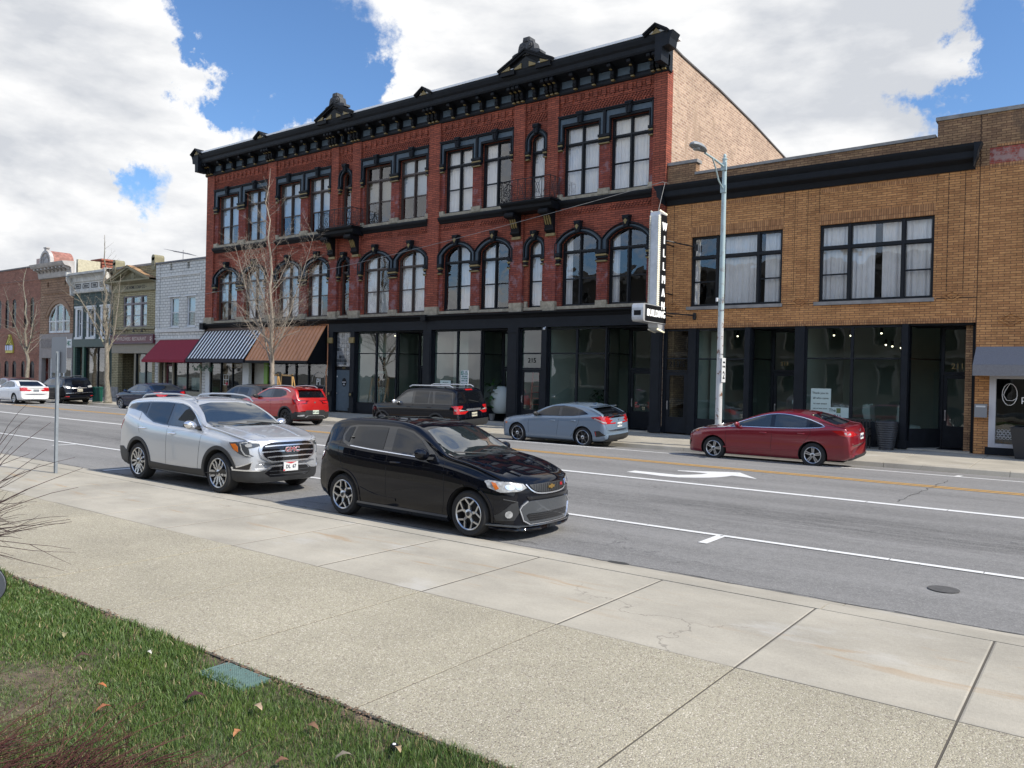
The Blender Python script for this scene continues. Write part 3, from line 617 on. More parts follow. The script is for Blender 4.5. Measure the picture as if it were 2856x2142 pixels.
# side and back walls: real thickness, the right one steps down towards the back
b = MB(); prof = [(YW + .002, .1), (47, .1), (47, 13.8), (42.6, 14.32), (38.3, 14.82), (33.8, 15.2), (30.1, 15.38), (YW + .002, 15.50)]
b.prism(prof, XR - .3, XR - .001, 'x'); b.build('side_wall', M['side_brick'], RB)
b = MB(); b.prism(prof, XL + .001, XL + .3, 'x'); b.box(XL + .3, XR - .3, 46.7, 47, .1, 13.6); b.build('side_wall', M['side_brick'], RB)
b = MB(); b.prism([(YW + .3, 14.6), (47, 13.3), (47, 13.4), (YW + .3, 14.75)], XL + .3, XR - .3, 'x'); b.build('roof', M['roof'], RB)
b = MB(); q = [(y, z + .004) for y, z in prof[2:]]
for (ya, za), (yb, zb) in zip(q, q[1:]): b.prism([(ya, za), (yb, zb), (yb, zb + .07), (ya, za + .07)], XR - .36, XR + .05, 'x')
b.build('coping', pmat('dark_coping', (.10, .09, .085), .7), RB)
b = MB(); b.prism([(YW - .004, 5.3), (YW + .11, 5.3), (YW + .11, 14.6), (YW - .004, 14.6)], XR - .05, XR + .004, 'x'); b.build('painted_corner', M['red_brick'], RB)
# floors and dark rooms behind the upper windows
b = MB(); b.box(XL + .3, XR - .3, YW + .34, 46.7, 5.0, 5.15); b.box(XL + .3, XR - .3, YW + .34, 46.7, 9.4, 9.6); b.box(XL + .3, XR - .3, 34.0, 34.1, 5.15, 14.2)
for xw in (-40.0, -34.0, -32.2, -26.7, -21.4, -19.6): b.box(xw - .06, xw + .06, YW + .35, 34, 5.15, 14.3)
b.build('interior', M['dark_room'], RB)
# pilasters
for k, (x0, x1) in enumerate(PIL):
 b = MB(); b.box(x0, x1, YW - .13, YW + .02, 5.55, 14.46)
 if k in (2, 3, 5, 6):      # stepped pilasters carrying the balcony brackets
  b.mat(1).box(x0 - .03, x1 + .03, YW - .16, YW, 5.56, 8.30)
 b.build('pilaster', [M['red_brick'], M['red_brick_worn']], RB)
 b = MB(); b.box(x0 - .04, x1 + .04, YW - .19, YW, 5.13, 5.56); b.build('stone_base', M['stone'], RB)
# corbelled brick bands
def corbels(x0, x1, mb):
 u = .40; n = max(1, round((x1 - x0) / u)); u = (x1 - x0) / n
 mb.box(x0, x1, YW - .075, YW, 14.34, 14.46)
 for i in range(n):
  x = x0 + i * u
  mb.box(x + .02, x + u * .56, YW - .07, YW, 14.10, 14.34); mb.box(x + .07, x + u * .48, YW - .045, YW, 14.0, 14.10)
  mb.box(x + u * .62, x + u * .96, YW - .05, YW, 14.24, 14.34); mb.box(x + u * .68, x + u * .9, YW - .03, YW, 14.16, 14.24)
def lattice(x0, x1, z0, z1, mb, w=.15, h=.072):
 rows = int((z1 - z0) / h)
 for r in range(rows):
  x = x0 + (r % 3) * w / 3 * 1.0
  while x < x1 - .05:
   mb.box(x, min(x + w * .55, x1), YW - .045, YW, z0 + r * h, z0 + (r + .94) * h); x += w
bands = [(PIL[a][1], PIL[c][0]) for a, c in ((0, 1), (1, 2), (2, 3), (3, 4), (4, 5), (5, 6), (6, 7))]
for x0, x1 in bands:
 b = MB(); corbels(x0 + .02, x1 - .02, b); lattice(x0 + .12, x1 - .12, 13.56, 13.93, b)
 b.box(x0 + .02, x1 - .02, YW - .035, YW, 13.94, 13.985)
 b.build('corbelled_band', M['red_brick'], RB)
for x0, x1 in WIN:
 b = MB(); lattice(x0 - .1, x1 + .1, 9.27, 9.49, b, .15, .072); b.build('brick_lattice', M['red_brick'], RB)
# belt ledges and stone sills
for a, c, ws in BAYS:
 x0, x1 = PIL[a][1], PIL[c][0]
 b = MB(); b.prism([(YW, 9.56), (YW - .06, 9.58), (YW - .10, 9.64), (YW - .20, 9.72), (YW - .24, 9.80), (YW - .24, 9.86), (YW, 9.90)], x0, x1, 'x')
 b.build('belt_ledge', M['paint'], RB)
 b = MB(); b.box(x0 + .02, x1 - .02, YW - .10, YW, 9.90, 10.03)
 b.box(x0 + .003, WIN[ws[0]][0], YW - .12, YW + .02, 9.93, 10.16); b.box(WIN[ws[0]][1], WIN[ws[1]][0], YW - .13, YW + .02, 9.93, 10.18); b.box(WIN[ws[1]][1], x1 - .003, YW - .12, YW + .02, 9.93, 10.16)
 b.build('stone_sill', M['stone'], RB); b = MB()
 b.box(x0 + .02, x1 - .02, YW - .09, YW, 5.20, 5.33); b.box(WIN[ws[0]][1], WIN[ws[1]][0], YW - .12, YW + .02, 5.21, 5.52)
 b.build('stone_sill', M['stone'], RB)
 for zz0, zz1 in ((10.18, 12.1), (5.52, 7.22)):
  b = MB(); b.box(WIN[ws[0]][1] + .003, WIN[ws[1]][0] - .003, YW - .05, YW, zz0, zz1); b.build('pier', M['red_brick_worn'], RB)
  for xa, xb in ((x0, WIN[ws[0]][0]), (WIN[ws[1]][1], x1)):
   b = MB(); b.box(xa + .003, xb - .003, YW - .035, YW, zz0, zz1); b.build('pier', M['red_brick_worn'], RB)
for x0, x1 in NAR:
 b = MB(); b.box(x0 - .17, x1 + .17, YW - .09, YW, 5.20, 5.33); b.box(x0 - .14, x0 - .002, YW - .1, YW, 5.34, 5.6); b.box(x1 + .002, x1 + .14, YW - .1, YW, 5.34, 5.6); b.build('stone_sill', M['stone'], RB)
# window hoods
def hood_sq(x0, x1, xa, xb):      # square headed hood of the third floor: legs down both sides
 b = MB(); zt = 13.46; zl = 12.16
 out = [(xa, zl), (xa, zt), (xb, zt), (xb, zl)]
 b.prism([(xa, zl), (x0, zl), (x0, Z3S), (x1, Z3S), (x1, zl), (xb, zl), (xb, zt), (xa, zt)], YW - .06, YW + .05)
 e = .055
 b.prism([(xa, zl), (xa + e, zl), (xa + e, zt - e), (xb - e, zt - e), (xb - e, zl), (xb, zl), (xb, zt), (xa, zt)], YW - .15, YW - .06)
 b.prism([(x0 - .045, zl), (x0, zl), (x0, Z3S), (x1, Z3S), (x1, zl), (x1 + .045, zl), (x1 + .045, Z3S + .07), (x0 - .045, Z3S + .07)], YW - .12, YW - .06)
 b.box(xa - .02, xb + .02, YW - .19, YW, zt, zt + .05)
 b.mat(1).prism([(xa + e + .02, zl + .06), (x0 - .06, zl + .06), (x0 - .06, Z3S + .11), (x1 + .06, Z3S + .11), (x1 + .06, zl + .06), (xb - e - .02, zl + .06), (xb - e - .02, zt - e - .02), (xa + e + .02, zt - e - .02)], YW - .085, YW - .062)
 return b
def keystone(cx, z0, z1, gold=False):
 b = MB(); b.prism([(cx - .10, z0), (cx + .10, z0), (cx + .15, z1), (cx - .15, z1)], YW - .24, YW - .02)
 b.box(cx - .17, cx + .17, YW - .27, YW - .02, z1, z1 + .06); b.tube([(cx - .14, YW - .25, z1 - .06), (cx + .14, YW - .25, z1 - .06)], .05, 8)
 for dx in (-.06, .06): b.box(cx + dx - .018, cx + dx + .018, YW - .262, YW - .235, z0 + .04, z1 - .1)
 if gold: b.mat(1).prism([(cx - .09, z0 + .24), (cx, z0 + .10), (cx + .09, z0 + .24), (cx, z0 + .34)], YW - .275, YW - .245)
 return b
def spring_block(x0, x1, z0, z1):
 b = MB(); h = z1 - z0
 b.box(x0 - .01, x1 + .01, YW - .20, YW + .01, z1 - h * .30, z1); b.box(x0 + .01, x1 - .01, YW - .14, YW + .01, z0 + h * .25, z1 - h * .30); b.box(x0 + .0, x1 - .0, YW - .17, YW + .01, z0 + h * .02, z0 + h * .12)
 b.mat(1).box(x0 + .005, x1 - .005, YW - .185, YW + .01, z0 + h * .44, z0 + h * .60); b.box(x0 + .01, x1 - .01, YW - .165, YW + .01, z0 - h * .10, z0 + h * .02 - .002)
 return b
for a, c, ws in BAYS:
 xp0, xp1 = PIL[a][1], PIL[c][0]; w1, w2 = WIN[ws[0]], WIN[ws[1]]; xm = (w1[1] + w2[0]) / 2
 for (x0, x1), xa, xb in ((w1, xp0 + .01, xm - .004), (w2, xm + .004, xp1 - .01)):
  hood_sq(x0, x1, xa, xb).build('window_hood', [M['paint'], M['paint_slate']], RB)
  keystone((x0 + x1) / 2, Z3S + .04, 13.50).build('keystone', M['paint'], RB)
  # arched hood of the second floor
  zl = 7.42; bb = MB(); cx = (x0 + x1) / 2
  def ring(da, db, ya, yb, zlo=zl, r0=R2, mi=0):
   ia = opening(x0 - da, x1 + da, zlo, Z2S, r0 + da * .75)[2:]; ob = opening(max(x0 - db, xa), min(x1 + db, xb), zlo, Z2S, r0 + db * .52)[2:]
   poly = [(ia[0][0], zlo)] + ia + [(ia[-1][0], zlo)] + [(ob[-1][0], zlo)] + ob[::-1] + [(ob[0][0], zlo)]
   bb.mat(mi)
   inn = [(ia[0][0], zlo)] + ia + [(ia[-1][0], zlo)]; ou = [(ob[0][0], zlo)] + ob + [(ob[-1][0], zlo)]
   for i in range(len(inn) - 1): bb.prism([inn[i], inn[i + 1], ou[i + 1], ou[i]], ya, yb)
  ring(0.0, .34, YW - .06, YW + .05); ring(0.0, .06, YW - .12, YW - .06); ring(.29, .36, YW - .17, YW - .055); ring(.09, .25, YW - .085, YW - .061, mi=1)
  # spandrel fill between hood and pilaster
  bb.mat(0)
  bb.build('window_hood', [M['paint'], M['paint_slate']], RB)
  keystone(cx, Z2S + R2 + .0, Z2S + R2 + .42, True).build('keystone', [M['paint'], M['gold']], RB)
 for zz0, zz1 in ((12.06, 12.42), (7.16, 7.62)):
  spring_block(w1[1], w2[0], zz0, zz1).build('spring_block', [M['paint'], M['gold']], RB)
  spring_block(xp0 + .01, w1[0], zz0, zz1).build('spring_block', [M['paint'], M['gold']], RB)
  spring_block(w2[1], xp1 - .01, zz0, zz1).build('spring_block', [M['paint'], M['gold']], RB)
for x0, x1 in NAR:
 cx = (x0 + x1) / 2
 for zs, rs, zl in ((12.72, .30, 12.2), (7.95, .36, 7.5)):
  bb = MB()
  for da, db, ya, yb, mi in ((0, .2, YW - .06, YW + .05, 0), (0, .05, YW - .12, YW - .06, 0), (.15, .21, YW - .16, YW - .06, 0), (.06, .14, YW - .085, YW - .061, 1)):
   bb.mat(mi); ia = opening(x0 - da, x1 + da, zl, zs, rs + da)[2:]; ob = opening(x0 - db, x1 + db, zl, zs, rs + db)[2:]
   inn = [(ia[0][0], zl)] + ia + [(ia[-1][0], zl)]; ou = [(ob[0][0], zl)] + ob + [(ob[-1][0], zl)]
   for i in range(len(inn) - 1): bb.prism([inn[i], inn[i + 1], ou[i + 1], ou[i]], ya, yb)
  bb.build('window_hood', [M['paint'], M['paint_slate']], RB)
  keystone(cx, zs + rs, zs + rs + .34, zs < 9).build('keystone', [M['paint'], M['gold']], RB)
  for xa, xb in ((x0 - .2, x0), (x1, x1 + .2)): spring_block(xa, xb, zl - .28, zl + .06).build('spring_block', [M['paint'], M['gold']], RB)
# windows
M['blind'] = pmat('tan_blind', (.42, .38, .30), .7)
D3 = [('SG', 'S'), 'SG', ('S', 'SG'), 'SG', 'B', 'S', 'C', ('C', 'x'), 'C', 'C']
D2 = ['S', ('SC', 'S'), 'SC', ('C', 'S'), ('C', 'G'), 'CG', ('x', 'C'), ('C', 'x'), ('L', 'x'), ('L', 'x')]
for k, (x0, x1) in enumerate(WIN):
 fr = M['sash_brown'] if k < 6 else M['sash_black']
 sash_window(RB, x0, x1, Z3, Z3S, 0, 2, 12.30, YW + .17, fr, M['glass_up'], D3[k], 10 + k)
 sash_window(RB, x0, x1, Z2, Z2S, R2, 2, 7.68, YW + .17, fr, M['glass_up'], D2[k], 40 + k)
for k, (x0, x1) in enumerate(NAR):
 fr = M['sash_brown'] if k == 0 else M['sash_black']
 sash_window(RB, x0, x1, Z3, 12.72, .30, 1, 12.25, YW + .17, fr, M['glass_up'], 'x' if k == 0 else 'C', 70 + k)
 sash_window(RB, x0, x1, Z2, 7.95, .36, 1, 7.66, YW + .17, fr, M['glass_up'], 'x' if k == 0 else 'C', 80 + k)
# cornice
b = MB()
prof = [(YW + .1, 14.42), (YW - .16, 14.44), (YW - .20, 14.50), (YW - .20, 14.58), (YW - .15, 14.62), (YW - .12, 15.02), (YW - .26, 15.08), (YW - .70, 15.13), (YW - .74, 15.20), (YW - .76, 15.36), (YW - .84, 15.44), (YW - .90, 15.58), (YW - .92, 15.67), (YW + .1, 15.71)]
b.prism(prof, XL - .12, XR + .08, 'x')
# the cornice turns the right corner
b.prism([(XR + .08, 14.6), (XR + .10, 15.1), (XR + .40, 15.15), (XR + .44, 15.40), (XR + .56, 15.66), (XR - .2, 15.70), (XR - .2, 14.6)], YW - .93, YW - .30)
b.prism([(XL - .12, 14.6), (XL - .14, 15.1), (XL - .40, 15.15), (XL - .44, 15.40), (XL - .56, 15.66), (XL + .2, 15.70), (XL + .2, 14.6)], YW - .93, YW - .30)
b.build('cornice', M['paint'], RB)
b = MB(); b.box(XL - .4, XR + .3, YW - .90, YW + .35, 15.705, 15.80); b.build('cornice_flashing', M['roofcap'], RB)
xs_all = []
def bracket(cx, w=.15, big=1.0):
 b = MB(); y = YW - .12; z = 15.10
 pr = [(y, z), (y - .52 * big, z), (y - .56 * big, z - .05), (y - .55 * big, z - .14), (y - .46 * big, z - .19), (y - .34 * big, z - .17), (y - .26 * big, z - .24), (y - .24 * big, z - .36), (y - .27 * big, z - .42), (y - .22 * big, z - .52), (y - .10, z - .56), (y, z - .52)]
 b.prism(pr, cx - w / 2, cx + w / 2, 'x')
 b.tube([(cx - w / 2 - .015, y - .49 * big, z - .10), (cx + w / 2 + .015, y - .49 * big, z - .10)], .065, 10); b.tube([(cx - w / 2 - .012, y - .21 * big, z - .44), (cx + w / 2 + .012, y - .21 * big, z - .44)], .05, 10)
 b.mat(1).box(cx - w * .3, cx + w * .3, y - .40 * big, y - .30 * big, z - .225, z - .19); b.box(cx - w * .45, cx + w * .45, y - .20, y - .01, z - .61, z - .565)
 return b
for k, (x0, x1) in enumerate(PIL):
 cx = (x0 + x1) / 2 + (-.06 if k == 7 else 0)
 b = MB()
 for dx in (-.24, 0, .24):
  q = bracket(cx + dx, .15, 1.12); n0 = len(b.v); b.v += q.v; b.f += [tuple(n0 + i for i in f) for f in q.f]; b.m += q.m
 b.build('bracket', [M['paint_blk'], M['gold']], RB)
for x0, x1 in bands:
 n = 4 if x1 - x0 > 2 else 1
 for i in range(n):
  cx = x0 + (x1 - x0) * (i + 1) / (n + 1); bracket(cx).build('bracket', [M['paint_blk'], M['gold']], RB)
 for i in range(n + 1):
  a_ = x0 + (x1 - x0) * i / (n + 1) + .16; c_ = x0 + (x1 - x0) * (i + 1) / (n + 1) - .16
  if c_ - a_ > .1:
   b = MB(); b.box(a_, c_, YW - .155, YW - .13, 14.68, 14.98); b.build('frieze_panel', M['paint_slate'], RB)
b = MB()
for x0, x1 in bands: b.box(x0 - .5, x1 + .5, YW - .68, YW - .14, 15.112, 15.122)
def gable(cx, hw, zb, zp, big):
 b = MB(); y0, y1 = YW - .99, YW - .25
 t = .11 if big else .08
 b.prism([(cx - hw, zb), (cx + hw, zb), (cx + hw, zb + t * .9), (cx, zp), (cx - hw, zb + t * .9)], y0 + .12, y1)
 for s in (-1, 1):
  b.prism([(cx, zp), (cx + s * hw * 1.06, zb + t), (cx + s * hw * 1.06, zb - .02), (cx, zp - t * 1.35)], y0 - .03, y0 + .12)
  b.prism([(cx, zp + .03), (cx + s * (hw * 1.06 + .05), zb + t + .02), (cx + s * (hw * 1.06 + .02), zb + t - .05), (cx, zp - .04)], y0 - .08, y1 + .02)
 if big:
  b.box(cx - hw * .98, cx - hw * .42, y0 - .01, y0 + .1, zb - .16, zb + .05); b.box(cx + hw * .42, cx + hw * .98, y0 - .01, y0 + .1, zb - .16, zb + .05)
  b.mat(2).prism([(cx - hw * .62, zb + .0), (cx + hw * .62, zb + .0), (cx, zp - .3)], y0 + .05, y0 + .119)
  b.mat(1)
  for s in (-1, 1):
   b.prism([(cx + s * hw * .93, zb + .03), (cx + s * hw * .60, zb + .03), (cx + s * hw * .60, zb + .20)], y0 - .04, y0 + .02)
   b.prism([(cx + s * hw * .15, zb + .02), (cx + s * hw * .50, zb + .02), (cx + s * hw * .15, zb + .24)], y0 + .0, y0 + .045)
 else: b.mat(1).prism([(cx - hw * .45, zb + .04), (cx + hw * .45, zb + .04), (cx, zp - .14)], y0 + .04, y0 + .118)
 b.build('pediment', [M['paint_blk'], M['gold'], M['dark_room']], RB)
for cx in (-46.0, -39.5, -26.7, -14.42): gable(cx, .46, 15.62, 16.02, False)
for cx in (-33.12, -20.66):
 gable(cx, 1.36, 15.66, 16.46, True)
 b = MB(); o_ = [(-.78, 0), (.78, 0), (.78, .10), (.66, .16), (.46, .20), (.42, .42), (.36, .54), (.20, .60), (.17, .78), (-.17, .78), (-.20, .60), (-.36, .54), (-.42, .42), (-.46, .20), (-.66, .16), (-.78, .10)]
 b.prism([(cx + u * .96, 16.22 + v) for u, v in o_], YW - .93, YW - .50)
 for dx in (-.2, .2):
  b.lathe([(.12, -.04), (.15, 0), (.12, .04)], (cx + dx, YW - .94, 16.60), 14, 'y'); b.lathe([(.05, -.03), (.06, 0), (.05, .03)], (cx + dx, YW - .985, 16.60), 10, 'y')
 b.box(cx - .12, cx + .12, YW - .97, YW - .92, 16.80, 16.97)
 b.build('finial', pmat('weathered_black', (.05, .052, .055), .7, var=.6, vscale=7), RB)
# balconies: platform, scroll brackets and an iron railing
for kk, (xa, xb) in enumerate(((-34.45, -31.62), (-22.0, -19.2))):
 yf = YW - .88
 b = MB(); b.prism([(YW - .01, 9.50), (yf + .25, 9.50), (yf + .12, 9.62), (yf + .10, 9.74), (yf, 9.82), (yf, 9.93), (YW - .01, 9.95)], xa + .06, xb - .06, 'x')
 b.box(xa, xb, yf - .04, YW - .01, 9.86, 9.935); b.build('balcony_platform', M['paint_blk'], RB)
 for cx in (xa + .48, xb - .48):
  b = MB(); pr = [(YW, 9.5), (yf + .12, 9.5), (yf + .08, 9.40), (yf + .16, 9.28), (yf + .34, 9.27), (yf + .48, 9.14), (yf + .56, 8.86), (yf + .62, 8.62), (YW - .14, 8.52), (YW, 8.52)]
  b.prism(pr, cx - .22, cx + .22, 'x')
  b.tube([(cx - .25, yf + .18, 9.38), (cx + .25, yf + .18, 9.38)], .11, 12); b.tube([(cx - .24, yf + .64, 8.68), (cx + .24, yf + .64, 8.68)], .08, 12)
  b.mat(1)
  for dx in (-.12, 0, .12): b.prism([(yf + .36, 9.24), (yf + .46, 9.26), (yf + .60, 8.84), (yf + .52, 8.90)], cx + dx - .03, cx + dx + .03, 'x')
  b.box(cx - .25, cx + .25, YW - .2, YW, 8.40, 8.52); b.build('balcony_bracket', [M['paint_blk'], M['gold']], RB)
 b = MB(); zb, zt = 9.97, 10.88; r = .014
 cor = [(xa + .1, YW - .08), (xa + .1, yf + .05), (xb - .1, yf + .05), (xb - .1, YW - .08)]
 for z in (zb + .04, zt): b.tube([(x, y, z) for x, y in cor], .018, 6)
 for (xx0, yy0), (xx1, yy1) in zip(cor, cor[1:]):
  L = math.hypot(xx1 - xx0, yy1 - yy0); n = max(2, round(L / .42)); ux, uy = (xx1 - xx0) / L, (yy1 - yy0) / L
  for i in range(n):
   c0 = L * i / n; c1 = L * (i + 1) / n; cm = (c0 + c1) / 2
   P = lambda s, z: (xx0 + ux * s, yy0 + uy * s, z)
   b.tube([P(c0, zb), P(c0, zt)], r, 5)
   if i % 2 == 0 or n < 3:
    b.tube([P(c0 + .02, zb + .05), P(c1 - .02, zt - .02)], r * .8, 4); b.tube([P(c1 - .02, zb + .05), P(c0 + .02, zt - .02)], r * .8, 4)
    b.tube([P(cm + .10 * math.cos(a), (zb + zt) / 2 + .22 * math.sin(a)) for a in [j * math.pi / 7 for j in range(15)]], r * .8, 4)
   else:
    for sgn in (1, -1):
     sp = []
     for j in range(20):
      a = j * .42; rr = .135 * (1 - j / 22)
      sp.append(P(cm + math.cos(a) * rr * sgn, (zb + zt) / 2 + sgn * .25 + math.sin(a) * rr))
     b.tube(sp, r * .8, 4)
    b.tube([P(cm + .12, (zb + zt) / 2 + .22), P(cm, (zb + zt) / 2), P(cm - .12, (zb + zt) / 2 - .22)], r * .8, 4)
  b.tube([P(L, zb), P(L, zt)], r, 5)
 b.build('balcony_railing', M['iron'], RB)
# ================================================================ ground floor shopfronts of the brick building
ZF = .15
def shop_glazing(par, x0, x1, z0, z1, muls, zt, y=YW + .10, fw=.06, name='shop_window', gm=None, ft=.05):
 cx = [x0 + fw] + [v for m_ in muls for v in (m_ - .045, m_ + .045)] + [x1 - fw]; holes = []
 for i in range(0, len(cx), 2):
  a, b_ = cx[i], cx[i + 1]
  if zt: holes += [[(a, z0 + fw), (b_, z0 + fw), (b_, zt - .025), (a, zt - .025)], [(a, zt + .025), (b_, zt + .025), (b_, z1 - fw), (a, z1 - fw)]]
  else: holes.append([(a, z0 + fw), (b_, z0 + fw), (b_, z1 - fw), (a, z1 - fw)])
 f = MB(); f.holed([(x0, z0), (x1, z0), (x1, z1), (x0, z1)], holes, y - ft, y + ft); w_ = f.build(name, M['paint'], par)
 g = MB(); g.quad((x0 + .03, y + .01, z0 + .03), (x1 - .03, y + .01, z0 + .03), (x1 - .03, y + .01, z1 - .03), (x0 + .03, y + .01, z1 - .03)); g.build('glass', gm or M['glass_shop'], w_)
 return w_
def door(par, x0, x1, z0, z1, y, mat, glass_z0=.65, stile=.13, label=None, handle=-1, gm=None):
 f = MB(); f.holed([(x0, z0), (x1, z0), (x1, z1), (x0, z1)], [[(x0 + stile, z0 + glass_z0), (x1 - stile, z0 + glass_z0), (x1 - stile, z1 - stile), (x0 + stile, z1 - stile)]], y - .03, y + .03)
 d = f.build('door', mat, par)
 if label: d['label'] = label
 g = MB(); g.quad((x0 + stile - .02, y, z0 + glass_z0 - .02), (x1 - stile + .02, y, z0 + glass_z0 - .02), (x1 - stile + .02, y, z1 - stile + .02), (x0 + stile - .02, y, z1 - stile + .02)); g.build('glass', gm or M['glass_shop'], d)
 hx = x0 + .07 if handle < 0 else x1 - .07
 h = MB(); h.tube([(hx, y - .03, z0 + .95), (hx, y - .08, z0 + .95), (hx, y - .08, z0 + 1.2), (hx, y - .03, z0 + 1.2)], .011, 6); h.box(hx - .02, hx + .02, y - .035, y - .03, z0 + .9, z0 + 1.25); h.build('handle', M['steel'], d)
 return d
def column(par, x0, x1, z0, z1, y0=YW - .12, y1=YW + .2, name='column', mat=None):
 b = MB(); b.box(x0, x1, y0, y1, z0 + .25, z1); b.box(x0 - .04, x1 + .04, y0 - .04, y1, z0, z0 + .25)
 if x1 - x0 > .35: b.box(x0 + .07, x1 - .07, y0 - .02, y0, z0 + .45, z1 - .35); b.box(x0 - .02, x1 + .02, y0 - .035, y1, z1 - .22, z1 - .16)
 b.build(name, mat or M['paint'], par)
def recess(par, x0, x1, z1, dx0, dx1, zt=3.1, gx=None, doorm=None, dlabel=None):
 """entry set back from the street: two glazed returns, tiled step, door with fanlight"""
 yb = YW + 1.35
 for (xa, xb, nm) in ((x0, dx0, 'entry_side_window'), (x1, dx1, 'entry_side_window')):
  L = math.hypot(xb - xa, 1.15); ux, uy = (xb - xa) / L, 1.15 / L
  f = MB(); fw = .05
  def Pt(s, z, d): return (xa + ux * s + uy * d, YW + .2 + uy * s - ux * d, z)
  outer = [(0, ZF), (L, ZF), (L, z1), (0, z1)]; hs = [[(fw, .78), (L - fw, .78), (L - fw, zt - .025), (fw, zt - .025)], [(fw, zt + .025), (L - fw, zt + .025), (L - fw, z1 - fw), (fw, z1 - fw)]]
  f.holed(outer, hs, -.035, .035); f.v = [Pt(u, v, d) for (u, d, v) in f.v]
  w_ = f.build(nm, M['paint'], par)
  g = MB(); g.add([Pt(u, v, d) for d in (-.045, .045) for u, v in ((0, ZF), (L, ZF), (L, .80), (0, .80))], [(0, 1, 2, 3), (7, 6, 5, 4), (3, 2, 6, 7)]); g.build('stall_riser', M['paint'], par)
  g = MB(); g.quad(Pt(.03, .7, 0), Pt(L - .03, .7, 0), Pt(L - .03, z1 - .03, 0), Pt(.03, z1 - .03, 0)); g.build('glass', M['glass_shop'], w_)
 b = MB(); b.holed([(dx0, ZF), (dx1, ZF), (dx1, z1), (dx0, z1)], [[(dx0 + .07, ZF), (dx1 - .07, ZF), (dx1 - .07, 2.62), (dx0 + .07, 2.62)], [(dx0 + .1, 2.72), (dx1 - .1, 2.72), (dx1 - .1, z1 - .1), (dx0 + .1, z1 - .1)]], yb - .05, yb + .05)
 fr = b.build('door_frame', M['paint'], par)
 g = MB(); g.quad((dx0 + .08, yb, 2.7), (dx1 - .08, yb, 2.7), (dx1 - .08, yb, z1 - .08), (dx0 + .08, yb, z1 - .08)); g.build('glass', M['glass_shop'], fr)
 door(par, dx0 + .08, dx1 - .08, ZF + .03, 2.61, yb, doorm or M['paint'], .72, .12, dlabel)
 b = MB(); b.box(x0, x1, YW + .05, yb + .2, z1 - .03, z1 + .02); b.build('entry_ceiling', M['paint_blk'], par)
 b = MB(); b.box(x0 + .02, x1 - .02, YW - .02, yb, .10, ZF + .012); b.build('entry_floor', G['broom'], par)
 b = MB(); b.box(dx0 + .05, dx1 - .05, YW + .35, yb - .2, ZF + .014, ZF + .026); b.build('door_mat', M['paint_blk'], par)
def interior(par, x0, x1, z1, yb, cuts=(), seed=0, wallm=None, lights=(), fl=None):
 b = MB(); b.box(x0, x1, YW + .3, yb, .02, ZF + .01); b.build('interior_floor', fl or M['room_floor'], par)
 b = MB(); b.box(x0, x1, yb, yb + .1, ZF, z1 + .5); b.build('back_wall', wallm or M['room_wall'], par)
 b = MB(); b.box(x0, x1, YW + .3, yb, z1 + .30, z1 + .36); b.build('interior_ceiling', M['room_dark'], par)
 for c in cuts:
  b = MB(); b.box(c - .06, c + .06, YW + .32, yb, ZF, z1 + .3); b.build('partition_wall', M['room_wall'], par)
 for (lx, ly, lz) in lights:
  b = MB(); b.lathe([(.03, 0), (.05, .02), (.05, .16), (.02, .18)], (lx, ly, lz + .02), 10); sp = b.build('spotlight', M['paint_blk'], par)
  b = MB(); b.blob((lx, ly, lz), .032); b.build('bulb', M['bulb'], sp)
ZT = 4.45
# frieze board and shop cornice
b = MB(); b.box(-34.3, XR - .0, YW - .10, YW + .25, 4.45, 4.90); b.box(-34.3, XR, YW - .115, YW - .10, 4.45, 4.50); b.box(-26.97, -26.93, YW - .11, YW - .10, 4.5, 4.9); b.build('fascia', M['paint'], RB)
b = MB(); prof = [(YW + .1, 4.90), (YW - .14, 4.90), (YW - .18, 4.95), (YW - .22, 5.00), (YW - .30, 5.05), (YW - .34, 5.09), (YW - .34, 5.14), (YW + .1, 5.16)]
b.prism(prof, XL - .15, XR + .0, 'x'); b.box(XL - .15, XL + .25, YW - .40, YW, 4.80, 5.20); b.box(-27.12, -26.80, YW - .38, YW, 4.88, 5.17); b.build('shop_cornice', M['paint_blk'], RB)
# columns
for x0, x1 in ((-34.14, -33.80), (-32.42, -32.10), (-27.14, -26.60), (-21.92, -21.32), (-20.06, -19.78), (-14.74, -14.27)): column(RB, x0, x1, ZF, ZT)
b = MB()
for xc in (-33.97, -32.26):
 b.box(xc - .19, xc + .19, YW - .2, YW - .12, 3.85, 4.15)
b.build('capital', M['gold'], RB)
# bay with slate door under glass blocks
b = MB(); b.box(-33.80, -32.42, YW + .10, YW + .2, 2.42, 2.60); b.box(-33.80, -33.69, YW + .1, YW + .2, ZF, 4.45); b.box(-32.52, -32.42, YW + .1, YW + .2, ZF, 4.45); b.build('door_surround', M['paint_blk'], RB)
gb = bpy.data.materials.new('glass_block'); gb.use_nodes = True; t = NT(gb.node_tree); bs = t.n['Principled BSDF']
nv = t.noise(t.vmath('SNAP', t.obj(), (.195, 5, .192)), 3.1, 2, .5); t.put(bs.inputs['Base Color'], t.mix(t.ramp(nv, .38, .62), (.05, .06, .065), (.22, .24, .26))); bs.inputs['Roughness'].default_value = .08; bs.inputs['Specular IOR Level'].default_value = .8
b = MB(); nxb, nzb = 6, 9
for i in range(nxb):
 for j in range(nzb):
  w_ = (33.69 - 32.52) / nxb; h_ = (4.44 - 2.60) / nzb; x = -33.69 + i * w_; z = 2.60 + j * h_
  b.prism([(x + .012, z + .012), (x + w_ - .012, z + .012), (x + w_ - .012, z + h_ - .012), (x + .012, z + h_ - .012)], YW + .09, YW + .17)
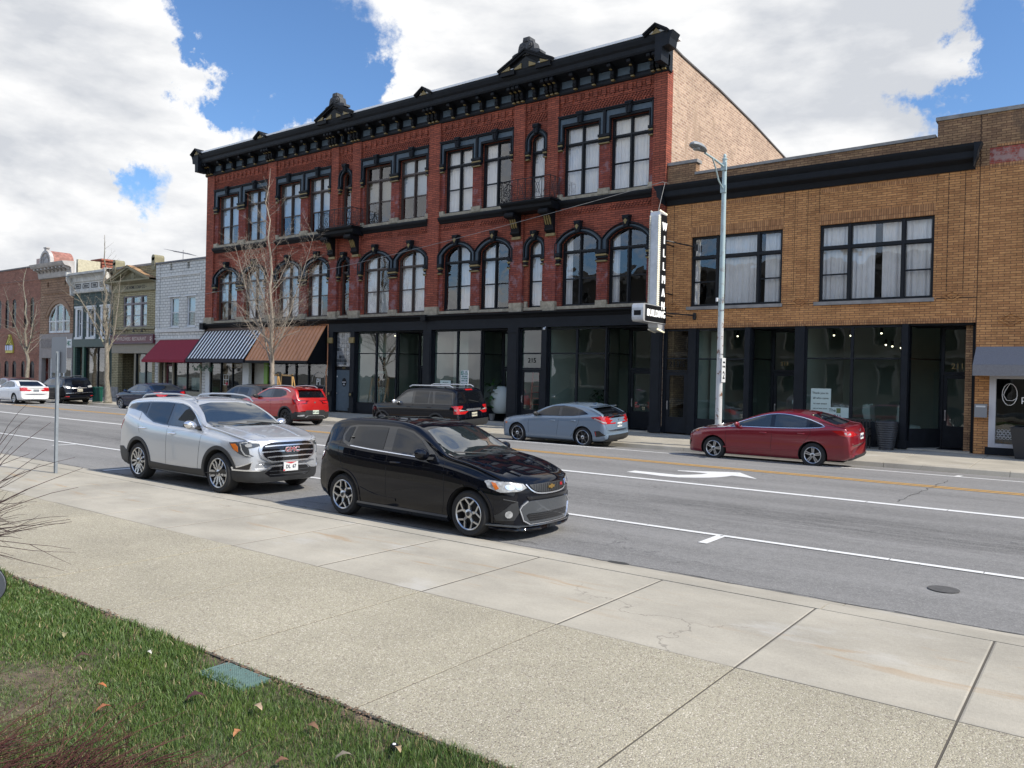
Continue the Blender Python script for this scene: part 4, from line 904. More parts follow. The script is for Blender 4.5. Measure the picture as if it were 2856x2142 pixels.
pn = MB(); pn.box(-33.69, -32.52, YW + .105, YW + .165, 2.60, 4.44); pf = pn.build('glass_block_panel', pmat('block_mortar', (.33, .35, .36), .8), RB); b.build('glass_blocks', gb, pf)
b = MB(); b.box(-33.68, -32.53, YW + .10, YW + .15, .22, 2.41); b.box(-33.55, -32.66, YW + .092, YW + .1, .34, 2.3)
dr = b.build('door', M['paint_slate'], RB); dr['label'] = 'solid slate grey door with a round black plaque'
b = MB(); b.lathe([(.17, 0), (.17, .012), (.0001, .012)], (-33.05, YW + .09, 1.75), 28, 'y'); pl = None
for i in range(len(b.v)): b.v[i] = (b.v[i][0], YW + .09 - (b.v[i][1] - YW - .09), 1.75 + (b.v[i][2] - 1.75) * 1.35)
b.build('plaque', M['paint_blk'], dr)
b = MB(); text_mb(b, 'ACADEMY', .062, on_wall(-33.05, YW + .076, 1.76), .004, bold=.002)
for a in range(10): b.tube([(-33.05, YW + .076, 1.60), (-33.05 + .09 * math.cos(math.pi * (a + .5) / 10), YW + .076, 1.60 + .09 * math.sin(math.pi * (a + .5) / 10))], .004, 4)
b.build('lettering', M['roofcap'], dr)
b = MB(); b.blob((-33.6, YW + .07, 1.15), .035); b.build('handle', M['steel'], dr)
b = MB(); text_mb(b, '219', .15, on_wall(-33.1, YW + .09, 2.51), .01); b.build('house_number', M['gold'], RB)
b = MB(); b.box(-33.66, -33.60, YW + .092, YW + .1, 2.02, 2.10); b.build('notice', M['white_paint'], dr)
for xc in (-33.97, -32.26):
 b = MB(); b.box(xc - .14, xc + .14, YW - .17, YW - .12, .98, 1.26); b.mat(1).lathe([(.07, 0), (.05, .02)], (xc, YW - .19, 1.12), 12, 'y'); b.build('rosette_panel', [M['paint_blk'], M['gold']], RB)
# left shop of the pair
shop_glazing(RB, -32.10, -29.12, .67, 4.40, [-30.60], 3.30)
b = MB(); b.box(-32.1, -29.12, YW + .04, YW + .16, ZF, .67); b.box(-32.0, -29.2, YW + .02, YW + .04, .26, .58); b.build('stall_riser', M['paint'], RB)
recess(RB, -29.12, -27.14, 4.40, -28.75, -27.55, 3.30)
shop_glazing(RB, -26.60, -23.56, .67, 4.42, [-25.04], 3.30)
b = MB(); b.box(-26.6, -23.56, YW + .04, YW + .16, ZF, .67); b.box(-26.5, -23.65, YW + .02, YW + .04, .26, .58); b.build('stall_riser', M['paint'], RB)
recess(RB, -23.56, -21.92, 4.40, -23.3, -22.2, 3.28)
# narrow door 215
def number_door(par, x0, x1, txt, zt=3.30, zb=2.66, ztop=4.40):
 b = MB(); b.holed([(x0, ZF), (x1, ZF), (x1, ztop), (x0, ztop)], [[(x0 + .06, ZF), (x1 - .06, ZF), (x1 - .06, zb - .06), (x0 + .06, zb - .06)], [(x0 + .07, zb), (x1 - .07, zb), (x1 - .07, zt - .03), (x0 + .07, zt - .03)], [(x0 + .07, zt + .03), (x1 - .07, zt + .03), (x1 - .07, ztop - .07), (x0 + .07, ztop - .07)]], YW + .06, YW + .16)
 f = b.build('door_frame', M['paint'], par)
 g = MB(); g.quad((x0 + .05, YW + .11, zb - .02), (x1 - .05, YW + .11, zb - .02), (x1 - .05, YW + .11, ztop - .05), (x0 + .05, YW + .11, ztop - .05)); g.build('glass', M['glass_shop'], f)
 door(par, x0 + .07, x1 - .07, ZF + .03, zb - .07, YW + .11, M['paint'], .62, .14)
 b = MB(); text_mb(b, txt, .30, on_wall((x0 + x1) / 2, YW + .095, (zb + zt) / 2), .006, bold=.004); b.build('house_number', M['paint_blk'], par)
number_door(RB, -21.32, -20.06, '215')
shop_glazing(RB, -19.78, -16.86, .67, 4.40, [-18.32], 3.30)
b = MB(); b.box(-19.78, -16.86, YW + .04, YW + .16, ZF, .67); b.box(-19.7, -16.95, YW + .02, YW + .04, .26, .58); b.build('stall_riser', M['paint'], RB)
recess(RB, -16.86, -14.74, 4.40, -16.45, -15.15, 3.30)
interior(RB, -34.2, XR - .3, 4.45, 35.5, (-33.9, -32.2, -26.9, -21.6, -19.9), lights=((-30.4, 30.2, 4.28), (-23.0, 30.4, 4.2), (-22.4, 31.0, 4.1), (-27.6, 31.2, 3.9)))
# shops under the two awnings
for xa, xb in ((XL + .02, -45.55), (-42.05, -41.45)): b = MB(); b.box(xa, xb, YW - .02, YW + .2, ZF, 4.9); b.build('white_boarding', M['white_paint'], RB)
b = MB(); b.box(XL, -34.3, YW - .02, YW + .25, 2.85, 5.0); b.build('fascia', M['paint_blk'], RB)
shop_glazing(RB, -45.55, -42.05, .75, 2.85, [-44.4, -43.2], None)
b = MB(); b.box(-45.55, -42.05, YW + .05, YW + .15, ZF, .75); b.build('stall_riser', M['paint_blk'], RB)
b = MB(); b.box(-41.45, -39.95, YW + .4, YW + .46, ZF, 2.85); b.build('white_boarding', pmat('cream_board', (.48, .47, .42), .7, var=.1), RB)
b = MB(); b.box(-39.95, -39.6, YW - .03, YW + .3, ZF, 2.85); b.build('green_post', pmat('lime_paint', (.19, .36, .05), .5), RB)
shop_glazing(RB, -39.6, -34.3, .6, 2.85, [-38.0, -37.1, -36.0], None)
b = MB(); b.box(-39.6, -34.3, YW + .05, YW + .15, ZF, .6); b.build('stall_riser', M['paint_blk'], RB)
b = MB(); b.box(XL + .3, -34.35, YW + .3, 34, .02, ZF + .01); b.box(XL + .3, -34.35, 34, 34.1, ZF, 4.9); b.box(-40.0, -39.9, YW + .5, 34, ZF, 4.9); b.build('interior', M['room_dark'], RB)
def window_sign(par, parts, mat, name='lettering'):
 b = MB()
 for txt, s, x, z, kw in parts: text_mb(b, txt, s, on_wall(x, YW + .08, z), .004, **kw)
 b.build(name, mat, par)
window_sign(RB, [('WINERY', .19, -42.6, 2.55, dict(bold=.003))], pmat('sign_cream', (.55, .50, .38), .6))
b = MB(); b.holed([(-43.15, 2.42), (-42.08, 2.42), (-42.08, 2.68), (-43.15, 2.68)], [[(-43.12, 2.45), (-42.11, 2.45), (-42.11, 2.65), (-43.12, 2.65)]], YW + .0, YW + .03); b.build('sign_frame', M['gold'], RB)
b = MB(); b.holed([(-44.1, 1.35), (-43.55, 1.35), (-43.55, 2.0), (-44.1, 2.0)], [[(-44.07, 1.38), (-43.85, 1.38), (-43.85, 1.66), (-44.07, 1.66)], [(-43.81, 1.38), (-43.58, 1.38), (-43.58, 1.66), (-43.81, 1.66)], [(-44.07, 1.70), (-43.85, 1.70), (-43.85, 1.97), (-44.07, 1.97)], [(-43.81, 1.70), (-43.58, 1.70), (-43.58, 1.97), (-43.81, 1.97)]], YW + .03, YW + .04); b.build('window_emblem', M['white_paint'], RB)
b = MB()
for (dx, dz) in ((0, 0), (.07, .02), (.03, .07), (.11, .07), (-.05, .03), (.06, -.05), (.13, -.01)): b.blob((-43.78 + dx, YW + .03, 1.42 + dz), .045, sy=.3)
b.build('window_emblem', pmat('berry_red', (.40, .02, .05), .5), RB)
window_sign(RB, [('PI', .55, -37.55, 1.75, dict(bold=.012)), ('PI', .50, -35.15, 1.72, dict(bold=.012))], M['white_paint'])
b = MB()
for a in range(0, 300, 12):
 a0, a1 = rad(a - 120), rad(a - 108); b.tube([(-35.15 + .55 * math.cos(a0), YW + .075, 1.72 + .55 * math.sin(a0)), (-35.15 + .55 * math.cos(a1), YW + .075, 1.72 + .55 * math.sin(a1))], .008 if a < 190 else .014, 4, )
b.build('window_emblem', M['white_paint'], RB)
# awnings (things that hang from the wall)
def awning(name, label, x0, x1, zt, zb, yt, yb, val, mats, stripes=0, cat='awning', ribs=0, sides=True, x0b=None, x1b=None):
 A = empty(name, ((x0 + x1) / 2, yt, zb), label, cat)
 x0b = x0 if x0b is None else x0b; x1b = x1 if x1b is None else x1b
 b = MB(); n = stripes * 2 if stripes else 1; th = .03
 def P(u, v, d=0):
  xa, xb = x0 + (x0b - x0) * v, x1 + (x1b - x1) * v
  return (xa + (xb - xa) * u, yt + (yb - yt) * v, zt + (zb - zt) * v + d)
 for i in range(n):
  b.mat(i % 2 if stripes else 0); u0, u1 = (i / n, (i + 1) / n)
  if stripes:      # narrow pale stripe, wide dark stripe
   k = i // 2; m_ = stripes; u0 = (k + (0 if i % 2 == 0 else .62)) / m_; u1 = (k + (.62 if i % 2 == 0 else 1)) / m_
  b.add([P(u0, 0), P(u1, 0), P(u1, 1), P(u0, 1), P(u0, 0, -th), P(u1, 0, -th), P(u1, 1, -th), P(u0, 1, -th)], [(0, 1, 2, 3), (7, 6, 5, 4)])
 b.build('canopy', mats[:2] if stripes else mats[0], A)
 b = MB(); b.box(x0b, x1b, yb - .02, yb + .02, zb - val, zb - .002); b.build('valance', mats[2] if len(mats) > 2 else mats[0], A)
 if sides:
  for xa, xt in ((x0b + .01, x0 + .01), (x1b - .01, x1 - .01)):
   b = MB(); b.add([(xt, yt, zt - .02), (xa, yb, zb - .02), (xa, yb, zb - val), (xt, yt, zb - val), (xt - .02, yt, zt - .02), (xa - .02, yb, zb - .02), (xa - .02, yb, zb - val), (xt - .02, yt, zb - val)], [(0, 1, 2, 3), (7, 6, 5, 4), (0, 1, 5, 4), (1, 2, 6, 5), (2, 3, 7, 6)])
   b.build('side_panel', mats[3] if len(mats) > 3 else mats[0], A)
 if ribs:
  for i in range(ribs + 1):
   u = i / ribs; b = MB(); p, q = Vector(P(u, 0, .02)), Vector(P(u, 1, .02)); b.tube([p, q], .022, 4); b.build('standing_seam', mats[0] if len(mats) < 5 else mats[4], A)
 return A
yb_ = YW - 1.35
awning('striped_awning', 'black and white striped sloping awning over the winery window', -46.05, -40.1, 4.72, 2.95, YW - .05, yb_, .24, [pmat('awning_black', (.018, .019, .028), .8), pmat('awning_white', (.85, .85, .85), .8), pmat('awning_valance', (.018, .019, .028), .8)], 18)
b = MB(); b.prism([(YW, 5.0), (YW - .12, 4.72), (YW, 4.70)], -46.05, -40.1, 'x'); b.build('awning_flashing', pmat('brown_flashing', (.10, .065, .05), .7), RB)
cop = pmat('copper_sheet', (.58, .26, .13), .6, metal=.0, var=.18, vscale=2.2); copr = pmat('copper_seam', (.62, .26, .08), .5, metal=.1)
awning('copper_awning', 'sloping copper coloured metal awning with raised seams and black side panels', -39.95, -34.45, 4.83, 2.86, YW - .05, yb_ + .05, .14, [cop, cop, M['paint_blk'], M['paint_blk'], copr], 0, 'awning', 17)
b = MB(); b.tube([(-34.22, YW - .1, 4.9), (-34.22, YW - .1, 2.6), (-34.25, YW - .16, 2.3), (-34.22, YW - .1, .3)], .03, 8); b.tube([(-35.2, YW - .1, 4.93), (-34.22, YW - .1, 4.9)], .035, 6); b.build('drainpipe', cop, RB)
# string bulbs and garland
b = MB(); g0 = random.Random(3)
for k in range(260):
 u = g0.random(); x = -46.0 + 2.3 * u; sag = abs(math.sin(u * math.pi * 3)); z = 2.55 - .0 + (-.28 + .30 * (1 - sag)) + g0.gauss(0, .05); y = YW - .9 + g0.gauss(0, .05); s = .05; a = g0.uniform(0, 6.28)
 b.add([(x + math.cos(a) * s, y, z), (x, y - .02, z + s * .6), (x - math.cos(a) * s, y, z - s * .3), (x, y + .02, z - s)], [(0, 1, 2, 3)])
tag(b.build('garland', pmat('garland_green', (.03, .10, .06), .6, var=.4), loc=(-45, YW - .9, 2.5)), 'green leafy garland hanging under the striped awning', 'garland')
b = MB()
for k in range(5): b.blob((-38.7 + k * .95, YW - .55, 2.55), .035)
b.tube([(-39.2 + k * .23, YW - .55, 2.62 - .03 * math.sin(k)) for k in range(21)], .006, 4)
tag(b.build('string_lights', M['white_paint'], loc=(-37, YW - .55, 2.6)), 'string of small white globe lights below the copper awning', 'string lights')
# ================================================================ two storey tan brick building
TB = empty('brick_building', (-8.8, YW, .14), 'two storey tan brick building with long black cornice and two curtained triple windows', 'building')
TX0, TX1 = -14.24, -3.46
TW = [(-13.15, -9.62), (-8.32, -4.70)]
b = MB(); b.holed([(TX0, 4.27), (TX1, 4.27), (TX1, 9.2), (TX0, 9.2)], [[(a, 5.10), (c, 5.10), (c, 7.80), (a, 7.80)] for a, c in TW], YW, YW + .3); b.build('wall', M['tan_brick'], TB)
b = MB(); pp = [(TX0, 9.2), (TX1 + .02, 9.2), (TX1 + .02, 10.82), (-4.68, 10.82), (-4.68, 10.30), (-13.05, 10.22), (-13.05, 10.68), (TX0, 10.70)]
b.prism(pp, YW + .0, YW + .34); b.build('parapet', M['old_brick'], TB)
b = MB(); b.box(-4.74, TX1 + .02, YW - .04, YW + .4, 10.82, 10.94); b.prism([(-13.08, 10.22), (-4.74, 10.30), (-4.74, 10.40), (-13.08, 10.32)], YW - .04, YW + .4); b.box(TX0 - .0, -12.98, YW - .04, YW + .4, 10.70, 10.82); b.build('coping', M['limestone'], TB)
def soldier(x0, x1, z0, z1, par, d=.006): b = MB(); b.box(x0, x1, YW - d, YW + .01, z0, z1); b.build('soldier_course', M['tan_soldier'], par)
for a, c in TW:
 soldier(a - .02, c + .02, 7.80, 8.18, TB); soldier(a - .0, c + .0, 8.92, 9.05, TB)
soldier(TX0, TX1, 4.27, 4.43, TB)
groove = pmat('brick_groove', (.045, .025, .015), .9)
b = MB()
for xg, z0, z1 in ((-13.18, 8.2, 9.1), (-9.6, 8.2, 9.1), (-8.36, 8.2, 9.1), (-4.66, 8.2, 9.1), (-13.9, 5.0, 9.1), (-9.2, 5.3, 9.1), (-8.75, 5.3, 9.1), (-4.32, 5.3, 9.1), (-3.85, 5.3, 9.1)): b.box(xg - .007, xg + .007, YW - .003, YW + .01, z0, z1)
b.box(-9.55, -8.45, YW - .003, YW + .01, 5.04, 5.065); b.box(-4.6, TX1, YW - .003, YW + .01, 5.06, 5.085); b.box(-3.46, -3.44, YW - .004, YW + .01, .2, 10.8)
b.build('brick_joint', groove, TB)
def diamond(cx, cz, par, s=.30):
 b = MB(); h = s * .62
 for (f_, d) in ((1.0, .03), (.5, .02)):
  for sx in (-1, 1):
   for sz in (-1, 1):
    p0, p1 = (cx + sx * s * f_, cz), (cx, cz + sz * h * f_); q0, q1 = (cx + sx * (s * f_ - .075), cz), (cx, cz + sz * (h * f_ - .055))
    b.prism([p0, p1, q1, q0], YW - d, YW + .01)
 b.build('brick_diamond', M['tan_brick'], par)
for cx in (-13.85, -8.98, -4.15): diamond(cx, 5.14, TB)
b = MB()
for a, c in TW: b.box(a - .14, c + .04, YW - .07, YW + .2, 4.98, 5.10)
b.build('stone_sill', M['limestone'], TB)
prof = [(YW + .05, 9.12), (YW - .06, 9.12), (YW - .10, 9.22), (YW - .14, 9.30), (YW - .34, 9.40), (YW - .36, 9.44), (YW - .37, 9.62), (YW - .44, 9.68), (YW - .50, 9.76), (YW - .52, 9.84), (YW + .05, 9.88)]
b = MB(); b.prism(prof, TX0 + .02, TX1 - .12, 'x'); b.prism([(TX0 + .02, 9.12), (TX0 - .08, 9.30), (TX0 - .20, 9.42), (TX0 - .22, 9.62), (TX0 - .38, 9.84), (TX0 + .02, 9.86)], YW - .515, YW - .14)
b.prism([(TX1 - .12, 9.12), (TX1 - .08, 9.30), (TX1 - .02, 9.42), (TX1 + .0, 9.62), (TX1 + .10, 9.84), (TX1 - .12, 9.86)], YW - .515, YW - .14); b.build('cornice', M['paint'], TB)
def triple(par, x0, x1, m1, m2, dr, seed):
 z0, z1, zt = 5.10, 7.80, 6.99; y = YW + .14; fw = .09
 xs = [x0 + fw, m1 - .07, m1 + .07, m2 - .07, m2 + .07, x1 - fw]; holes = []
 for i in range(0, 6, 2): holes += [[(xs[i], z0 + fw), (xs[i + 1], z0 + fw), (xs[i + 1], zt - .07), (xs[i], zt - .07)], [(xs[i], zt + .07), (xs[i + 1], zt + .07), (xs[i + 1], z1 - fw), (xs[i], z1 - fw)]]
 f = MB(); f.holed([(x0, z0), (x1, z0), (x1, z1), (x0, z1)], holes, y - .06, y + .06)
 for i in (0, 4): f.box(xs[i], xs[i + 1], y - .03, y + .03, 6.03, 6.08)
 f.box(x0 + .01, x1 - .01, y - .09, y - .062, zt - .05, zt + .05)
 for m_ in (m1, m2): f.box(m_ - .04, m_ + .04, y - .095, y - .062, z0, z1)
 w_ = f.build('window', M['sash_black'], par)
 g = MB(); g.quad((x0 + .03, y + .01, z0 + .03), (x1 - .03, y + .01, z0 + .03), (x1 - .03, y + .01, z1 - .03), (x0 + .03, y + .01, z1 - .03)); g.build('glass', M['glass_up'], w_)
 for i, d in zip((0, 2, 4), dr):
  a, c = xs[i] - .02, xs[i + 1] + .02
  for (u0, u1) in d:
   for zz0, zz1 in ((z0 + .05, zt), (zt, z1 - .04)):
    q = MB(); cloth(q, a + (c - a) * u0, a + (c - a) * u1, zz0, zz1, y + .15, seed=seed + i, amp=.04, per=.17); q.build('curtain', M['curtain'], w_, smooth=True)
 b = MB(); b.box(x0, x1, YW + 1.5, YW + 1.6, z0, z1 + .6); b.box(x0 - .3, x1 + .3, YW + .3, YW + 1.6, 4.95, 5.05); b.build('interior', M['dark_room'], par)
triple(TB, *TW[0], -12.10, -10.52, [[(0, .22)], [(.12, 1)], [(.2, 1)]], 5)
triple(TB, *TW[1], -7.33, -5.63, [[(0, 1)], [(0, .46), (.60, 1)], [(0, 1)]], 9)
# side walls, roof and floor between storeys
b = MB(); b.box(TX0 + .003, TX0 + .3, YW + .3, 45, .1, 9.9); b.box(TX1 - .3, TX1 - .003, YW + .3, 45, .1, 10.3); b.box(TX0 + .3, TX1 - .3, 44.7, 45, .1, 9.9); b.build('side_wall', M['old_brick'], TB)
b = MB(); b.box(TX0, TX1, YW + .34, 45, 9.75, 9.85); b.box(TX0 + .3, TX1 - .3, YW + .3, 44.7, 4.75, 4.95); b.build('roof', M['roof'], TB)
number_door(TB, -14.20, -13.16, '213½', 3.10, 2.64, 4.24)
b = MB(); b.box(-13.16, -12.86, YW - .04, YW + .2, ZF, 4.26); b.box(-14.24, -14.20, YW, YW + .2, ZF, 4.26); b.build('column', M['paint'], TB)
shop_glazing(TB, -12.86, -10.90, .72, 4.24, [], 3.08, name='shop_window')
b = MB(); b.box(-12.86, -10.90, YW + .04, YW + .16, ZF, .72); b.build('stall_riser', M['paint'], TB)
column(TB, -10.90, -10.70, ZF, 4.26)
recess(TB, -10.70, -9.08, 4.24, -10.35, -9.3, 3.1)
column(TB, -9.08, -8.74, ZF, 4.26, YW - .06)
shop_glazing(TB, -8.74, -5.56, .92, 4.24, [-7.16], 3.12)
b = MB(); b.box(-8.74, -5.56, YW + .04, YW + .16, ZF, .92); b.box(-8.6, -7.25, YW + .02, YW + .04, .3, .8); b.box(-7.1, -5.7, YW + .02, YW + .04, .3, .8); b.build('stall_riser', M['paint'], TB)
column(TB, -5.56, -5.38, ZF, 4.26)
recess(TB, -5.38, -3.52, 4.24, -4.60, -3.62, 3.12)
b = MB(); text_mb(b, '211', .26, on_wall(-4.1, YW + 1.27, 2.90), .006, bold=.004); text_mb(b, '213', .2, on_wall(-9.85, YW + 1.27, 2.95), .006, bold=.004); b.build('house_number', M['gold'], TB)
interior(TB, TX0 + .3, TX1 - .3, 4.3, 35.0, (-13.0, -9.0), lights=((-11.6, 30.0, 4.0), (-8.1, 30.3, 4.0), (-7.6, 30.6, 4.0), (-6.5, 30.3, 4.05), (-6.6, 31.5, 3.7), (-6.4, 31.6, 3.65), (-6.15, 31.8, 3.6), (-9.6, 31.3, 3.7)))
# right hand neighbour, only its left end shows
NB_ = empty('brick_building', (1.0, YW, .14), 'tan brick shop with grey awning and white framed window, cut by the right edge', 'building')
b = MB(); b.holed([(TX1 + .02, .12), (9, .12), (9, 9.2), (TX1 + .02, 9.2)], [[(-3.04, .34), (-.6, .34), (-.6, 2.62), (-3.04, 2.62)], [(-.4, .14), (.6, .14), (.6, 2.62), (-.4, 2.62)]], YW + .003, YW + .3); b.build('wall', M['tan_brick'], NB_)
b = MB(); b.box(TX1 + .02, 9, YW + .003, YW + .34, 9.2, 10.82); b.build('parapet', M['old_brick'], NB_)
b = MB(); b.box(TX1 + .02, 9.05, YW - .04, YW + .4, 10.82, 10.94); b.build('coping', M['limestone'], NB_)
b = MB(); b.box(-3.2, 2.0, YW - .006, YW + .01, 9.22, 9.72); b.build('patched_brickwork', M['patch_brick'], NB_)
soldier(-3.2, 6, 9.08, 9.22, NB_, .008); soldier(-3.0, 6, 9.74, 9.82, NB_, .01)
diamond(-2.52, 4.35, NB_, .36)
b = MB(); b.holed([(-3.04, .34), (-.6, .34), (-.6, 2.62), (-3.04, 2.62)], [[(-2.86, .48), (-.78, .48), (-.78, 2.5), (-2.86, 2.5)]], YW - .03, YW + .16); wf = b.build('shop_window', pmat('pale_frame', (.50, .50, .52), .5), NB_)
g = MB(); g.quad((-2.9, YW + .06, .45), (-.75, YW + .06, .45), (-.75, YW + .06, 2.55), (-2.9, YW + .06, 2.55)); g.build('glass', M['glass_shop'], wf)
b = MB(); pts = [(-2.50 + .20 * math.sin(a * .42), YW + .05, 2.02 + .34 * math.cos(a * .42)) for a in range(16)]; pts += [(-2.62, YW + .05, 2.14), (-2.66, YW + .05, 2.0), (-2.58, YW + .05, 1.84), (-2.42, YW + .05, 1.83), (-2.30, YW + .05, 1.92)]
b.tube(pts, .009, 5); text_mb(b, 'pen', .30, on_wall(-1.98, YW + .05, 1.90), .006); b.build('lettering', M['roofcap'], wf)
b = MB()
for i in range(20):
 for j in range(4):
  a = [(-2.82 + i * .10 + (j % 2) * .05 + .045 * math.cos(k * math.pi / 3), YW + .05, .66 + j * .075 + .04 * math.sin(k * math.pi / 3)) for k in range(7)]
  b.tube(a, .006, 3, False)
b.build('window_decal', M['white_paint'], wf)
b = MB(); b.box(-3.12, 3.0, YW - .05, YW + .0, .13, .36); b.build('plinth', M['paint'], NB_)
b = MB(); b.box(-3.0, 9, 33, 33.1, .15, 4); b.box(-3.4, 9, YW + .3, 33, 0, .16); b.box(-3.4, 9, YW + .3, 33, 3.4, 3.5); b.box(TX1+.03, 9, YW + .3, 45, 9.7, 9.8); b.box(TX1 + .05, TX1 + .3, YW + .3, 45, .1, 9.7); b.box(8.7, 9, YW + .3, 45, .1, 10.8); b.box(TX1 + .3, 8.7, 44.7, 45, .1, 9.7); b.build('interior', M['room_dark'], NB_)
aw = pmat('awning_grey', (.19, .19, .20), .9, var=.12, vscale=30)
awning('grey_awning', 'plain grey cloth awning at the right edge above the white framed window', -3.42, 4.0, 3.50, 2.92, YW - .02, YW - .75, .34, [aw], 0)
o = MB(); o.box(-3.42, -3.08, YW - .14, YW - .004, 1.28, 1.70); MBX = o.build('letter_box', pmat('grey_letterbox', (.22, .23, .24), .5), None, loc=(-3.25, YW, 1.28)); tag(MBX, 'grey wall letter box on the brick pier beside the white framed window', 'letter box')
o = MB(); o.box(-3.38, -3.12, YW - .146, YW - .141, 1.60, 1.65); o.build('slot', M['white_paint'], MBX)
# ================================================================ the older buildings further left
def shell(par, x0, x1, z1, mat, depth=44, zr=None):
 b = MB(); b.box(x0 + .003, x0 + .28, YW + .3, depth, .05, (zr or z1) - .3); b.build('side_wall', mat, par)
 b = MB(); b.box(x1 - .28, x1 - .003, YW + .3, depth, .05, (zr or z1) - .3); b.box(x0 + .28, x1 - .28, depth - .3, depth, .05, (zr or z1) - .3); b.build('side_wall', mat, par)
 b = MB(); b.box(x0 + .05, x1 - .05, YW + .3, depth, (zr or z1) - .55, (zr or z1) - .45); b.build('roof', M['roof'], par)
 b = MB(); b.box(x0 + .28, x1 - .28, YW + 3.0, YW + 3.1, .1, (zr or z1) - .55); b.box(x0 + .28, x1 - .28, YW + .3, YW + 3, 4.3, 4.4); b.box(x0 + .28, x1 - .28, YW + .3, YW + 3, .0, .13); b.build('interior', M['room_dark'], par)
# ---- white stone fronted shop
WB = empty('stone_building', (-49.1, YW, .14), 'white painted rough stone building with two tall windows above a maroon awning', 'building')
x0, x1 = -52.04, -46.05
b = MB(); b.holed([(x0, .13), (x1, .13), (x1, 9.34), (x0, 9.34)], [opening(-50.28, -49.22, 5.05, 7.04), opening(-48.30, -47.30, 5.05, 7.04), [(-50.4, 8.84), (-50.1, 8.84), (-50.1, 9.28), (-50.4, 9.28)], [(-48.35, 8.84), (-48.05, 8.84), (-48.05, 9.28), (-48.35, 9.28)], [(-51.6, .14), (-46.4, .14), (-46.4, 3.9), (-51.6, 3.9)]], YW, YW + .3); b.build('wall', M['white_brick'], WB)
b = MB(); b.box(-50.45, -48.0, YW + .22, YW + .29, 8.8, 9.3); b.build('vent_back', M['stone'], WB)
wst = pmat('white_stone_trim', (.60, .60, .57), .9, var=.1)
for nm, (a, c, d, e, f) in {'quoin': (x0, -51.55, 4.4, 9.3, .05), 'stone_panel': (-51.5, -46.7, 8.42, 8.52, .05), 'belt_course': (x0, x1, 4.72, 4.92, .07), 'lower_belt': (x0, x1, 4.24, 4.34, .06), 'panel_side': (-46.75, -46.62, 7.4, 8.52, .05)}.items():
 b = MB(); b.box(a, c, YW - f, YW, d, e); b.build(nm, M['white_brick'] if nm == 'quoin' else wst, WB)
b = MB(); b.box(x0 - .02, x1, YW - .06, YW + .35, 9.34, 9.46); b.build('coping', pmat('dark_cap', (.12, .12, .13), .6), WB)
for a, c in ((-50.28, -49.22), (-48.30, -47.30)):
 sash_window(WB, a, c, 5.05, 7.04, 0, 1, None, YW + .12, M['white_paint'], M['glass_up'], 'S', 3, zr=6.02)
 b = MB(); b.box(a - .12, c + .12, YW - .06, YW + .02, 4.98, 5.05); b.build('sill', M['white_paint'], WB); b = MB(); b.box(a - .14, c + .14, YW - .05, YW + .02, 7.04, 7.14); b.build('lintel', M['white_paint'], WB)
shell(WB, x0, x1, 9.3, M['white_brick'])
kh = pmat('khaki_frame', (.26, .235, .17), .6); mr = pmat('maroon_paint', (.10, .010, .022), .5)
shop_glazing(WB, -49.7, -46.6, .85, 3.9, [-48.2], None);
b = MB(); b.box(-49.75, -46.4, YW + .02, YW + .16, .14, .85); b.build('stall_riser', kh, WB)
for xa in (-49.85, -46.6, -50.9, -51.6):
 b = MB(); b.box(xa, xa + .17, YW - .03, YW + .18, .14, 3.9); b.build('column', kh, WB)
door(WB, -50.72, -49.85, .18, 2.6, YW + .12, mr, .55, .15, 'maroon shop door with a glazed panel')
for cx in (-49.0, -47.35):
 q = MB(); cloth(q, cx - .62, cx + .62, .95, 1.75, YW + .25, seed=3, amp=.02); q.build('lace_curtain', M['lace'], WB, smooth=True)
window_sign(WB, [('NAILS', .16, -49.0, 1.1, {}), ('BEAUTY', .16, -47.4, 1.1, {})], M['paint_blk'])
awning('maroon_awning', 'plain maroon cloth awning below the two white framed windows', -51.45, -46.35, 4.20, 2.86, YW - .03, YW - 1.25, .17, [pmat('maroon_cloth', (.24, .012, .03), .85, var=.08)], 0)
# ---- loan company building
LB = empty('brick_building', (-55, YW, .14), 'olive glazed brick building with a triangular pediment over a triple window', 'building')
x0, x1 = -57.84, -52.08
b = MB(); b.holed([(x0, .13), (x1, .13), (x1, 9.36), (x0, 9.36)], [opening(-56.42, -53.2, 5.17, 7.35), [(-56.95, .14), (-52.4, .14), (-52.4, 3.32), (-56.95, 3.32)]], YW, YW + .3); b.build('wall', M['olive_brick'], LB)
ol = pmat('olive_trim', (.24, .22, .14), .8, var=.18); olr = pmat('rusty_roof', (.33, .20, .10), .8, var=.5, vscale=3)
b = MB(); b.box(x0, x1, YW - .05, YW + .35, 9.36, 9.50); b.build('coping', M['limestone'], LB)
for xa in (x0 - .02, x1 - .5):
 b = MB(); b.box(xa, xa + .42, YW - .1, YW + .6, 9.0, 9.85); b.lathe([(.21, -.1), (.21, .6)], (xa + .21, YW, 9.84), 14, 'y'); b.build('parapet_post', ol, LB)
b = MB(); b.box(x0 + .05, x1, YW - .10, YW, 7.66, 8.16); b.prism([(YW, 8.16), (YW - .12, 8.18), (YW - .30, 8.26), (YW - .50, 8.32), (YW - .52, 8.42), (YW, 8.46)], x0 - .25, x1 + .02, 'x'); b.build('entablature', ol, LB)
b = MB(); xm, ya, yb2 = (x0 + x1) / 2, YW - .54, YW - .02
for s, xe in ((-1, x0 - .3), (1, x1 + .02)):
 b.prism([(xm, 9.42), (xe, 8.42), (xe, 8.30), (xm, 9.26)], ya, yb2); b.prism([(xm, 9.26), (xe - s * .3, 8.38), (xe - s * .34, 8.30), (xm, 9.14)], ya + .12, yb2)
b.build('pediment', ol, LB)
b = MB()
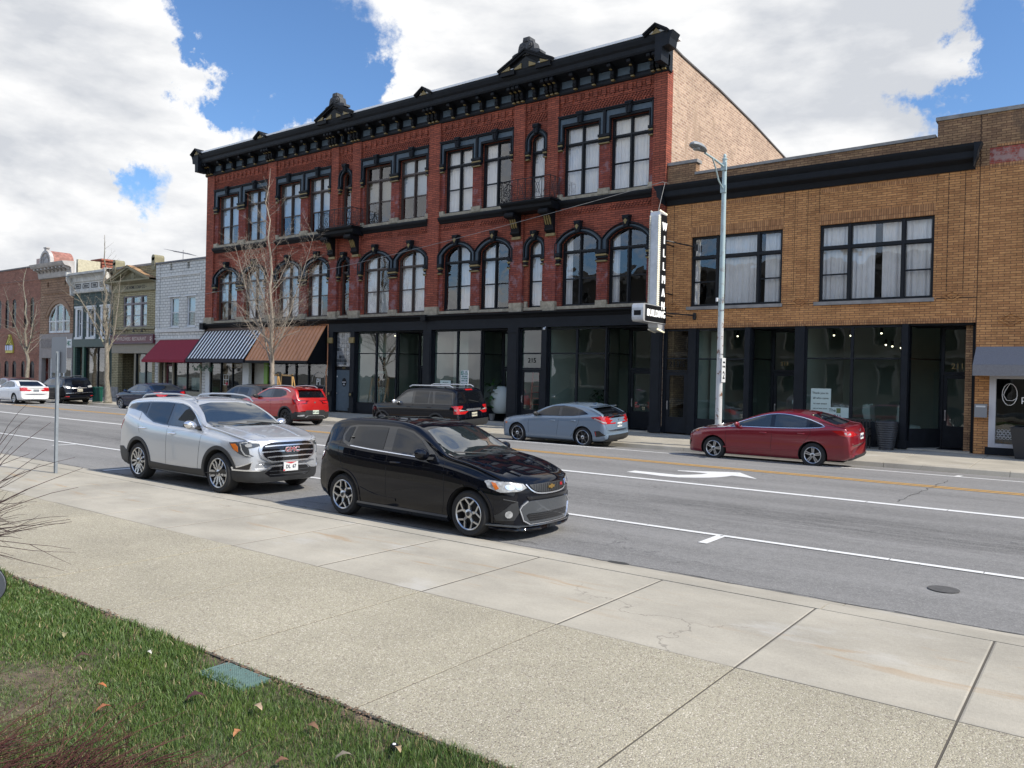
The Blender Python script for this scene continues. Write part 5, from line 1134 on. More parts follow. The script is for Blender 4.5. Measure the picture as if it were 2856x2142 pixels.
for s, xe in ((-1, x0 - .32), (1, x1 + .03)): b.prism([(xm, 9.45), (xe, 8.45), (xe, 8.425), (xm, 9.424)], ya - .03, yb2 + .02)
b.build('pediment_roof', olr, LB)
b = MB(); b.prism([(x0 + .2, 8.42), (x1 - .4, 8.42), (xm, 9.2)], YW - .08, YW); b.lathe([(.22, 0), (.26, .03), (.20, .05)], (xm, YW - .13, 8.72), 20, 'y'); b.box(xm - .07, xm + .07, YW - .14, YW - .09, 8.64, 8.82)
for k in range(6):
 for s in (-1, 1): b.box(xm + s * (.4 + k * .17) - .03, xm + s * (.4 + k * .17) + .03, YW - .10, YW - .07, 8.48, 8.80 - k * .045)
b.build('tympanum', ol, LB)
b = MB(); text_mb(b, '- THE HOME LOAN CO -', .30, on_wall(xm + .25, YW - .105, 7.92), .01, w=.95, bold=.003); b.build('lettering', pmat('letter_black', (.012, .012, .01), .6), LB)
pg = pmat('grey_mauve_frame', (.17, .15, .155), .6)
yw_ = YW + .1; f = MB(); hs = []
for a, c in ((-56.3, -55.42), (-55.25, -54.15), (-53.98, -53.3)): hs += [[(a, 5.25), (c, 5.25), (c, 6.72), (a, 6.72)], [(a, 6.86), (c, 6.86), (c, 7.27), (a, 7.27)]]
f.holed([(-56.42, 5.17), (-53.2, 5.17), (-53.2, 7.35), (-56.42, 7.35)], hs, yw_ - .06, yw_ + .06)
for a, c in ((-56.3, -55.42), (-55.25, -54.15), (-53.98, -53.3)): f.box(a, c, yw_ - .03, yw_ + .02, 5.95, 6.0)
wf = f.build('window', pg, LB); g = MB(); g.quad((-56.4, yw_ + .02, 5.2), (-53.22, yw_ + .02, 5.2), (-53.22, yw_ + .02, 7.33), (-56.4, yw_ + .02, 7.33)); g.build('glass', M['sheetglass'], wf)
for a, c in ((-56.3, -55.42), (-55.25, -54.15), (-53.98, -53.3)):
 q = MB(); cloth(q, a, c, 5.2, 6.75, yw_ + .15, seed=4, amp=.02); q.build('curtain', M['shade'], wf, smooth=True)
b = MB(); b.box(x0, x1, YW - .08, YW, 4.98, 5.15); b.build('belt_course', ol, LB)
b = MB(); b.box(x0, x1 + .04, YW - .16, YW, 4.0, 4.62); sb = b.build('sign_board', pmat('sign_maroon', (.11, .012, .025), .4), LB); sb['label'] = 'maroon sign board with cream lettering MAYFLOWERS RESTAURANT'
b = MB(); b.holed([(x0, 3.98), (x1 + .04, 3.98), (x1 + .04, 4.64), (x0, 4.64)], [[(x0 + .08, 4.07), (x1 - .04, 4.07), (x1 - .04, 4.56), (x0 + .08, 4.56)]], YW - .2, YW - .16); b.build('sign_frame', pmat('sign_frame_plum', (.09, .04, .06), .4), sb)
b = MB(); text_mb(b, 'MAYFLOWERS  RESTAURANT', .36, on_wall(xm + .0, YW - .17, 4.31), .01, w=.86, bold=.006)
for xx in (x0 + .28, x1 - .26):
 for k in range(5): b.blob((xx + .08 * math.cos(k * 1.256), YW - .17, 4.32 + .11 * math.sin(k * 1.256)), .055, sy=.2, n=5)
b.build('lettering', pmat('sign_cream2', (.55, .45, .40), .6), sb)
b = MB(); b.box(x0, x1, YW - .06, YW, 3.32, 3.98); b.build('fascia', pmat('beige_fascia', (.27, .24, .185), .7, var=.08), LB)
for cx in (-56.6, -55.3, -54.0, -52.9):
 b = MB(); b.tube([(cx - .3, YW - .05, 4.82), (cx - .25, YW - .2, 5.0), (cx - .05, YW - .5, 4.98), (cx + .1, YW - .55, 4.86)], .018, 6); b.lathe([(.03, .12), (.05, .08), (.12, 0), (.11, 0), (.03, .07)], (cx + .1, YW - .55, 4.76), 12); b.build('sign_lamp', M['iron'], LB)
b = MB(); b.box(-54.6, -52.4, YW + .05, YW + .2, .14, 1.15); b.build('stall_riser', kh, LB); shop_glazing(LB, -54.6, -52.4, 1.15, 3.32, [-53.35], None)
q = MB(); cloth(q, -54.5, -52.5, 1.2, 2.0, YW + .22, seed=8, amp=.02); q.build('lace_curtain', M['lace'], LB, smooth=True)
b = MB(); b.box(-56.95, -54.75, YW + 1.1, YW + 1.2, .14, 3.32); b.box(-54.75, -54.6, YW + .0, YW + 1.2, .14, 3.32); b.build('entry_wall', kh, LB)
door(LB, -55.95, -54.9, .16, 2.55, YW + 1.02, mr, .5, .15)
b = MB(); b.box(x0 + .001, -56.93, YW - .03, YW, .14, 3.3); b.build('pier', M['olive_brick'], LB); b = MB(); b.box(x0 - .02, -56.9, YW - .08, YW, .14, .9); b.build('stone_base', M['limestone'], LB)
shell(LB, x0, x1, 9.36, M['olive_brick'])
# ---- green building
GB_ = empty('stone_building', (-61, YW, .14), 'dark green painted stone building with white pressed metal cornice and three white trimmed windows', 'building')
x0, x1 = -63.9, -57.88
b = MB(); b.holed([(x0, .13), (x1, .13), (x1, 7.98), (x0, 7.98)], [opening(a, c, 4.55, 6.62) for a, c in ((-63.2, -62.5), (-61.4, -60.5), (-59.3, -58.3))] + [[(-63.3, .14), (-58.3, .14), (-58.3, 3.78), (-63.3, 3.78)]], YW, YW + .3); b.build('wall', M['green_block'], GB_)
wp = pmat('weathered_white', (.50, .50, .47), .7, var=.25, vscale=2.5);
for a, c in ((-63.2, -62.5), (-61.4, -60.5), (-59.3, -58.3)):
 sash_window(GB_, a, c, 4.55, 6.62, 0, 1, None, YW + .12, M['white_paint'], M['glass_up'], 'x', 3)
 b = MB(); b.holed([(a - .26, 4.42), (c + .14, 4.42), (c + .14, 6.86), (a - .26, 6.86)], [[(a, 4.55), (c, 4.55), (c, 6.62), (a, 6.62)]], YW - .07, YW); b.box(a - .34, c + .2, YW - .12, YW, 6.74, 6.88); b.box(a - .34, c + .2, YW - .12, YW, 4.38, 4.54); b.build('window_trim', M['white_paint'], GB_)
b = MB(); prof = [(YW, 7.86), (YW - .16, 7.88), (YW - .20, 8.02), (YW - .14, 8.06), (YW - .14, 8.66), (YW - .22, 8.72), (YW - .26, 9.0), (YW - .40, 9.14), (YW - .58, 9.2), (YW - .60, 9.36), (YW, 9.42)]
b.prism(prof, x0 + .0, x1 + .0, 'x')
for xa in (x0 - .02, x1 - .2): b.prism([(YW, 7.7), (YW - .3, 7.72), (YW - .34, 8.4), (YW - .6, 8.8), (YW - .66, 9.45), (YW, 9.45)], xa, xa + .2, 'x')
b.build('cornice', wp, GB_)
for cx in (-63.0, -61.7, -60.4, -59.1):
 b = MB(); b.holed([(cx - .48, 8.2), (cx + .48, 8.2), (cx + .48, 8.56), (cx - .48, 8.56)], [[(cx - .43, 8.25), (cx + .43, 8.25), (cx + .43, 8.51), (cx - .43, 8.51)]], YW - .16, YW - .14)
 for k in (-1, 0, 1): b.box(cx + k * .2 - .05, cx + k * .2 + .05, YW - .16, YW - .14, 8.3, 8.46)
 b.build('cornice_panel', M['paint_blk'], GB_)
b = MB(); b.box(x0, x1, YW - .08, YW, 3.80, 4.42); b.build('fascia', pmat('green_fascia', (.035, .065, .055), .5), GB_)
gp = pmat('green_paint', (.018, .075, .045), .45)
for xa in (-63.75, -62.3, -58.5): column(GB_, xa, xa + .3, .14, 3.8, YW - .05, YW + .2, mat=gp)
shop_glazing(GB_, -62.0, -58.5, .75, 3.78, [-60.2], None, y=YW + .15); b = MB(); b.box(-62.0, -58.5, YW + .1, YW + .2, .14, .75); b.build('stall_riser', gp, GB_)
shell(GB_, x0, x1, 8.6, M['side_brick'])
CH = MB(); CH.box(-75.2, -73.2, 35.6, 37.2, 8.0, 12.0); CH.box(-75.3, -73.1, 35.5, 37.3, 11.7, 11.9); CH.box(-75.35, -73.05, 35.45, 37.35, 12.0, 12.12)
# the chimney stands on the green building's roof further back
CH = MB(); X_, Y_ = -72.8, 35.0
CH.box(-73.2, -71.5, 34.8, 36.0, 8.0, 11.75); CH.box(-73.28, -71.42, 34.72, 36.08, 11.45, 11.6); CH.box(-73.34, -71.36, 34.66, 36.14, 11.75, 11.9)
CH.build('chimney', brick('chimney_brick', (.33, .10, .06), (.25, .075, .05), (.25, .13, .09), bw=.3, rh=.11), GB_)
# ---- brown stone building with arched window
NBB = empty('stone_building', (-67, YW, .14), 'brown rough stone building with white arched window and grey cornice crowned by a round pediment', 'building')
x0, x1 = -69.65, -63.98
b = MB(); b.holed([(x0, 4.86), (x1, 4.86), (x1, 9.34), (x0, 9.34)], [opening(-68.2, -64.5, 4.93, 6.2, 1.05), opening(-68.45, -68.2, 8.6, 8.95, .1, 4), opening(-65.5, -65.25, 8.6, 8.95, .1, 4)], YW, YW + .3); b.build('wall', M['brown_block'], NBB)
b = MB()
for da, db, d in ((.0, .34, .06), (.34, .42, .10)):
 ia = opening(-68.2 - da, -64.5 + da, 5.9, 6.2, 1.05 + da)[2:]; ob = opening(-68.2 - db, -64.5 + db, 5.9, 6.2, 1.05 + db)[2:]
 for i in range(len(ia) - 1): b.prism([ia[i], ia[i + 1], ob[i + 1], ob[i]], YW - d, YW)
b.build('stone_arch', pmat('brown_trim', (.27, .175, .115), .9, var=.15), NBB)
b = MB(); b.box(x0 + .6, x1 - .2, YW - .06, YW, 8.06, 8.2); b.build('stone_panel', M['brown_block'], NBB)
sash_window(NBB, -68.2, -64.5, 4.93, 6.2, 1.05, 3, 5.85, YW + .12, M['white_paint'], M['glass_up'], 'x', 5, rail=False, fw=.14, mull=.22)
b = MB(); b.holed([(x0, .13), (x1, .13), (x1, 4.86), (x0, 4.86)], [[(-69.2, .14), (-64.1, .14), (-64.1, 2.95), (-69.2, 2.95)]], YW - .02, YW + .3); gsw = b.build('stone_front', pmat('grey_stone_front', (.27, .245, .23), .8, var=.12, vscale=2), NBB)
b = MB(); b.box(-69.3, -67.1, YW - .05, YW - .02, 3.75, 4.45); b.build('blank_panel', pmat('grey_panel', (.20, .18, .17), .8, var=.3), NBB)
b = MB(); b.box(-65.0, -64.0, YW - .06, YW - .02, 3.75, 4.42); sg = b.build('sign_board', M['white_paint'], NBB); b = MB(); text_mb(b, 'HIC', .5, on_wall(-64.5, YW - .065, 4.08), .01, w=.8, bold=.01); b.build('lettering', pmat('green_letter', (.01, .14, .08), .5), sg)
b = MB(); b.box(-69.2, -67.9, YW + .9, YW + 1.0, .14, 2.95); b.box(-68.0, -67.9, YW, YW + 1, .14, 2.95); b.build('entry_wall', pmat('taupe', (.20, .17, .15), .8), NBB)
f = MB(); f.holed([(-67.9, .14), (-64.1, .14), (-64.1, 2.95), (-67.9, 2.95)], [[(-67.7, .9), (-66.4, .9), (-66.4, 2.85), (-67.7, 2.85)], [(-65.5, .3), (-64.4, .3), (-64.4, 2.85), (-65.5, 2.85)], [(-66.2, .9), (-65.7, .9), (-65.7, 2.85), (-66.2, 2.85)]], YW + .1, YW + .18); wf = f.build('shop_window', M['white_paint'], NBB)
g = MB(); g.quad((-67.8, YW + .14, .2), (-64.2, YW + .14, .2), (-64.2, YW + .14, 2.9), (-67.8, YW + .14, 2.9)); g.build('glass', M['glass_shop'], wf)
gc = pmat('grey_tin', (.40, .38, .36), .7, var=.22, vscale=2.0)
b = MB(); prof = [(YW, 9.26), (YW - .14, 9.28), (YW - .20, 9.42), (YW - .26, 9.9), (YW - .36, 9.98), (YW - .74, 10.05), (YW - .84, 10.18), (YW - .92, 10.34), (YW, 10.40)]
b.prism(prof, x0 - .02, x1 + .1, 'x'); b.build('cornice', gc, NBB)
for k in range(9):
 cx = x0 + .35 + k * (x1 - x0 - .6) / 8; b = MB(); b.prism([(YW - .25, 10.02), (YW - .70, 10.02), (YW - .68, 9.90), (YW - .45, 9.84), (YW - .3, 9.7)], cx - .12, cx + .12, 'x'); b.build('bracket', gc, NBB)
b = MB(); cx = (x0 + x1) / 2 - .1; cz = 10.36
pts = [(cx + .95 * math.cos(a), cz + .98 * math.sin(a)) for a in [i * math.pi / 16 for i in range(17)]]; pin = [(cx + .78 * math.cos(a), cz + .8 * math.sin(a)) for a in [i * math.pi / 16 for i in range(17)]]
for i in range(16): b.prism([pts[i], pts[i + 1], pin[i + 1], pin[i]], YW - .88, YW - .6)
b.prism(pin, YW - .78, YW - .62)
for i in range(1, 16): b.tube([(cx + .42 * math.cos(i * math.pi / 16), YW - .8, cz + .42 * math.sin(i * math.pi / 16)), (cx + .72 * math.cos(i * math.pi / 16), YW - .8, cz + .74 * math.sin(i * math.pi / 16))], .03, 5)
b.box(cx - .16, cx + .16, YW - .86, YW - .62, cz + .96, cz + 1.14); b.box(cx - .24, cx + .24, YW - .9, YW - .58, cz + 1.14, cz + 1.22); b.build('round_pediment', gc, NBB)
b = MB(); p2 = [(cx + .96 * math.cos(a), cz + .985 * math.sin(a)) for a in [i * math.pi / 16 for i in range(17)]]; b.prism(p2, YW - .6, YW + .9); b.build('pediment_roof', pmat('red_tin_roof', (.29, .13, .10), .7, var=.5, vscale=4), NBB)
b = MB()
for k, (yy, zz) in enumerate(((29.3, 10.1), (31, 9.6), (33, 9.2))): b.box(x1 - .3, x1 - .02, yy, yy + (2 if k else 1.7), 9.0, zz + .5)
b.build('stepped_parapet', pmat('cream_render', (.50, .46, .33), .8, var=.2), NBB)
shell(NBB, x0, x1, 9.6, M['patch_brick'])
# ---- long brown brick building with slit windows
SB = empty('brick_building', (-80, YW, .14), 'long brown brick building with narrow arched slit windows in two rows, at the far left', 'building')
x0, x1 = -104, -69.68
ups = [(-72.68, -72.12), (-71.50, -70.80), (-75.0, -74.22), (-76.38, -75.66), (-77.9, -77.2), (-80.6, -79.9), (-82.0, -81.3), (-84.5, -83.8)]; los = [(-73.05, -72.35), (-71.42, -70.56), (-74.8, -74.0), (-76.4, -75.5), (-78.0, -77.2), (-80.6, -79.8), (-82.1, -81.3)]
b = MB(); b.holed([(x0, .13), (x1, .13), (x1, 10.4), (x0, 10.4)], [opening(a, c, 5.48, 7.6, .33, 6) for a, c in ups] + [opening(a, c, 1.3, 2.4, .3, 6) for a, c in los], YW, YW + .4); b.build('wall', M['brown_brick'], SB)
b = MB(); b.box(x0, x1, YW - .06, YW + .4, 10.4, 10.52); b.build('coping', pmat('dark_cap2', (.12, .11, .11), .7), SB); b = MB(); b.box(x1 - .6, x1 - .02, YW - .1, YW + 1.0, 10.3, 11.0); b.build('parapet_post', pmat('pink_stone', (.42, .32, .28), .8), SB)
for z in (9.25, 4.95, 3.2): b = MB(); b.box(x0, x1, YW - .03, YW, z, z + .09); b.build('string_course', M['brown_brick'], SB)
dm = pmat('dark_glazing', (.012, .008, .014), .1, spec=.12)
for k, (a, c) in enumerate(ups + los):
 z0_, zs_, r_ = (5.48, 7.6, .33) if k < len(ups) else (1.3, 2.4, .3)
 b = MB(); op = opening(a, c, z0_, zs_, r_, 6); b.holed(op, [[(a + .05, z0_ + .05), (c - .05, z0_ + .05), (c - .05, zs_), (a + .05, zs_)]], YW + .04, YW + .12); wf = b.build('window', M['sash_black'], SB)
 g = MB(); g.quad((a + .03, YW + .08, z0_), (c - .03, YW + .08, z0_), (c - .03, YW + .08, zs_ + .05), (a + .03, YW + .08, zs_ + .05)); g.build('glass', dm, wf)
shell(SB, x0, x1, 10.3, M['brown_brick'])
# triangular emblem sign
cx, z0_ = -75.2, 3.36
b = MB(); b.prism([(cx - .72, z0_), (cx + .72, z0_), (cx + .70, z0_ + .62), (cx + .12, z0_ + 1.56), (cx - .12, z0_ + 1.56), (cx - .70, z0_ + .62)], YW - .12, YW - .01)
EM = b.build('wall_sign', pmat('sign_yellow', (.50, .42, .06), .5, var=.25, vscale=9), None, loc=(cx, YW, z0_)); tag(EM, 'yellow and white pyramid shaped sign on the brown brick wall at far left', 'wall sign')
b = MB(); b.box(cx - .72, cx + .72, YW - .14, YW - .12, z0_ + .22, z0_ + .66); b.build('white_band', pmat('band_white', (.5, .55, .7), .5), EM)
b = MB()
for xx in (-.42, .04): b.box(cx + xx - .025, cx + xx + .025, YW - .155, YW - .14, z0_ + .22, z0_ + .74)
b.box(cx - .72, cx + .72, YW - .155, YW - .14, z0_ + .64, z0_ + .69)
for (ax, az, bx, bz) in ((-.6, .8, -.15, 1.4), (.55, .75, .2, 1.35), (-.3, .7, .1, 1.1), (0, 1.0, 0, 1.4), (-.1, .7, .4, .95)): b.tube([(cx + ax, YW - .13, z0_ + az), (cx + bx, YW - .13, z0_ + bz)], .02, 4)
b.build('emblem_lines', M['paint_blk'], EM)
# ---- more of the street beyond and behind the camera (seen only in reflections and at the edge)
CB = empty('stone_courthouse', (-20, -34, 0), 'pale stone public building behind the camera, mirrored in the shop windows', 'building')
b = MB(); hs = []
for k in range(14):
 xa = -58 + k * 5.4
 for z0c in (1.4, 6.2, 11.0): hs.append([(xa, z0c), (xa + 1.7, z0c), (xa + 1.7, z0c + 3.0), (xa, z0c + 3.0)])
b.holed([(-62, 0), (18, 0), (18, 16), (-62, 16)], hs, -34, -34.5); b.build('wall', pmat('court_stone', (.13, .115, .095), .9, var=.15, vscale=.6), CB)
b = MB(); b.box(-62, 18, -36, -35.9, 0, 16); b.box(-62, 18, -50, -34.5, 16, 16.3); b.build('interior', M['dark_room'], CB)
b = MB(); b.box(-63, 19, -34.5, -33.4, 15.4, 16.4); b.box(-62.5, 18.5, -34.2, -33.8, 5.2, 5.6); b.build('cornice', M['limestone'], CB)
b = MB()
for h_ in hs: (xa, za), _, (xc, zc), _ = h_; b.box(xa - .25, xc + .25, -33.99, -33.9, zc, zc + .3); b.box(xa - .2, xa, -33.99, -33.93, za, zc); b.box(xc, xc + .2, -33.99, -33.93, za, zc)
b.build('window_surrounds', M['limestone'], CB)
# ================================================================ street furniture, signs, trees
def bare_tree(label, base, H, spread, r0, seed, lean=(0, 0), group='bare street trees along the far pavement', forks=3, first=2.4, dens=1.0, col='bark'):
 R_ = random.Random(seed); T_ = empty('bare_tree', base, label, 'tree', group)
 bx, by, bz = base; tr = MB(); cr = MB(); nseg = [0]
 def path(p, d, L, r, steps, wob, up):
  pts = [p]; d = d.normalized()
  for i in range(steps):
   d = (d + Vector((R_.uniform(-wob, wob), R_.uniform(-wob, wob), R_.uniform(-wob, wob) + up))).normalized(); pts.append(pts[-1] + d * L / steps)
  return pts
 def branch(p, d, L, r, lvl):
  st = 6 if lvl < 2 else 3; pts = path(p, d, L, r, st, .13, .06 if lvl < 2 else .03); rs = [max(r * (1 - .82 * i / st), .0035) for i in range(st + 1)]
  cr.tube(pts, rs, 6 if r > .03 else 3, False); nseg[0] += 1
  if lvl >= 3 or L < .22: return
  n = int(L / (.20 if lvl == 1 else .15) * dens)
  for k in range(n):
   f = (k + R_.uniform(.3, 1)) / (n + .5); f = .12 + .88 * f; i = min(int(f * st), st - 1); q = pts[i].lerp(pts[i + 1], f * st - i); dd = (pts[i + 1] - pts[i]).normalized()
   side = dd.orthogonal(); side.rotate(Matrix.Rotation(R_.uniform(0, 6.28), 3, dd)); nd = (dd * R_.uniform(.5, .9) + side * R_.uniform(.5, .9) + Vector((0, 0, .15)))
   branch(q, nd, L * R_.uniform(.15, .36) * (1.25 - f * .6) * (1 if lvl == 1 else .8), max(rs[i] * .38, .004), lvl + 1)
 top = Vector((bx + lean[0], by + lean[1], bz + H)); n = 14
 lead = [Vector((bx, by, bz)).lerp(top, i / n) + Vector((R_.uniform(-.05, .05), R_.uniform(-.05, .05), 0)) * (i > 0) * (1 + i * .15) for i in range(n + 1)]
 rs = [r0 * 1.35] + [r0 * (1 - .93 * (i / n) ** .8) for i in range(1, n + 1)]
 k = int(n * .55); tr.tube(lead[:k + 1], rs[:k + 1], 12); cr.tube(lead[k:], rs[k:], 6)
 for f in range(forks):
  z = first + f * .35; a = 2.1 * f + seed; d = Vector((math.cos(a) * .75, math.sin(a) * .35, 1.0)); p = Vector((bx, by, bz)).lerp(top, z / H); branch(p, d, H * R_.uniform(.46, .56), r0 * .33, 1)
 z = first + .4
 while z < H * .95:
  p = Vector((bx, by, bz)).lerp(top, z / H); a = R_.uniform(0, 6.28); L = spread * (1.12 - z / H) * R_.uniform(.75, 1.2)
  branch(p, Vector((math.cos(a), math.sin(a) * .8, R_.uniform(.5, 1.1))), max(L, .35), max(r0 * .22 * (1.1 - z / H), .009), 1 if L > 1 else 2); z += R_.uniform(.16, .34) / dens
 m = BARK[col]; tr.build('trunk', m, T_, smooth=True); cr.build('crown', m, T_, smooth=True); return T_
def bark_mat(name, a, b_, c):
 m = bpy.data.materials.new(name); m.use_nodes = True; t = NT(m.node_tree); bs = t.n['Principled BSDF']
 v = t.noise(t.vmath('MULTIPLY', t.obj(), (1, 1, .25)), 16.0, 6, .7); col = t.mix(t.ramp(v, .35, .65), a, b_); col = t.mix(t.ramp(t.noise(t.obj(), 3.0, 4, .6), .55, .7), col, c)
 t.put(bs.inputs['Base Color'], col); bs.inputs['Roughness'].default_value = .9; t.put(bs.inputs['Normal'], t.bump(v, .8, .02)); return m
BARK = dict(bark=bark_mat('bark', (.13, .115, .09), (.27, .24, .19), (.22, .22, .15)), pale=bark_mat('pale_bark', (.19, .16, .13), (.36, .31, .25), (.28, .25, .19)))
bare_tree('tall bare tree with pale forked branches in front of the copper awning', (-33.80, 25.15, .05), 12.6, 4.5, .145, 3, (-1.05, .1), forks=4, first=2.3, dens=1.0, col='pale')
bare_tree('bare tree with sturdy trunk beside the green litter bin', (-50.2, 24.95, .05), 10.6, 3.4, .19, 8, (-.9, 0), forks=3, first=3.0, dens=.75)
bare_tree('slender bare tree in front of the slit window brick building', (-61.8, 25.0, .05), 9.3, 3.0, .16, 15, (-.9, 0), forks=3, first=2.6, dens=.75)
bare_tree('bare tree half cut by the left edge, furthest along the street', (-69.5, 25.0, .05), 9.0, 3.2, .16, 21, (.2, 0), forks=3, first=2.6, dens=.8)
# foreground twigs of two shrubs at the left
def twigs(mb, root, n, L, aim, spr, r, seed, sub=2, bend=.25):
 R_ = random.Random(seed)
 for k in range(n):
  d = Vector(aim) + Vector((R_.gauss(0, spr[0]), R_.gauss(0, spr[1]), R_.gauss(0, spr[2]))); d.normalize(); l = L * R_.uniform(.5, 1.1); p = Vector(root) + Vector((R_.gauss(0, .06), R_.gauss(0, .06), 0)); pts = [p]
  for i in range(7):
   d = (d + Vector((R_.gauss(0, .10), R_.gauss(0, .10), R_.gauss(0, .06) - bend * .12))).normalized(); pts.append(pts[-1] + d * l / 7)
  mb.tube(pts, [r * (1 - .75 * i / 7) for i in range(8)], 5, False)
  for s_ in range(R_.randint(1, sub + 1)):
   i = R_.randint(2, 5); q = pts[i]; dd = (pts[i + 1] - pts[i]).normalized() + Vector((R_.gauss(0, .35), R_.gauss(0, .35), R_.gauss(0, .3))); dd.normalize(); ll = l * R_.uniform(.15, .45); P2 = [q]
   for j in range(4): dd = (dd + Vector((R_.gauss(0, .1), R_.gauss(0, .1), R_.gauss(0, .08)))).normalized(); P2.append(P2[-1] + dd * ll / 4)
   mb.tube(P2, [r * .55 * (1 - .7 * j / 4) for j in range(5)], 4, False)
S1 = MB(); twigs(S1, (-9.15, 2.62, .15), 36, 1.75, (.52, .38, .95), (.30, .26, .28), .008, 5, 2, .5); twigs(S1, (-8.95, 2.72, .55), 24, 1.25, (.75, .52, .35), (.22, .2, .30), .006, 6, 2, .1)
SH = empty('bare_shrub', (-9.15, 2.62, .15), 'leafless dark brown shrub reaching in from the left edge beside the pavement', 'shrub'); S1.build('branches', pmat('dark_twig', (.055, .030, .028), .8, var=.4, vscale=20), SH, smooth=True)
S2_ = MB()
rr_ = random.Random(2)
for k in range(36): u_ = k / 35; twigs(S2_, (-4.98 + 1.35 * u_ + rr_.uniform(-.1, .1), 1.22 + .80 * u_ + rr_.uniform(-.12, .12), .13), int(13 - 6 * u_), .72 - .30 * u_, (.62, .42, .42), (.26, .24, .22), .0036, 50 + k, 1, .3)
SH = empty('bare_shrub', (-4.5, 1.5, .15), 'low dense leafless shrub of thin red brown twigs at the bottom left corner', 'shrub'); S2_.build('branches', pmat('red_twig', (.10, .035, .028), .8, var=.4, vscale=20), SH, smooth=True)
# dark grey rounded plate at the left edge
b = MB(); cx_, cy_, cz_ = -7.30, 2.68, .385; R0 = .155; dx_, dy_ = .8, .6
for (off, mi) in ((0, 0), (.012, 1)):
 b.mat(mi); ring = [(math.cos(a) * (R0 - .0 * mi), math.sin(a) * (R0 - .0 * mi)) for a in [k * math.pi / 16 for k in range(32)]]
 vs = [(cx_ + u * dx_ + dy_ * (off - .0), cy_ + u * dy_ - dx_ * off, cz_ + v) for u, v in ring] + [(cx_ + u * dx_ + dy_ * (off + .012), cy_ + u * dy_ - dx_ * (off + .012), cz_ + v) for u, v in ring]
 b.add(vs, [tuple(range(32)), tuple(range(63, 31, -1))] + [(i, (i + 1) % 32, 32 + (i + 1) % 32, 32 + i) for i in range(32)])
b.mat(0).tube([(cx_, cy_, cz_), (cx_, cy_, .10)], .02, 6)
tag(b.build('round_marker', [M['paint_blk'], pmat('marker_grey', (.11, .12, .135), .6, var=.1)], loc=(cx_, cy_, .15)), 'dark grey round marker plate at the left edge above the lawn corner', 'marker')
# utility box lid and sprinkler
b = MB(); b.box(-4.84, -4.36, 3.02, 3.27, .10, .158); VB = b.build('valve_box', pmat('box_green_dark', (.10, .17, .15), .7), loc=(-4.6, 3.15, .15)); tag(VB, 'flat green plastic valve box lid sunk in the grass at the pavement edge', 'valve box')
b = MB(); b.box(-4.82, -4.38, 3.035, 3.255, .158, .164)
for k in range(40):
 for j in range(14): b.box(-4.80 + k * .0105, -4.80 + k * .0105 + .006, 3.045 + j * .0148 + (k % 2) * .004, 3.045 + j * .0148 + .007 + (k % 2) * .004, .164, .1665)
b.build('lid', pmat('box_green', (.12, .19, .17), .7, var=.15, vscale=20), VB)
b = MB(); b.lathe([(.022, 0), (.024, .02), (.02, .03), (.0001, .03)], (-3.02, 3.06, .165), 14); b.mat(1).lathe([(.010, .031), (.008, .034), (.0001, .034)], (-3.02, 3.06, .165), 10)
tag(b.build('sprinkler_head', [M['paint_blk'], M['roofcap']], loc=(-3.02, 3.06, .16)), 'small round black sprinkler head at the lawn edge', 'sprinkler')
# sign post seen from behind, near kerb
SP_ = empty('sign_post', (-16.1, 7.06, .15), 'galvanised perforated post with a blank grey sign back on the near kerb', 'sign post')
galv = pmat('galvanised', (.30, .33, .35), .45, metal=.5, var=.15, vscale=9)
b = MB(); px_ = -16.13
b.prism([(px_ - .045, 7.06), (px_ - .03, 7.02), (px_ - .018, 7.02), (px_ - .012, 7.05), (px_ + .012, 7.05), (px_ + .018, 7.02), (px_ + .03, 7.02), (px_ + .045, 7.06), (px_ + .036, 7.065), (px_ + .02, 7.035), (px_ + .014, 7.062), (px_ - .014, 7.062), (px_ - .02, 7.035), (px_ - .036, 7.065)], .12, 2.48, 'z'); b.build('post', galv, SP_)
b = MB()
for k in range(92): b.box(px_ - .005, px_ + .005, 7.046, 7.049, .18 + k * .025, .19 + k * .025)
b.build('post_holes', M['dark_room'], SP_)
b = MB(); pl = []; x0, x1, z0, z1, r_ = -16.46, -15.84, 2.07, 2.76, .05
for (cx, cz, a0) in ((x1 - r_, z0 + r_, -90), (x1 - r_, z1 - r_, 0), (x0 + r_, z1 - r_, 90), (x0 + r_, z0 + r_, 180)):
 for k in range(5): a = rad(a0 + k * 22.5); pl.append((cx + r_ * math.cos(a), cz + r_ * math.sin(a)))
b.prism(pl, 7.072, 7.076); b.build('sign_plate', pmat('sign_back', (.27, .28, .295), .5, metal=.3), SP_)
# street lamp
LP = empty('street_lamp', (-10.33, 25.2, .05), 'tall pale blue street lamp with rusty base and cobra head over the road', 'street lamp')
lpm = bpy.data.materials.new('lamp_paint'); lpm.use_nodes = True; t = NT(lpm.node_tree); bs = t.n['Principled BSDF']; oz = t.sep(t.obj())[2]
lc1 = t.mix(t.ramp(oz, 3.6, 4.8), (.52, .53, .52), (.36, .46, .47)); rust = t.math('MULTIPLY', t.ramp(t.noise(t.obj(), 5.0, 8, .75), .545, .60), t.ramp(oz, 3.0, 6.8, 1.0, .25)); col = t.mix(rust, lc1, (.17, .075, .035));
rust2 = t.ramp(t.noise(t.obj(), 16.0, 5, .7), .64, .68); col = t.mix(t.math('MULTIPLY', rust2, t.ramp(oz, 4, 7, .8, 0.0)), col, (.05, .03, .02)); t.put(bs.inputs['Base Color'], col); bs.inputs['Roughness'].default_value = .5
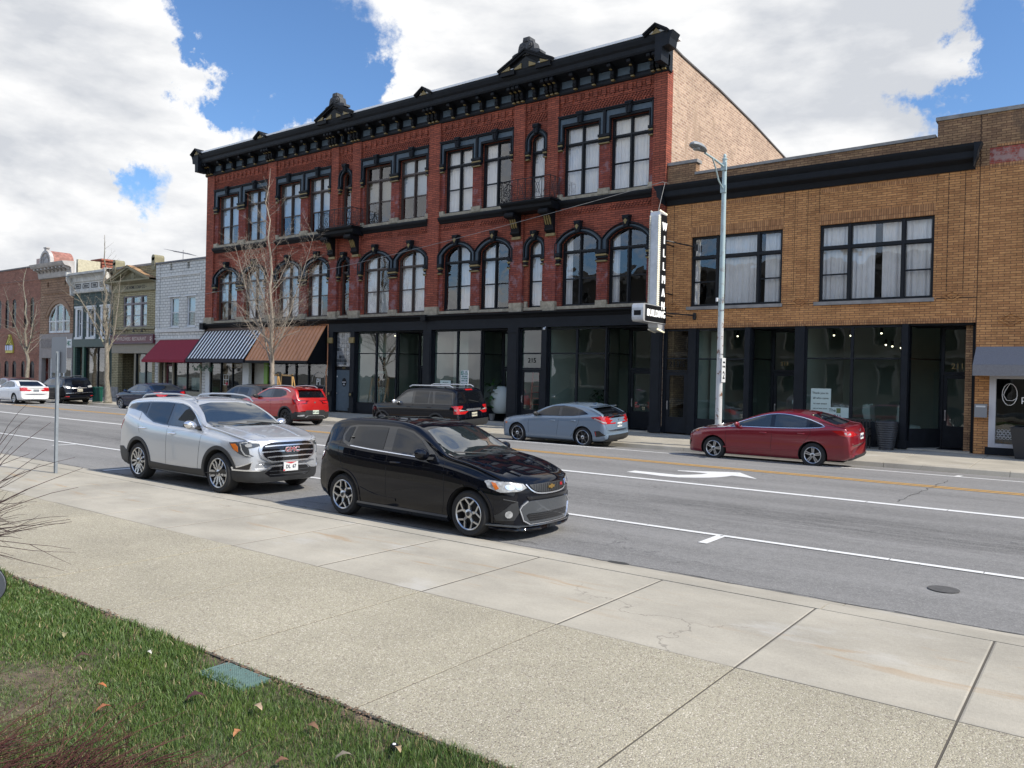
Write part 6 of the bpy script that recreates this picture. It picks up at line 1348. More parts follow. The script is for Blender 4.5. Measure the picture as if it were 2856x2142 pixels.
b = MB(); b.lathe([(.15, 0), (.15, .06), (.118, .08), (.112, .5), (.10, 3), (.085, 6.5), (.07, 9.45), (.085, 9.46), (.085, 9.50), (.04, 9.53), (.055, 9.58), (.04, 9.64), (.0001, 9.66)], (-10.33, 25.2, .05), 24); b.build('pole', lpm, LP, sharp=50)
b = MB(); b.tube([(-10.33, 25.12, 9.28), (-10.33, 24.4, 9.33), (-10.33, 23.6, 9.36)], .035, 8); b.tube([(-10.33, 25.12, 8.55), (-10.33, 24.75, 8.72), (-10.33, 24.45, 9.1), (-10.33, 24.2, 9.32)], .026, 8); b.box(-10.42, -10.24, 25.10, 25.18, 9.15, 9.4); b.box(-10.42, -10.24, 25.10, 25.18, 8.42, 8.66); b.build('arm', lpm, LP)
b = MB(); lp = [(0.03, 0), (.07, .05), (.10, .15), (.155, .40), (.165, .62), (.14, .88), (.07, 1.02), (.001, 1.05)]; b.lathe(lp, (0, 0, 0), 18, 'y')
for i in range(len(b.v)): x, y, z = b.v[i]; b.v[i] = (-10.33 + x * 1.15, 23.65 - y, 9.40 + z * (.85 if z > 0 else .35) - .0)
hd = b.build('lamp_head', pmat('lamp_head_grey', (.24, .26, .27), .5), LP, smooth=True); b = MB(); b.lathe([(.12, 0), (.11, -.05), (.06, -.075), (.0001, -.08)], (-10.33, 22.98, 9.36), 16); b.build('lamp_lens', pmat('lamp_lens_grey', (.30, .32, .33), .1, spec=.8), hd, smooth=True)
b = MB(); b.box(-10.225, -10.215, 25.10, 25.42, 2.2, 3.0); pls = b.build('sign_plate', M['white_paint'], LP); fx = lambda x, y, z: (lambda u, v, d: (x + d, y + u, z + v))
b = MB(); text_mb(b, '2', .34, fx(-10.212, 25.27, 2.42), .004, bold=.008); text_mb(b, 'PARK', .075, fx(-10.212, 25.27, 2.85), .004, bold=.003); text_mb(b, 'HOUR', .08, fx(-10.212, 25.27, 2.71), .004, bold=.003); b.build('lettering', M['paint_blk'], pls)
for z in (2.95, 3.1, 4.55, 4.9):
 b = MB(); b.lathe([(.108, 0), (.108, .03)], (-10.33, 25.2, z), 18); b.build('strap', M['steel'], LP)
b = MB(); b.box(-10.46, -10.40, 25.05, 25.15, 4.85, 4.97); b.build('camera_box', M['roofcap'], LP)
# three hour parking sign
PS = empty('parking_sign', (-21.13, 25.0, .05), 'white and green three hour parking sign behind the black four wheel drive', 'parking sign')
b = MB(); b.tube([(-21.13, 25.03, .05), (-21.13, 25.03, 2.3)], .022, 6); b.build('post', galv, PS)
b = MB(); b.box(-21.34, -20.92, 24.99, 25.0, 1.82, 2.45); pp_ = b.build('sign_plate', M['white_paint'], PS); grn = pmat('sign_green', (.01, .17, .11), .5)
b = MB(); b.box(-21.32, -21.19, 24.985, 24.99, 2.27, 2.43)
for txt, s, x, z in (('HR', .075, -21.04, 2.38), ('PARKING', .055, -21.05, 2.30), ('8:30 AM', .075, -21.13, 2.20), ('TO 5:00 PM', .068, -21.13, 2.11), ('MON - FRI', .068, -21.13, 2.02)): text_mb(b, txt, s, on_wall(x, 24.987, z), .004, bold=.002)
b.prism([(-21.30, 1.90), (-21.24, 1.94), (-21.24, 1.91), (-21.02, 1.91), (-21.02, 1.94), (-20.96, 1.90), (-21.02, 1.86), (-21.02, 1.89), (-21.24, 1.89), (-21.24, 1.86)], 24.985, 24.99); b.build('lettering', grn, pp_)
b = MB(); text_mb(b, '3', .15, on_wall(-21.255, 24.983, 2.35), .004, bold=.004); b.build('numeral', M['white_paint'], pp_)
# green litter bin
b = MB(); LB_ = empty('litter_bin', (-51.55, 24.95, .05), 'green slatted metal litter bin beside the sturdy bare tree', 'litter bin')
b.lathe([(.22, .05), (.25, .1), (.25, .85), (.23, .9)], (-51.55, 24.95, .05), 20); b.build('liner', pmat('liner', (.02, .05, .04), .6), LB_)
b = MB()
for k in range(22): a = 2 * math.pi * k / 22; c_, s_ = math.cos(a), math.sin(a); b.tube([(-51.55 + c_ * .27, 24.95 + s_ * .27, .08), (-51.55 + c_ * .27, 24.95 + s_ * .27, .88), (-51.55 + c_ * .32, 24.95 + s_ * .32, 1.02)], .02, 4)
b.build('slats', pmat('bin_green', (.01, .12, .085), .45), LB_); b = MB(); b.tube([(-51.55 + .31 * math.cos(k * .3142), 24.95 + .31 * math.sin(k * .3142), 1.0) for k in range(21)], .02, 6); b.build('rim', pmat('bin_green2', (.01, .12, .085), .45), LB_)
# framed chalk boards around the tall tree
pine = pmat('new_pine', (.50, .30, .11), .6, var=.12, vscale=8)
for k, (x, y, lab) in enumerate(((-34.35, 25.55, 'narrow pale wood framed board behind the tall tree trunk'), (-33.1, 25.35, 'wide pale wood framed chalkboard right of the tall tree trunk'))):
 w_ = .28 if k == 0 else .45; E_ = empty('chalkboard_sign', (x, y, .05), lab, 'sandwich board'); b = MB()
 for sx in (-w_, w_ - .07): b.box(x + sx, x + sx + .07, y, y + .05, .06, 2.12 + k * .0)
 b.box(x - w_, x + w_, y, y + .05, 2.02, 2.10); b.box(x - w_, x + w_, y, y + .05, .5, .58); b.build('frame', pine, E_)
 b = MB(); b.box(x - w_ + .07, x + w_ - .07, y + .02, y + .04, .58, 2.02); b.build('board', M['paint_blk'] if k else M['white_paint'], E_)
 for sx in (-w_, w_ - .06): b = MB(); b.prism([(y + .05, 2.0), (y + .10, 2.0), (y + .55, .05), (y + .48, .05)], x + sx, x + sx + .06, 'x'); b.build('leg', pine, E_)
# bench and planters
bx0, bx1, by = -7.85, -6.35, 28.15; BE = empty('bench', (-7.1, by, .12), 'black slatted bench behind the dark red sedan against the shop window', 'bench')
b = MB(); zg = .12
for k in range(15): x = bx0 + .06 + k * (bx1 - bx0 - .12) / 14; b.box(x - .022, x + .022, by + .36, by + .39, zg + .45, zg + .92)
b.box(bx0, bx1, by + .35, by + .40, zg + .90, zg + .96); b.box(bx0, bx1, by + .35, by + .40, zg + .46, zg + .50); b.build('backrest', M['iron'], BE)
b = MB()
for k in range(6): b.box(bx0, bx1, by - .12 + k * .08, by - .06 + k * .08, zg + .42, zg + .45)
b.box(bx0, bx0 + .05, by - .12, by + .36, zg + .38, zg + .42); b.box(bx1 - .05, bx1, by - .12, by + .36, zg + .38, zg + .42); b.build('seat', M['iron'], BE)
for x in (bx0 + .02, bx1 - .06):
 for yy in (by - .10, by + .34): b = MB(); b.box(x, x + .04, yy, yy + .04, zg, zg + .64); b.build('leg', M['iron'], BE)
 b = MB(); b.box(x - .01, x + .06, by - .14, by + .38, zg + .64, zg + .68); b.build('armrest', M['iron'], BE)
b = MB(); pr = [];
for k in range(13): z = k * .072; pr += [(.22 + .13 * (k / 12) ** .7 + .012, z), (.22 + .13 * (k / 12) ** .7, z + .05)]
b.lathe([(.001, 0)] + pr + [(.30, .93), (.29, .86), (.001, .86)], (-5.85, 28.35, .12), 28); tag(b.build('planter', pmat('planter_black', (.022, .024, .028), .5), loc=(-5.85, 28.35, .12), sharp=40), 'round ribbed black planter on the pavement right of the bench', 'planter')
b = MB(); b.add([(-2.25, 28.1, .12), (-1.7, 28.1, .12), (-1.7, 28.65, .12), (-2.25, 28.65, .12), (-2.38, 27.98, 1.05), (-1.57, 27.98, 1.05), (-1.57, 28.78, 1.05), (-2.38, 28.78, 1.05)], [(0, 3, 2, 1), (4, 5, 6, 7), (0, 1, 5, 4), (1, 2, 6, 5), (2, 3, 7, 6), (3, 0, 4, 7)]); tag(b.build('planter', pmat('planter_dark', (.02, .021, .024), .5), loc=(-2, 28.4, .12)), 'square tapered dark planter cut by the right edge of the view', 'planter')
# overhead cables
b = MB(); P0, P1 = Vector((-46.3, 28.3, 6.9)), Vector((-14.1, 28.3, 9.92)); b.tube([P0.lerp(P1, k / 24) - Vector((0, 0, .35 * math.sin(math.pi * k / 24))) for k in range(25)], .010, 4); b.tube([(-14.1, 28.3, 9.92), (-14.15, 28.95, 10.0)], .01, 4); b.tube([(-14.05, 28.4, 9.9), (-13.95, 27.6, 8.45)], .007, 4)
tag(b.build('cable', pmat('cable_grey', (.30, .30, .29), .6), loc=(-14.1, 28.3, 9.9)), 'thin sagging cable strung across the red brick facade', 'cable')
b = MB(); P0, P1 = Vector((-110, 27.5, 10.4)), Vector((-47.0, 28.6, 9.3)); b.tube([P0.lerp(P1, k / 16) - Vector((0, 0, .6 * math.sin(math.pi * k / 16))) for k in range(17)], .014, 4)
tag(b.build('cable', M['iron'], loc=(-47, 28.6, 9.3)), 'thin black cable running along the old low buildings on the left', 'cable')
b = MB(); ax, ay, az = -53.9, 32.0, 9.0; b.tube([(ax, ay, az), (ax, ay, az + 1.9)], .025, 6); b.tube([(ax - 1.3, ay, az + 1.9), (ax + 1.3, ay, az + 1.45)], .018, 5)
for k in range(9): f = k / 8; p = Vector((ax - 1.2 + 2.4 * f, ay, az + 1.88 - .42 * f)); b.tube([p + Vector((-.1, -.75 + .4 * f, .1)), p + Vector((.1, .75 - .4 * f, -.05))], .010, 4)
tag(b.build('tv_antenna', M['steel'], loc=(ax, ay, az)), 'old television antenna on the roof behind the loan company pediment', 'antenna')
# the lit blade sign at the corner
BS = empty('blade_sign', (-13.9, 28.9, 4.0), 'tall lit blade sign reading WILLMAN BUILDING on the corner of the brick block', 'sign')
gm_ = pmat('sign_metal', (.50, .52, .54), .4, metal=.4, var=.15, vscale=4); blk = M['paint_blk']; xa, xb = -14.08, -13.68; ya, yb = 27.30, 27.90
b = MB(); pr = [(yb, 4.30), (yb, 8.52), (ya + .10, 8.60), (ya + .02, 8.55), (ya, 8.42), (ya, 4.40), (ya + .05, 4.22), (ya + .2, 4.10), (yb, 4.06)]
b.prism(pr, xa, xb, 'x'); bd = b.build('cabinet', gm_, BS)
for xx in (xa - .004, xb - .001): b = MB(); b.box(xx, xx + .006, ya + .10, yb, 4.35, 8.48); b.build('letter_panel', blk, BS)
neon = pmat('neon_tube', (1, 1, .95), .4, emit=(1, .98, .92), es=.62); blb = pmat('sign_bulb', (.9, .85, .65), .4, emit=(1, .88, .6), es=.55); dimb = pmat('unlit_bulb', (.62, .60, .50), .4)
for i, ch in enumerate('WILLMAN'):
 z = 8.02 - i * .50; b = MB(); text_mb(b, ch, .44, fx(xb + .03, (ya + yb) / 2 + .06, z), .03, w=.8 if ch != 'I' else 1, bold=.0); b.build('neon_letter', neon, BS)
for xx, mt, zs in ((xb - .012, blb, 0), (xa + .01, dimb, 0)):
 b = MB(); n = 62
 for k in range(n): b.blob((xx, ya - .02, 4.42 + k * (8.40 - 4.42) / (n - 1)), .030, n=5)
 for z_, dz_ in ((8.60, -.008), (4.14, -.01)):
  q = MB()
  for k in range(9): q.blob((xx, ya + .05 + k * .068, z_ + dz_ * k), .034, n=5)
  q.build('marquee_bulbs', mt, BS)
 if mt is blb:
  for k in range(54): b.blob((xx + .012, ya + .05, 4.45 + k * .0735), .024, n=4)
 b.build('marquee_bulbs', mt, BS)
b = MB(); zc0, zc1 = 4.36, 5.02; yc0 = 26.08; capn = [(yc0 + .14 * (1 - math.cos(a)), 0) for a in (0,)]
prb = [(27.95, zc0), (yc0 + .10, zc0), (yc0 + .02, zc0 + .06), (yc0, zc0 + .16), (yc0, zc1 - .16), (yc0 + .02, zc1 - .06), (yc0 + .10, zc1), (27.95, zc1)]
b.prism(prb, xa - .03, xb + .03, 'x'); b.build('box', gm_, BS)
for xx in (xa - .036, xb + .03): b = MB(); b.box(xx, xx + .006, yc0 + .16, 27.95, zc0 + .03, zc1 - .03); b.build('letter_panel', blk, BS)
b = MB(); b.box(xa + .06, xb - .06, yc0 - .006, yc0, zc0 + .22, zc0 + .40); b.build('vent', blk, BS)
b = MB(); text_mb(b, 'BUILDING', .38, fx(xb + .05, (yc0 + .16 + 27.95) / 2, (zc0 + zc1) / 2), .03, w=.80, bold=-.004, space=1.1); b.build('neon_letter', neon, BS)
b = MB()
for (p, q) in (((-13.9, 27.9, 7.5), (-13.9, 29.0, 7.5)), ((-13.7, 27.9, 7.55), (-12.95, 28.98, 7.40)), ((-13.9, 27.9, 4.75), (-13.9, 29, 4.75)), ((-13.7, 27.9, 4.8), (-12.9, 28.98, 4.75)), ((-13.9, 27.9, 5.6), (-13.9, 29, 5.6))): b = MB(); b.tube([p, q], .028, 6); b.build('strut', M['iron'], BS)
for z_ in (7.25, 4.6): b = MB(); b.box(-13.0, -12.88, 28.93, 29.0, z_, z_ + .25); b.build('wall_plate', M['iron'], BS)
b = MB(); b.tube([(-14.45, 28.7, 4.38), (-14.45, 28.55, 4.30)], .03, 8); b.blob((-14.45, 28.52, 4.27), .06); tag(b.build('security_lamp', M['white_paint'], loc=(-14.45, 28.7, 4.4)), 'small white security lamp above the shopfront by the blade sign', 'lamp')
b = MB(); b.tube([(-19.8, 28.8, 4.43), (-19.8, 28.72, 4.38)], .03, 8); b.blob((-19.8, 28.70, 4.36), .06); tag(b.build('security_lamp', M['white_paint'], loc=(-19.8, 28.8, 4.4)), 'small white security lamp above the window right of door 215', 'lamp')
# things seen through the shop windows
wc = pmat('chair_white', (.45, .50, .48), .7)
def wing_chair(x, y, lab, face=1, s=1.0):
 E_ = empty('wing_chair', (x, y, ZF), lab, 'armchair', 'white wing chairs in the shop windows'); z = ZF
 b = MB(); b.prism([(x - .05 * face, z + .45), (x + .02 * face, z + 1.35 * s), (x + .10 * face, z + 1.42 * s), (x + .24 * face, z + 1.36 * s), (x + .26 * face, z + 1.15 * s), (x + .18 * face, z + .85), (x + .22 * face, z + .72), (x + .62 * face, z + .66), (x + .66 * face, z + .56), (x + .60 * face, z + .42), (x + .0 * face, z + .40)], y - .36, y - .28); b.build('wing', wc, E_)
 b = MB(); b.prism([(x - .05 * face, z + .45), (x + .02 * face, z + 1.35 * s), (x + .10 * face, z + 1.42 * s), (x + .24 * face, z + 1.36 * s), (x + .26 * face, z + 1.15 * s), (x + .18 * face, z + .85), (x + .22 * face, z + .72), (x + .62 * face, z + .66), (x + .66 * face, z + .56), (x + .60 * face, z + .42), (x + .0 * face, z + .40)], y + .28, y + .36); b.build('wing', wc, E_)
 b = MB(); b.prism([(x - .05 * face, z + .40), (x + .02 * face, z + 1.38 * s), (x + .12 * face, z + 1.36 * s), (x + .10 * face, z + .40)], y - .28, y + .28); b.build('backrest', wc, E_)
 b = MB(); b.box(min(x + .1 * face, x + .62 * face), max(x + .1 * face, x + .62 * face), y - .28, y + .28, z + .30, z + .48); b.build('seat', wc, E_)
 for dx in (0, .54 * face):
  for dy in (-.3, .26): b = MB(); b.box(x + dx - .02, x + dx + .02, y + dy, y + dy + .04, z, z + .40); b.build('leg', M['room_dark'], E_)
wing_chair(-6.65, 29.95, 'white wing chair in the wide window behind the ribbed planter', -1, 1.0); wing_chair(-5.95, 30.75, 'white wing chair beside the door numbered 211', 1, 1.0); wing_chair(-8.0, 30.3, 'white chair back behind the handwritten note', 1, .95)
b = MB(); b.lathe([(.35, 0), (.52, .15), (.60, .5), (.55, .9), (.42, 1.15), (.20, 1.28), (.05, 1.2)], (-23.05, 30.0, ZF + .35), 28, sq=.7); tag(b.build('egg_chair', wc, loc=(-23.05, 30, .2), smooth=True), 'large rounded white chair in the entry window beside a plant', 'armchair')
lad = pmat('ladder_red', (.38, .035, .02), .5)
E_ = empty('step_ladder', (-20.8, 29.7, ZF), 'red step ladder standing behind the glass of door 215', 'ladder')
for (x0_, x1_) in ((-20.95, -21.08), (-20.62, -20.35)):
 b = MB(); b.prism([(x0_ - .035, 2.55), (x0_ + .035, 2.55), (x1_ + .035, ZF + .02), (x1_ - .035, ZF + .02)], 29.55, 29.61); b.build('rail', lad, E_)
 b = MB(); b.prism([(x0_ + .12, 2.5), (x0_ + .16, 2.5), (x1_ + .30, ZF + .02), (x1_ + .26, ZF + .02)], 29.95, 30.0); b.build('rail', lad, E_)
for k in range(8): f = k / 8; z = ZF + .3 + f * 2.2; w0 = -21.06 + .11 * f; w1 = -20.38 - .22 * f; b = MB(); b.box(w0, w1, 29.56, 29.64, z, z + .03); b.build('rung', lad, E_)
def plant(x, y, h, lab, seed, n=60, pot=.16, leaf=.16, colr=(.03, .07, .02)):
 R_ = random.Random(seed); E_ = empty('potted_plant', (x, y, ZF), lab, 'plant', 'potted plants in the shop windows')
 b = MB(); b.lathe([(pot * .7, 0), (pot, .32), (pot * .9, .33), (.001, .30)], (x, y, ZF), 16); b.build('pot', M['limestone'], E_)
 b = MB(); b.tube([(x, y, ZF + .3), (x + .03, y, ZF + h * .6), (x, y, ZF + h)], .018, 5); b.build('stem', BARK['bark'], E_); b = MB()
 for k in range(n):
  a = R_.uniform(0, 6.28); z = ZF + h * R_.uniform(.35, 1.05); rr = R_.uniform(.05, .38); p = Vector((x + rr * math.cos(a), y + rr * .7 * math.sin(a), z)); d = Vector((math.cos(a), math.sin(a), R_.uniform(-.8, .6))).normalized(); s_ = d.cross(Vector((0, 0, 1))).normalized() * leaf * .25
  b.add([p, p + d * leaf * .5 + s_, p + d * leaf, p + d * leaf * .5 - s_], [(0, 1, 2, 3)])
 b.build('leaves', pmat('plant_leaf', colr, .5), E_)
plant(-30.95, 29.9, 1.9, 'tall airy potted tree in the window left of the clock', 1, 110, .2, .13, (.05, .06, .045)); plant(-28.2, 30.6, 1.6, 'small leafed plant inside the recessed entry', 2, 80); plant(-23.45, 29.75, 1.75, 'green drooping plant beside the egg shaped chair', 3, 60, .2, .34, (.035, .10, .02)); plant(-17.7, 30.0, 1.5, 'spiky plant in the window above the grey blue hatchback', 4, 80, .2, .28, (.015, .045, .015))
pw = MB(); pw.box(-31.95, -31.2, 30.35, 30.42, ZF, 4.4); pw.build('display_wall', M['room_wall'], RB)
pw = MB(); pw.box(-26.45, -25.5, 30.4, 30.47, ZF, 4.4); pw.build('display_wall', M['room_wall'], RB)
pw = MB(); pw.box(-12.8, -12.2, 30.3, 30.37, ZF, 4.2); pw.build('display_wall', M['room_wall'], TB)
for z, lab in ((2.78, 'black and white framed print, the upper one in the left shop window'), (1.90, 'black and white framed print, the lower one in the left shop window')):
 b = MB(); b.box(-31.72, -31.22, 30.31, 30.345, z - .36, z + .36); o = b.build('framed_print', M['paint_blk'], loc=(-31.5, 30.32, z)); tag(o, lab, 'picture', 'framed prints')
 b = MB(); R_ = random.Random(int(z * 10))
 for k in range(9): px0 = -31.66 + R_.uniform(0, .38); pz0 = z - .3 + R_.uniform(0, .5); b.tube([(px0, 30.30, pz0), (px0 + R_.uniform(-.12, .12), 30.30, pz0 + .06), (px0 + R_.uniform(-.15, .15), 30.30, pz0 + .14)], .014, 4)
 b.build('print_marks', M['roofcap'], o)
b = MB(); b.tube([(-28.0 + .62 * math.cos(k * .2618), 31.5, 2.75 + .62 * math.sin(k * .2618)) for k in range(25)], .03, 6); b.tube([(-28.0 + .42 * math.cos(k * .2618), 31.5, 2.75 + .42 * math.sin(k * .2618)) for k in range(25)], .018, 6)
for k in range(12): a = k * math.pi / 6; b.tube([(-28 + .42 * math.cos(a), 31.5, 2.75 + .42 * math.sin(a)), (-28 + .6 * math.cos(a), 31.5, 2.75 + .6 * math.sin(a))], .025, 4)
tag(b.build('wall_clock', M['iron'], loc=(-28, 31.5, 2.75)), 'large round iron skeleton clock inside the recessed entry', 'clock')
def note(x0_, x1_, z0_, z1_, lines, lab, y=YW + .06, ink=None):
 b = MB(); b.box(x0_, x1_, y - .004, y, z0_, z1_); o = b.build('window_notice', pmat('notice_paper', (.42, .52, .50), .6), loc=(x0_, y, z0_)); tag(o, lab, 'notice'); b = MB()
 for txt, s, x, z in lines: text_mb(b, txt, s, on_wall(x, y - .006, z), .002, bold=.001)
 b.build('lettering', ink or M['paint_blk'], o)
note(-8.50, -7.82, .98, 2.06, [('Thank you to', .10, -8.18, 1.90), ('all who came', .10, -8.16, 1.72), ('to our event', .09, -8.18, 1.53), ('see us here soon', .07, -8.18, 1.36)], 'tall handwritten thank you note in the window of the tan building')
note(-7.92, -7.22, .96, 1.42, [('The', .15, -7.76, 1.31), ('211', .17, -7.58, 1.10)], 'hand lettered white poster reading The 211 low in the window', YW + .05)
b = MB();
for (x0_, z0_) in ((-7.62, 1.22), (-7.84, .99)): b.box(x0_, x0_ + .14, YW + .038, YW + .044, z0_, z0_ + .17)
tag(b.build('photo_print', pmat('photo_green', (.10, .14, .05), .5), loc=(-7.6, YW + .04, 1.2)), 'small green photographs pinned on the hand lettered poster', 'photograph')
note(-26.1, -25.42, 1.62, 2.0, [('see you in', .09, -25.76, 1.9), ('our new shop', .09, -25.76, 1.76)], 'handwritten paper notice in the window behind the black four wheel drive')
note(-9.55, -9.30, 1.45, 1.6, [('PUSH', .06, -9.42, 1.52)], 'small white notice on the glass door between the tan building windows', YW + 1.30)
# ================================================================ cars
def paint(name, col, metal=.35, rough=.32, flake=0.0, coat=1.0):
 m = bpy.data.materials.new(name); m.use_nodes = True; t = NT(m.node_tree); b = t.n['Principled BSDF']
 t.put(b.inputs['Base Color'], col); b.inputs['Metallic'].default_value = metal; b.inputs['Roughness'].default_value = rough
 b.inputs['Coat Weight'].default_value = coat; b.inputs['Coat Roughness'].default_value = .012; b.inputs['Coat IOR'].default_value = 1.5
 if max(col) < .06: b.inputs['Specular IOR Level'].default_value = .0; b.inputs['Coat Weight'].default_value = .8
 # road dust low on the body
 oz = t.sep(t.obj())[2]; dn = t.noise(t.obj(), 3.0, 6, .65)
 d = t.math('MULTIPLY', t.ramp(oz, .2, .62, 1.0, 0.0), t.ramp(dn, .35, .7, .1, .65)); t.put(b.inputs['Base Color'], t.mix(t.math('MULTIPLY', d, .04 if max(col) < .03 else .25), col, (.16, .15, .13)))
 return m
CM = dict(
 silver=paint('silver_paint', (.50, .52, .545), .5, .34), black=paint('black_paint_gloss', (.003, .004, .0075), 0, .25), darkblue=paint('dark_blue_paint', (.006, .012, .030), .1, .25), navy=paint('navy_paint', (.010, .020, .050), .2, .25),
 red=paint('bright_red_paint', (.40, .012, .012), .2, .3), maroon=paint('dark_red_paint', (.19, .003, .013), .2, .28), greyblue=paint('grey_blue_paint', (.125, .175, .235), .0, .35), white=paint('white_car_paint', (.70, .71, .72), .0, .35), slate=paint('dark_grey_paint', (.03, .035, .042), .2, .3), wine=paint('wine_paint', (.06, .006, .012), .2, .3),
 plast=pmat('black_plastic', (.022, .023, .024), .55, var=.15), gloss=pmat('gloss_black', (.006, .006, .007), .12, coat=.6), chrome=pmat('chrome', (.82, .83, .85), .22, metal=.9), alloy=pmat('alloy', (.52, .53, .54), .28, metal=.9), alloyd=pmat('dark_alloy', (.045, .045, .048), .35, metal=.4),
 tyre=pmat('tyre_rubber', (.018, .018, .018), .85, bump=.3, bscale=80), dark=pmat('wheel_well', (.008, .008, .008), .9), amber=pmat('amber_lens', (.55, .14, .02), .2, coat=.5), rlens=pmat('red_lens', (.42, .008, .010), .12, coat=1), rdark=pmat('dark_red_lens', (.11, .004, .008), .12, coat=1), clear=pmat('lamp_lens', (.34, .345, .34), .15, coat=.5, var=.5, vscale=18), lampd=pmat('lamp_housing', (.05, .055, .06), .15, coat=1), plate=pmat('plate_white', (.66, .67, .66), .5), ink=pmat('plate_ink', (.01, .02, .05), .5), rim_d=pmat('brake_dark', (.02, .02, .021), .6))
def car_glass(name, col, spec=.9, ior=1.6):
 m = bpy.data.materials.new(name); m.use_nodes = True; t = NT(m.node_tree); b = t.n['Principled BSDF']
 t.put(b.inputs['Base Color'], col); b.inputs['Roughness'].default_value = .01; b.inputs['Specular IOR Level'].default_value = spec; b.inputs['IOR'].default_value = ior
 return m
CM['tint'] = car_glass('tinted_glass', (.005, .006, .008), .55, 1.5); CM['wind'] = car_glass('windscreen_glass', (.016, .022, .024), 1.0, 2.1); CM['pale'] = car_glass('clear_side_glass', (.022, .028, .03), .8)
def pchip(xs, ys, n):
 """smooth interpolation through key values, no overshoot"""
 xs = np.array(xs, float); ys = np.array(ys, float); h = np.diff(xs); d = np.diff(ys) / h; m = np.zeros(len(xs))
 for i in range(1, len(xs) - 1):
  if d[i - 1] * d[i] > 0:
   w1, w2 = 2 * h[i] + h[i - 1], h[i] + 2 * h[i - 1]; m[i] = (w1 + w2) / (w1 / d[i - 1] + w2 / d[i])
 m[0], m[-1] = d[0], d[-1]
 out = []
 for x in n:
  i = int(np.clip(np.searchsorted(xs, x) - 1, 0, len(h) - 1)); t = (x - xs[i]) / h[i]
  out.append((2 * t ** 3 - 3 * t ** 2 + 1) * ys[i] + (t ** 3 - 2 * t ** 2 + t) * h[i] * m[i] + (-2 * t ** 3 + 3 * t ** 2) * ys[i + 1] + (t ** 3 - t ** 2) * h[i] * m[i + 1])
 return out
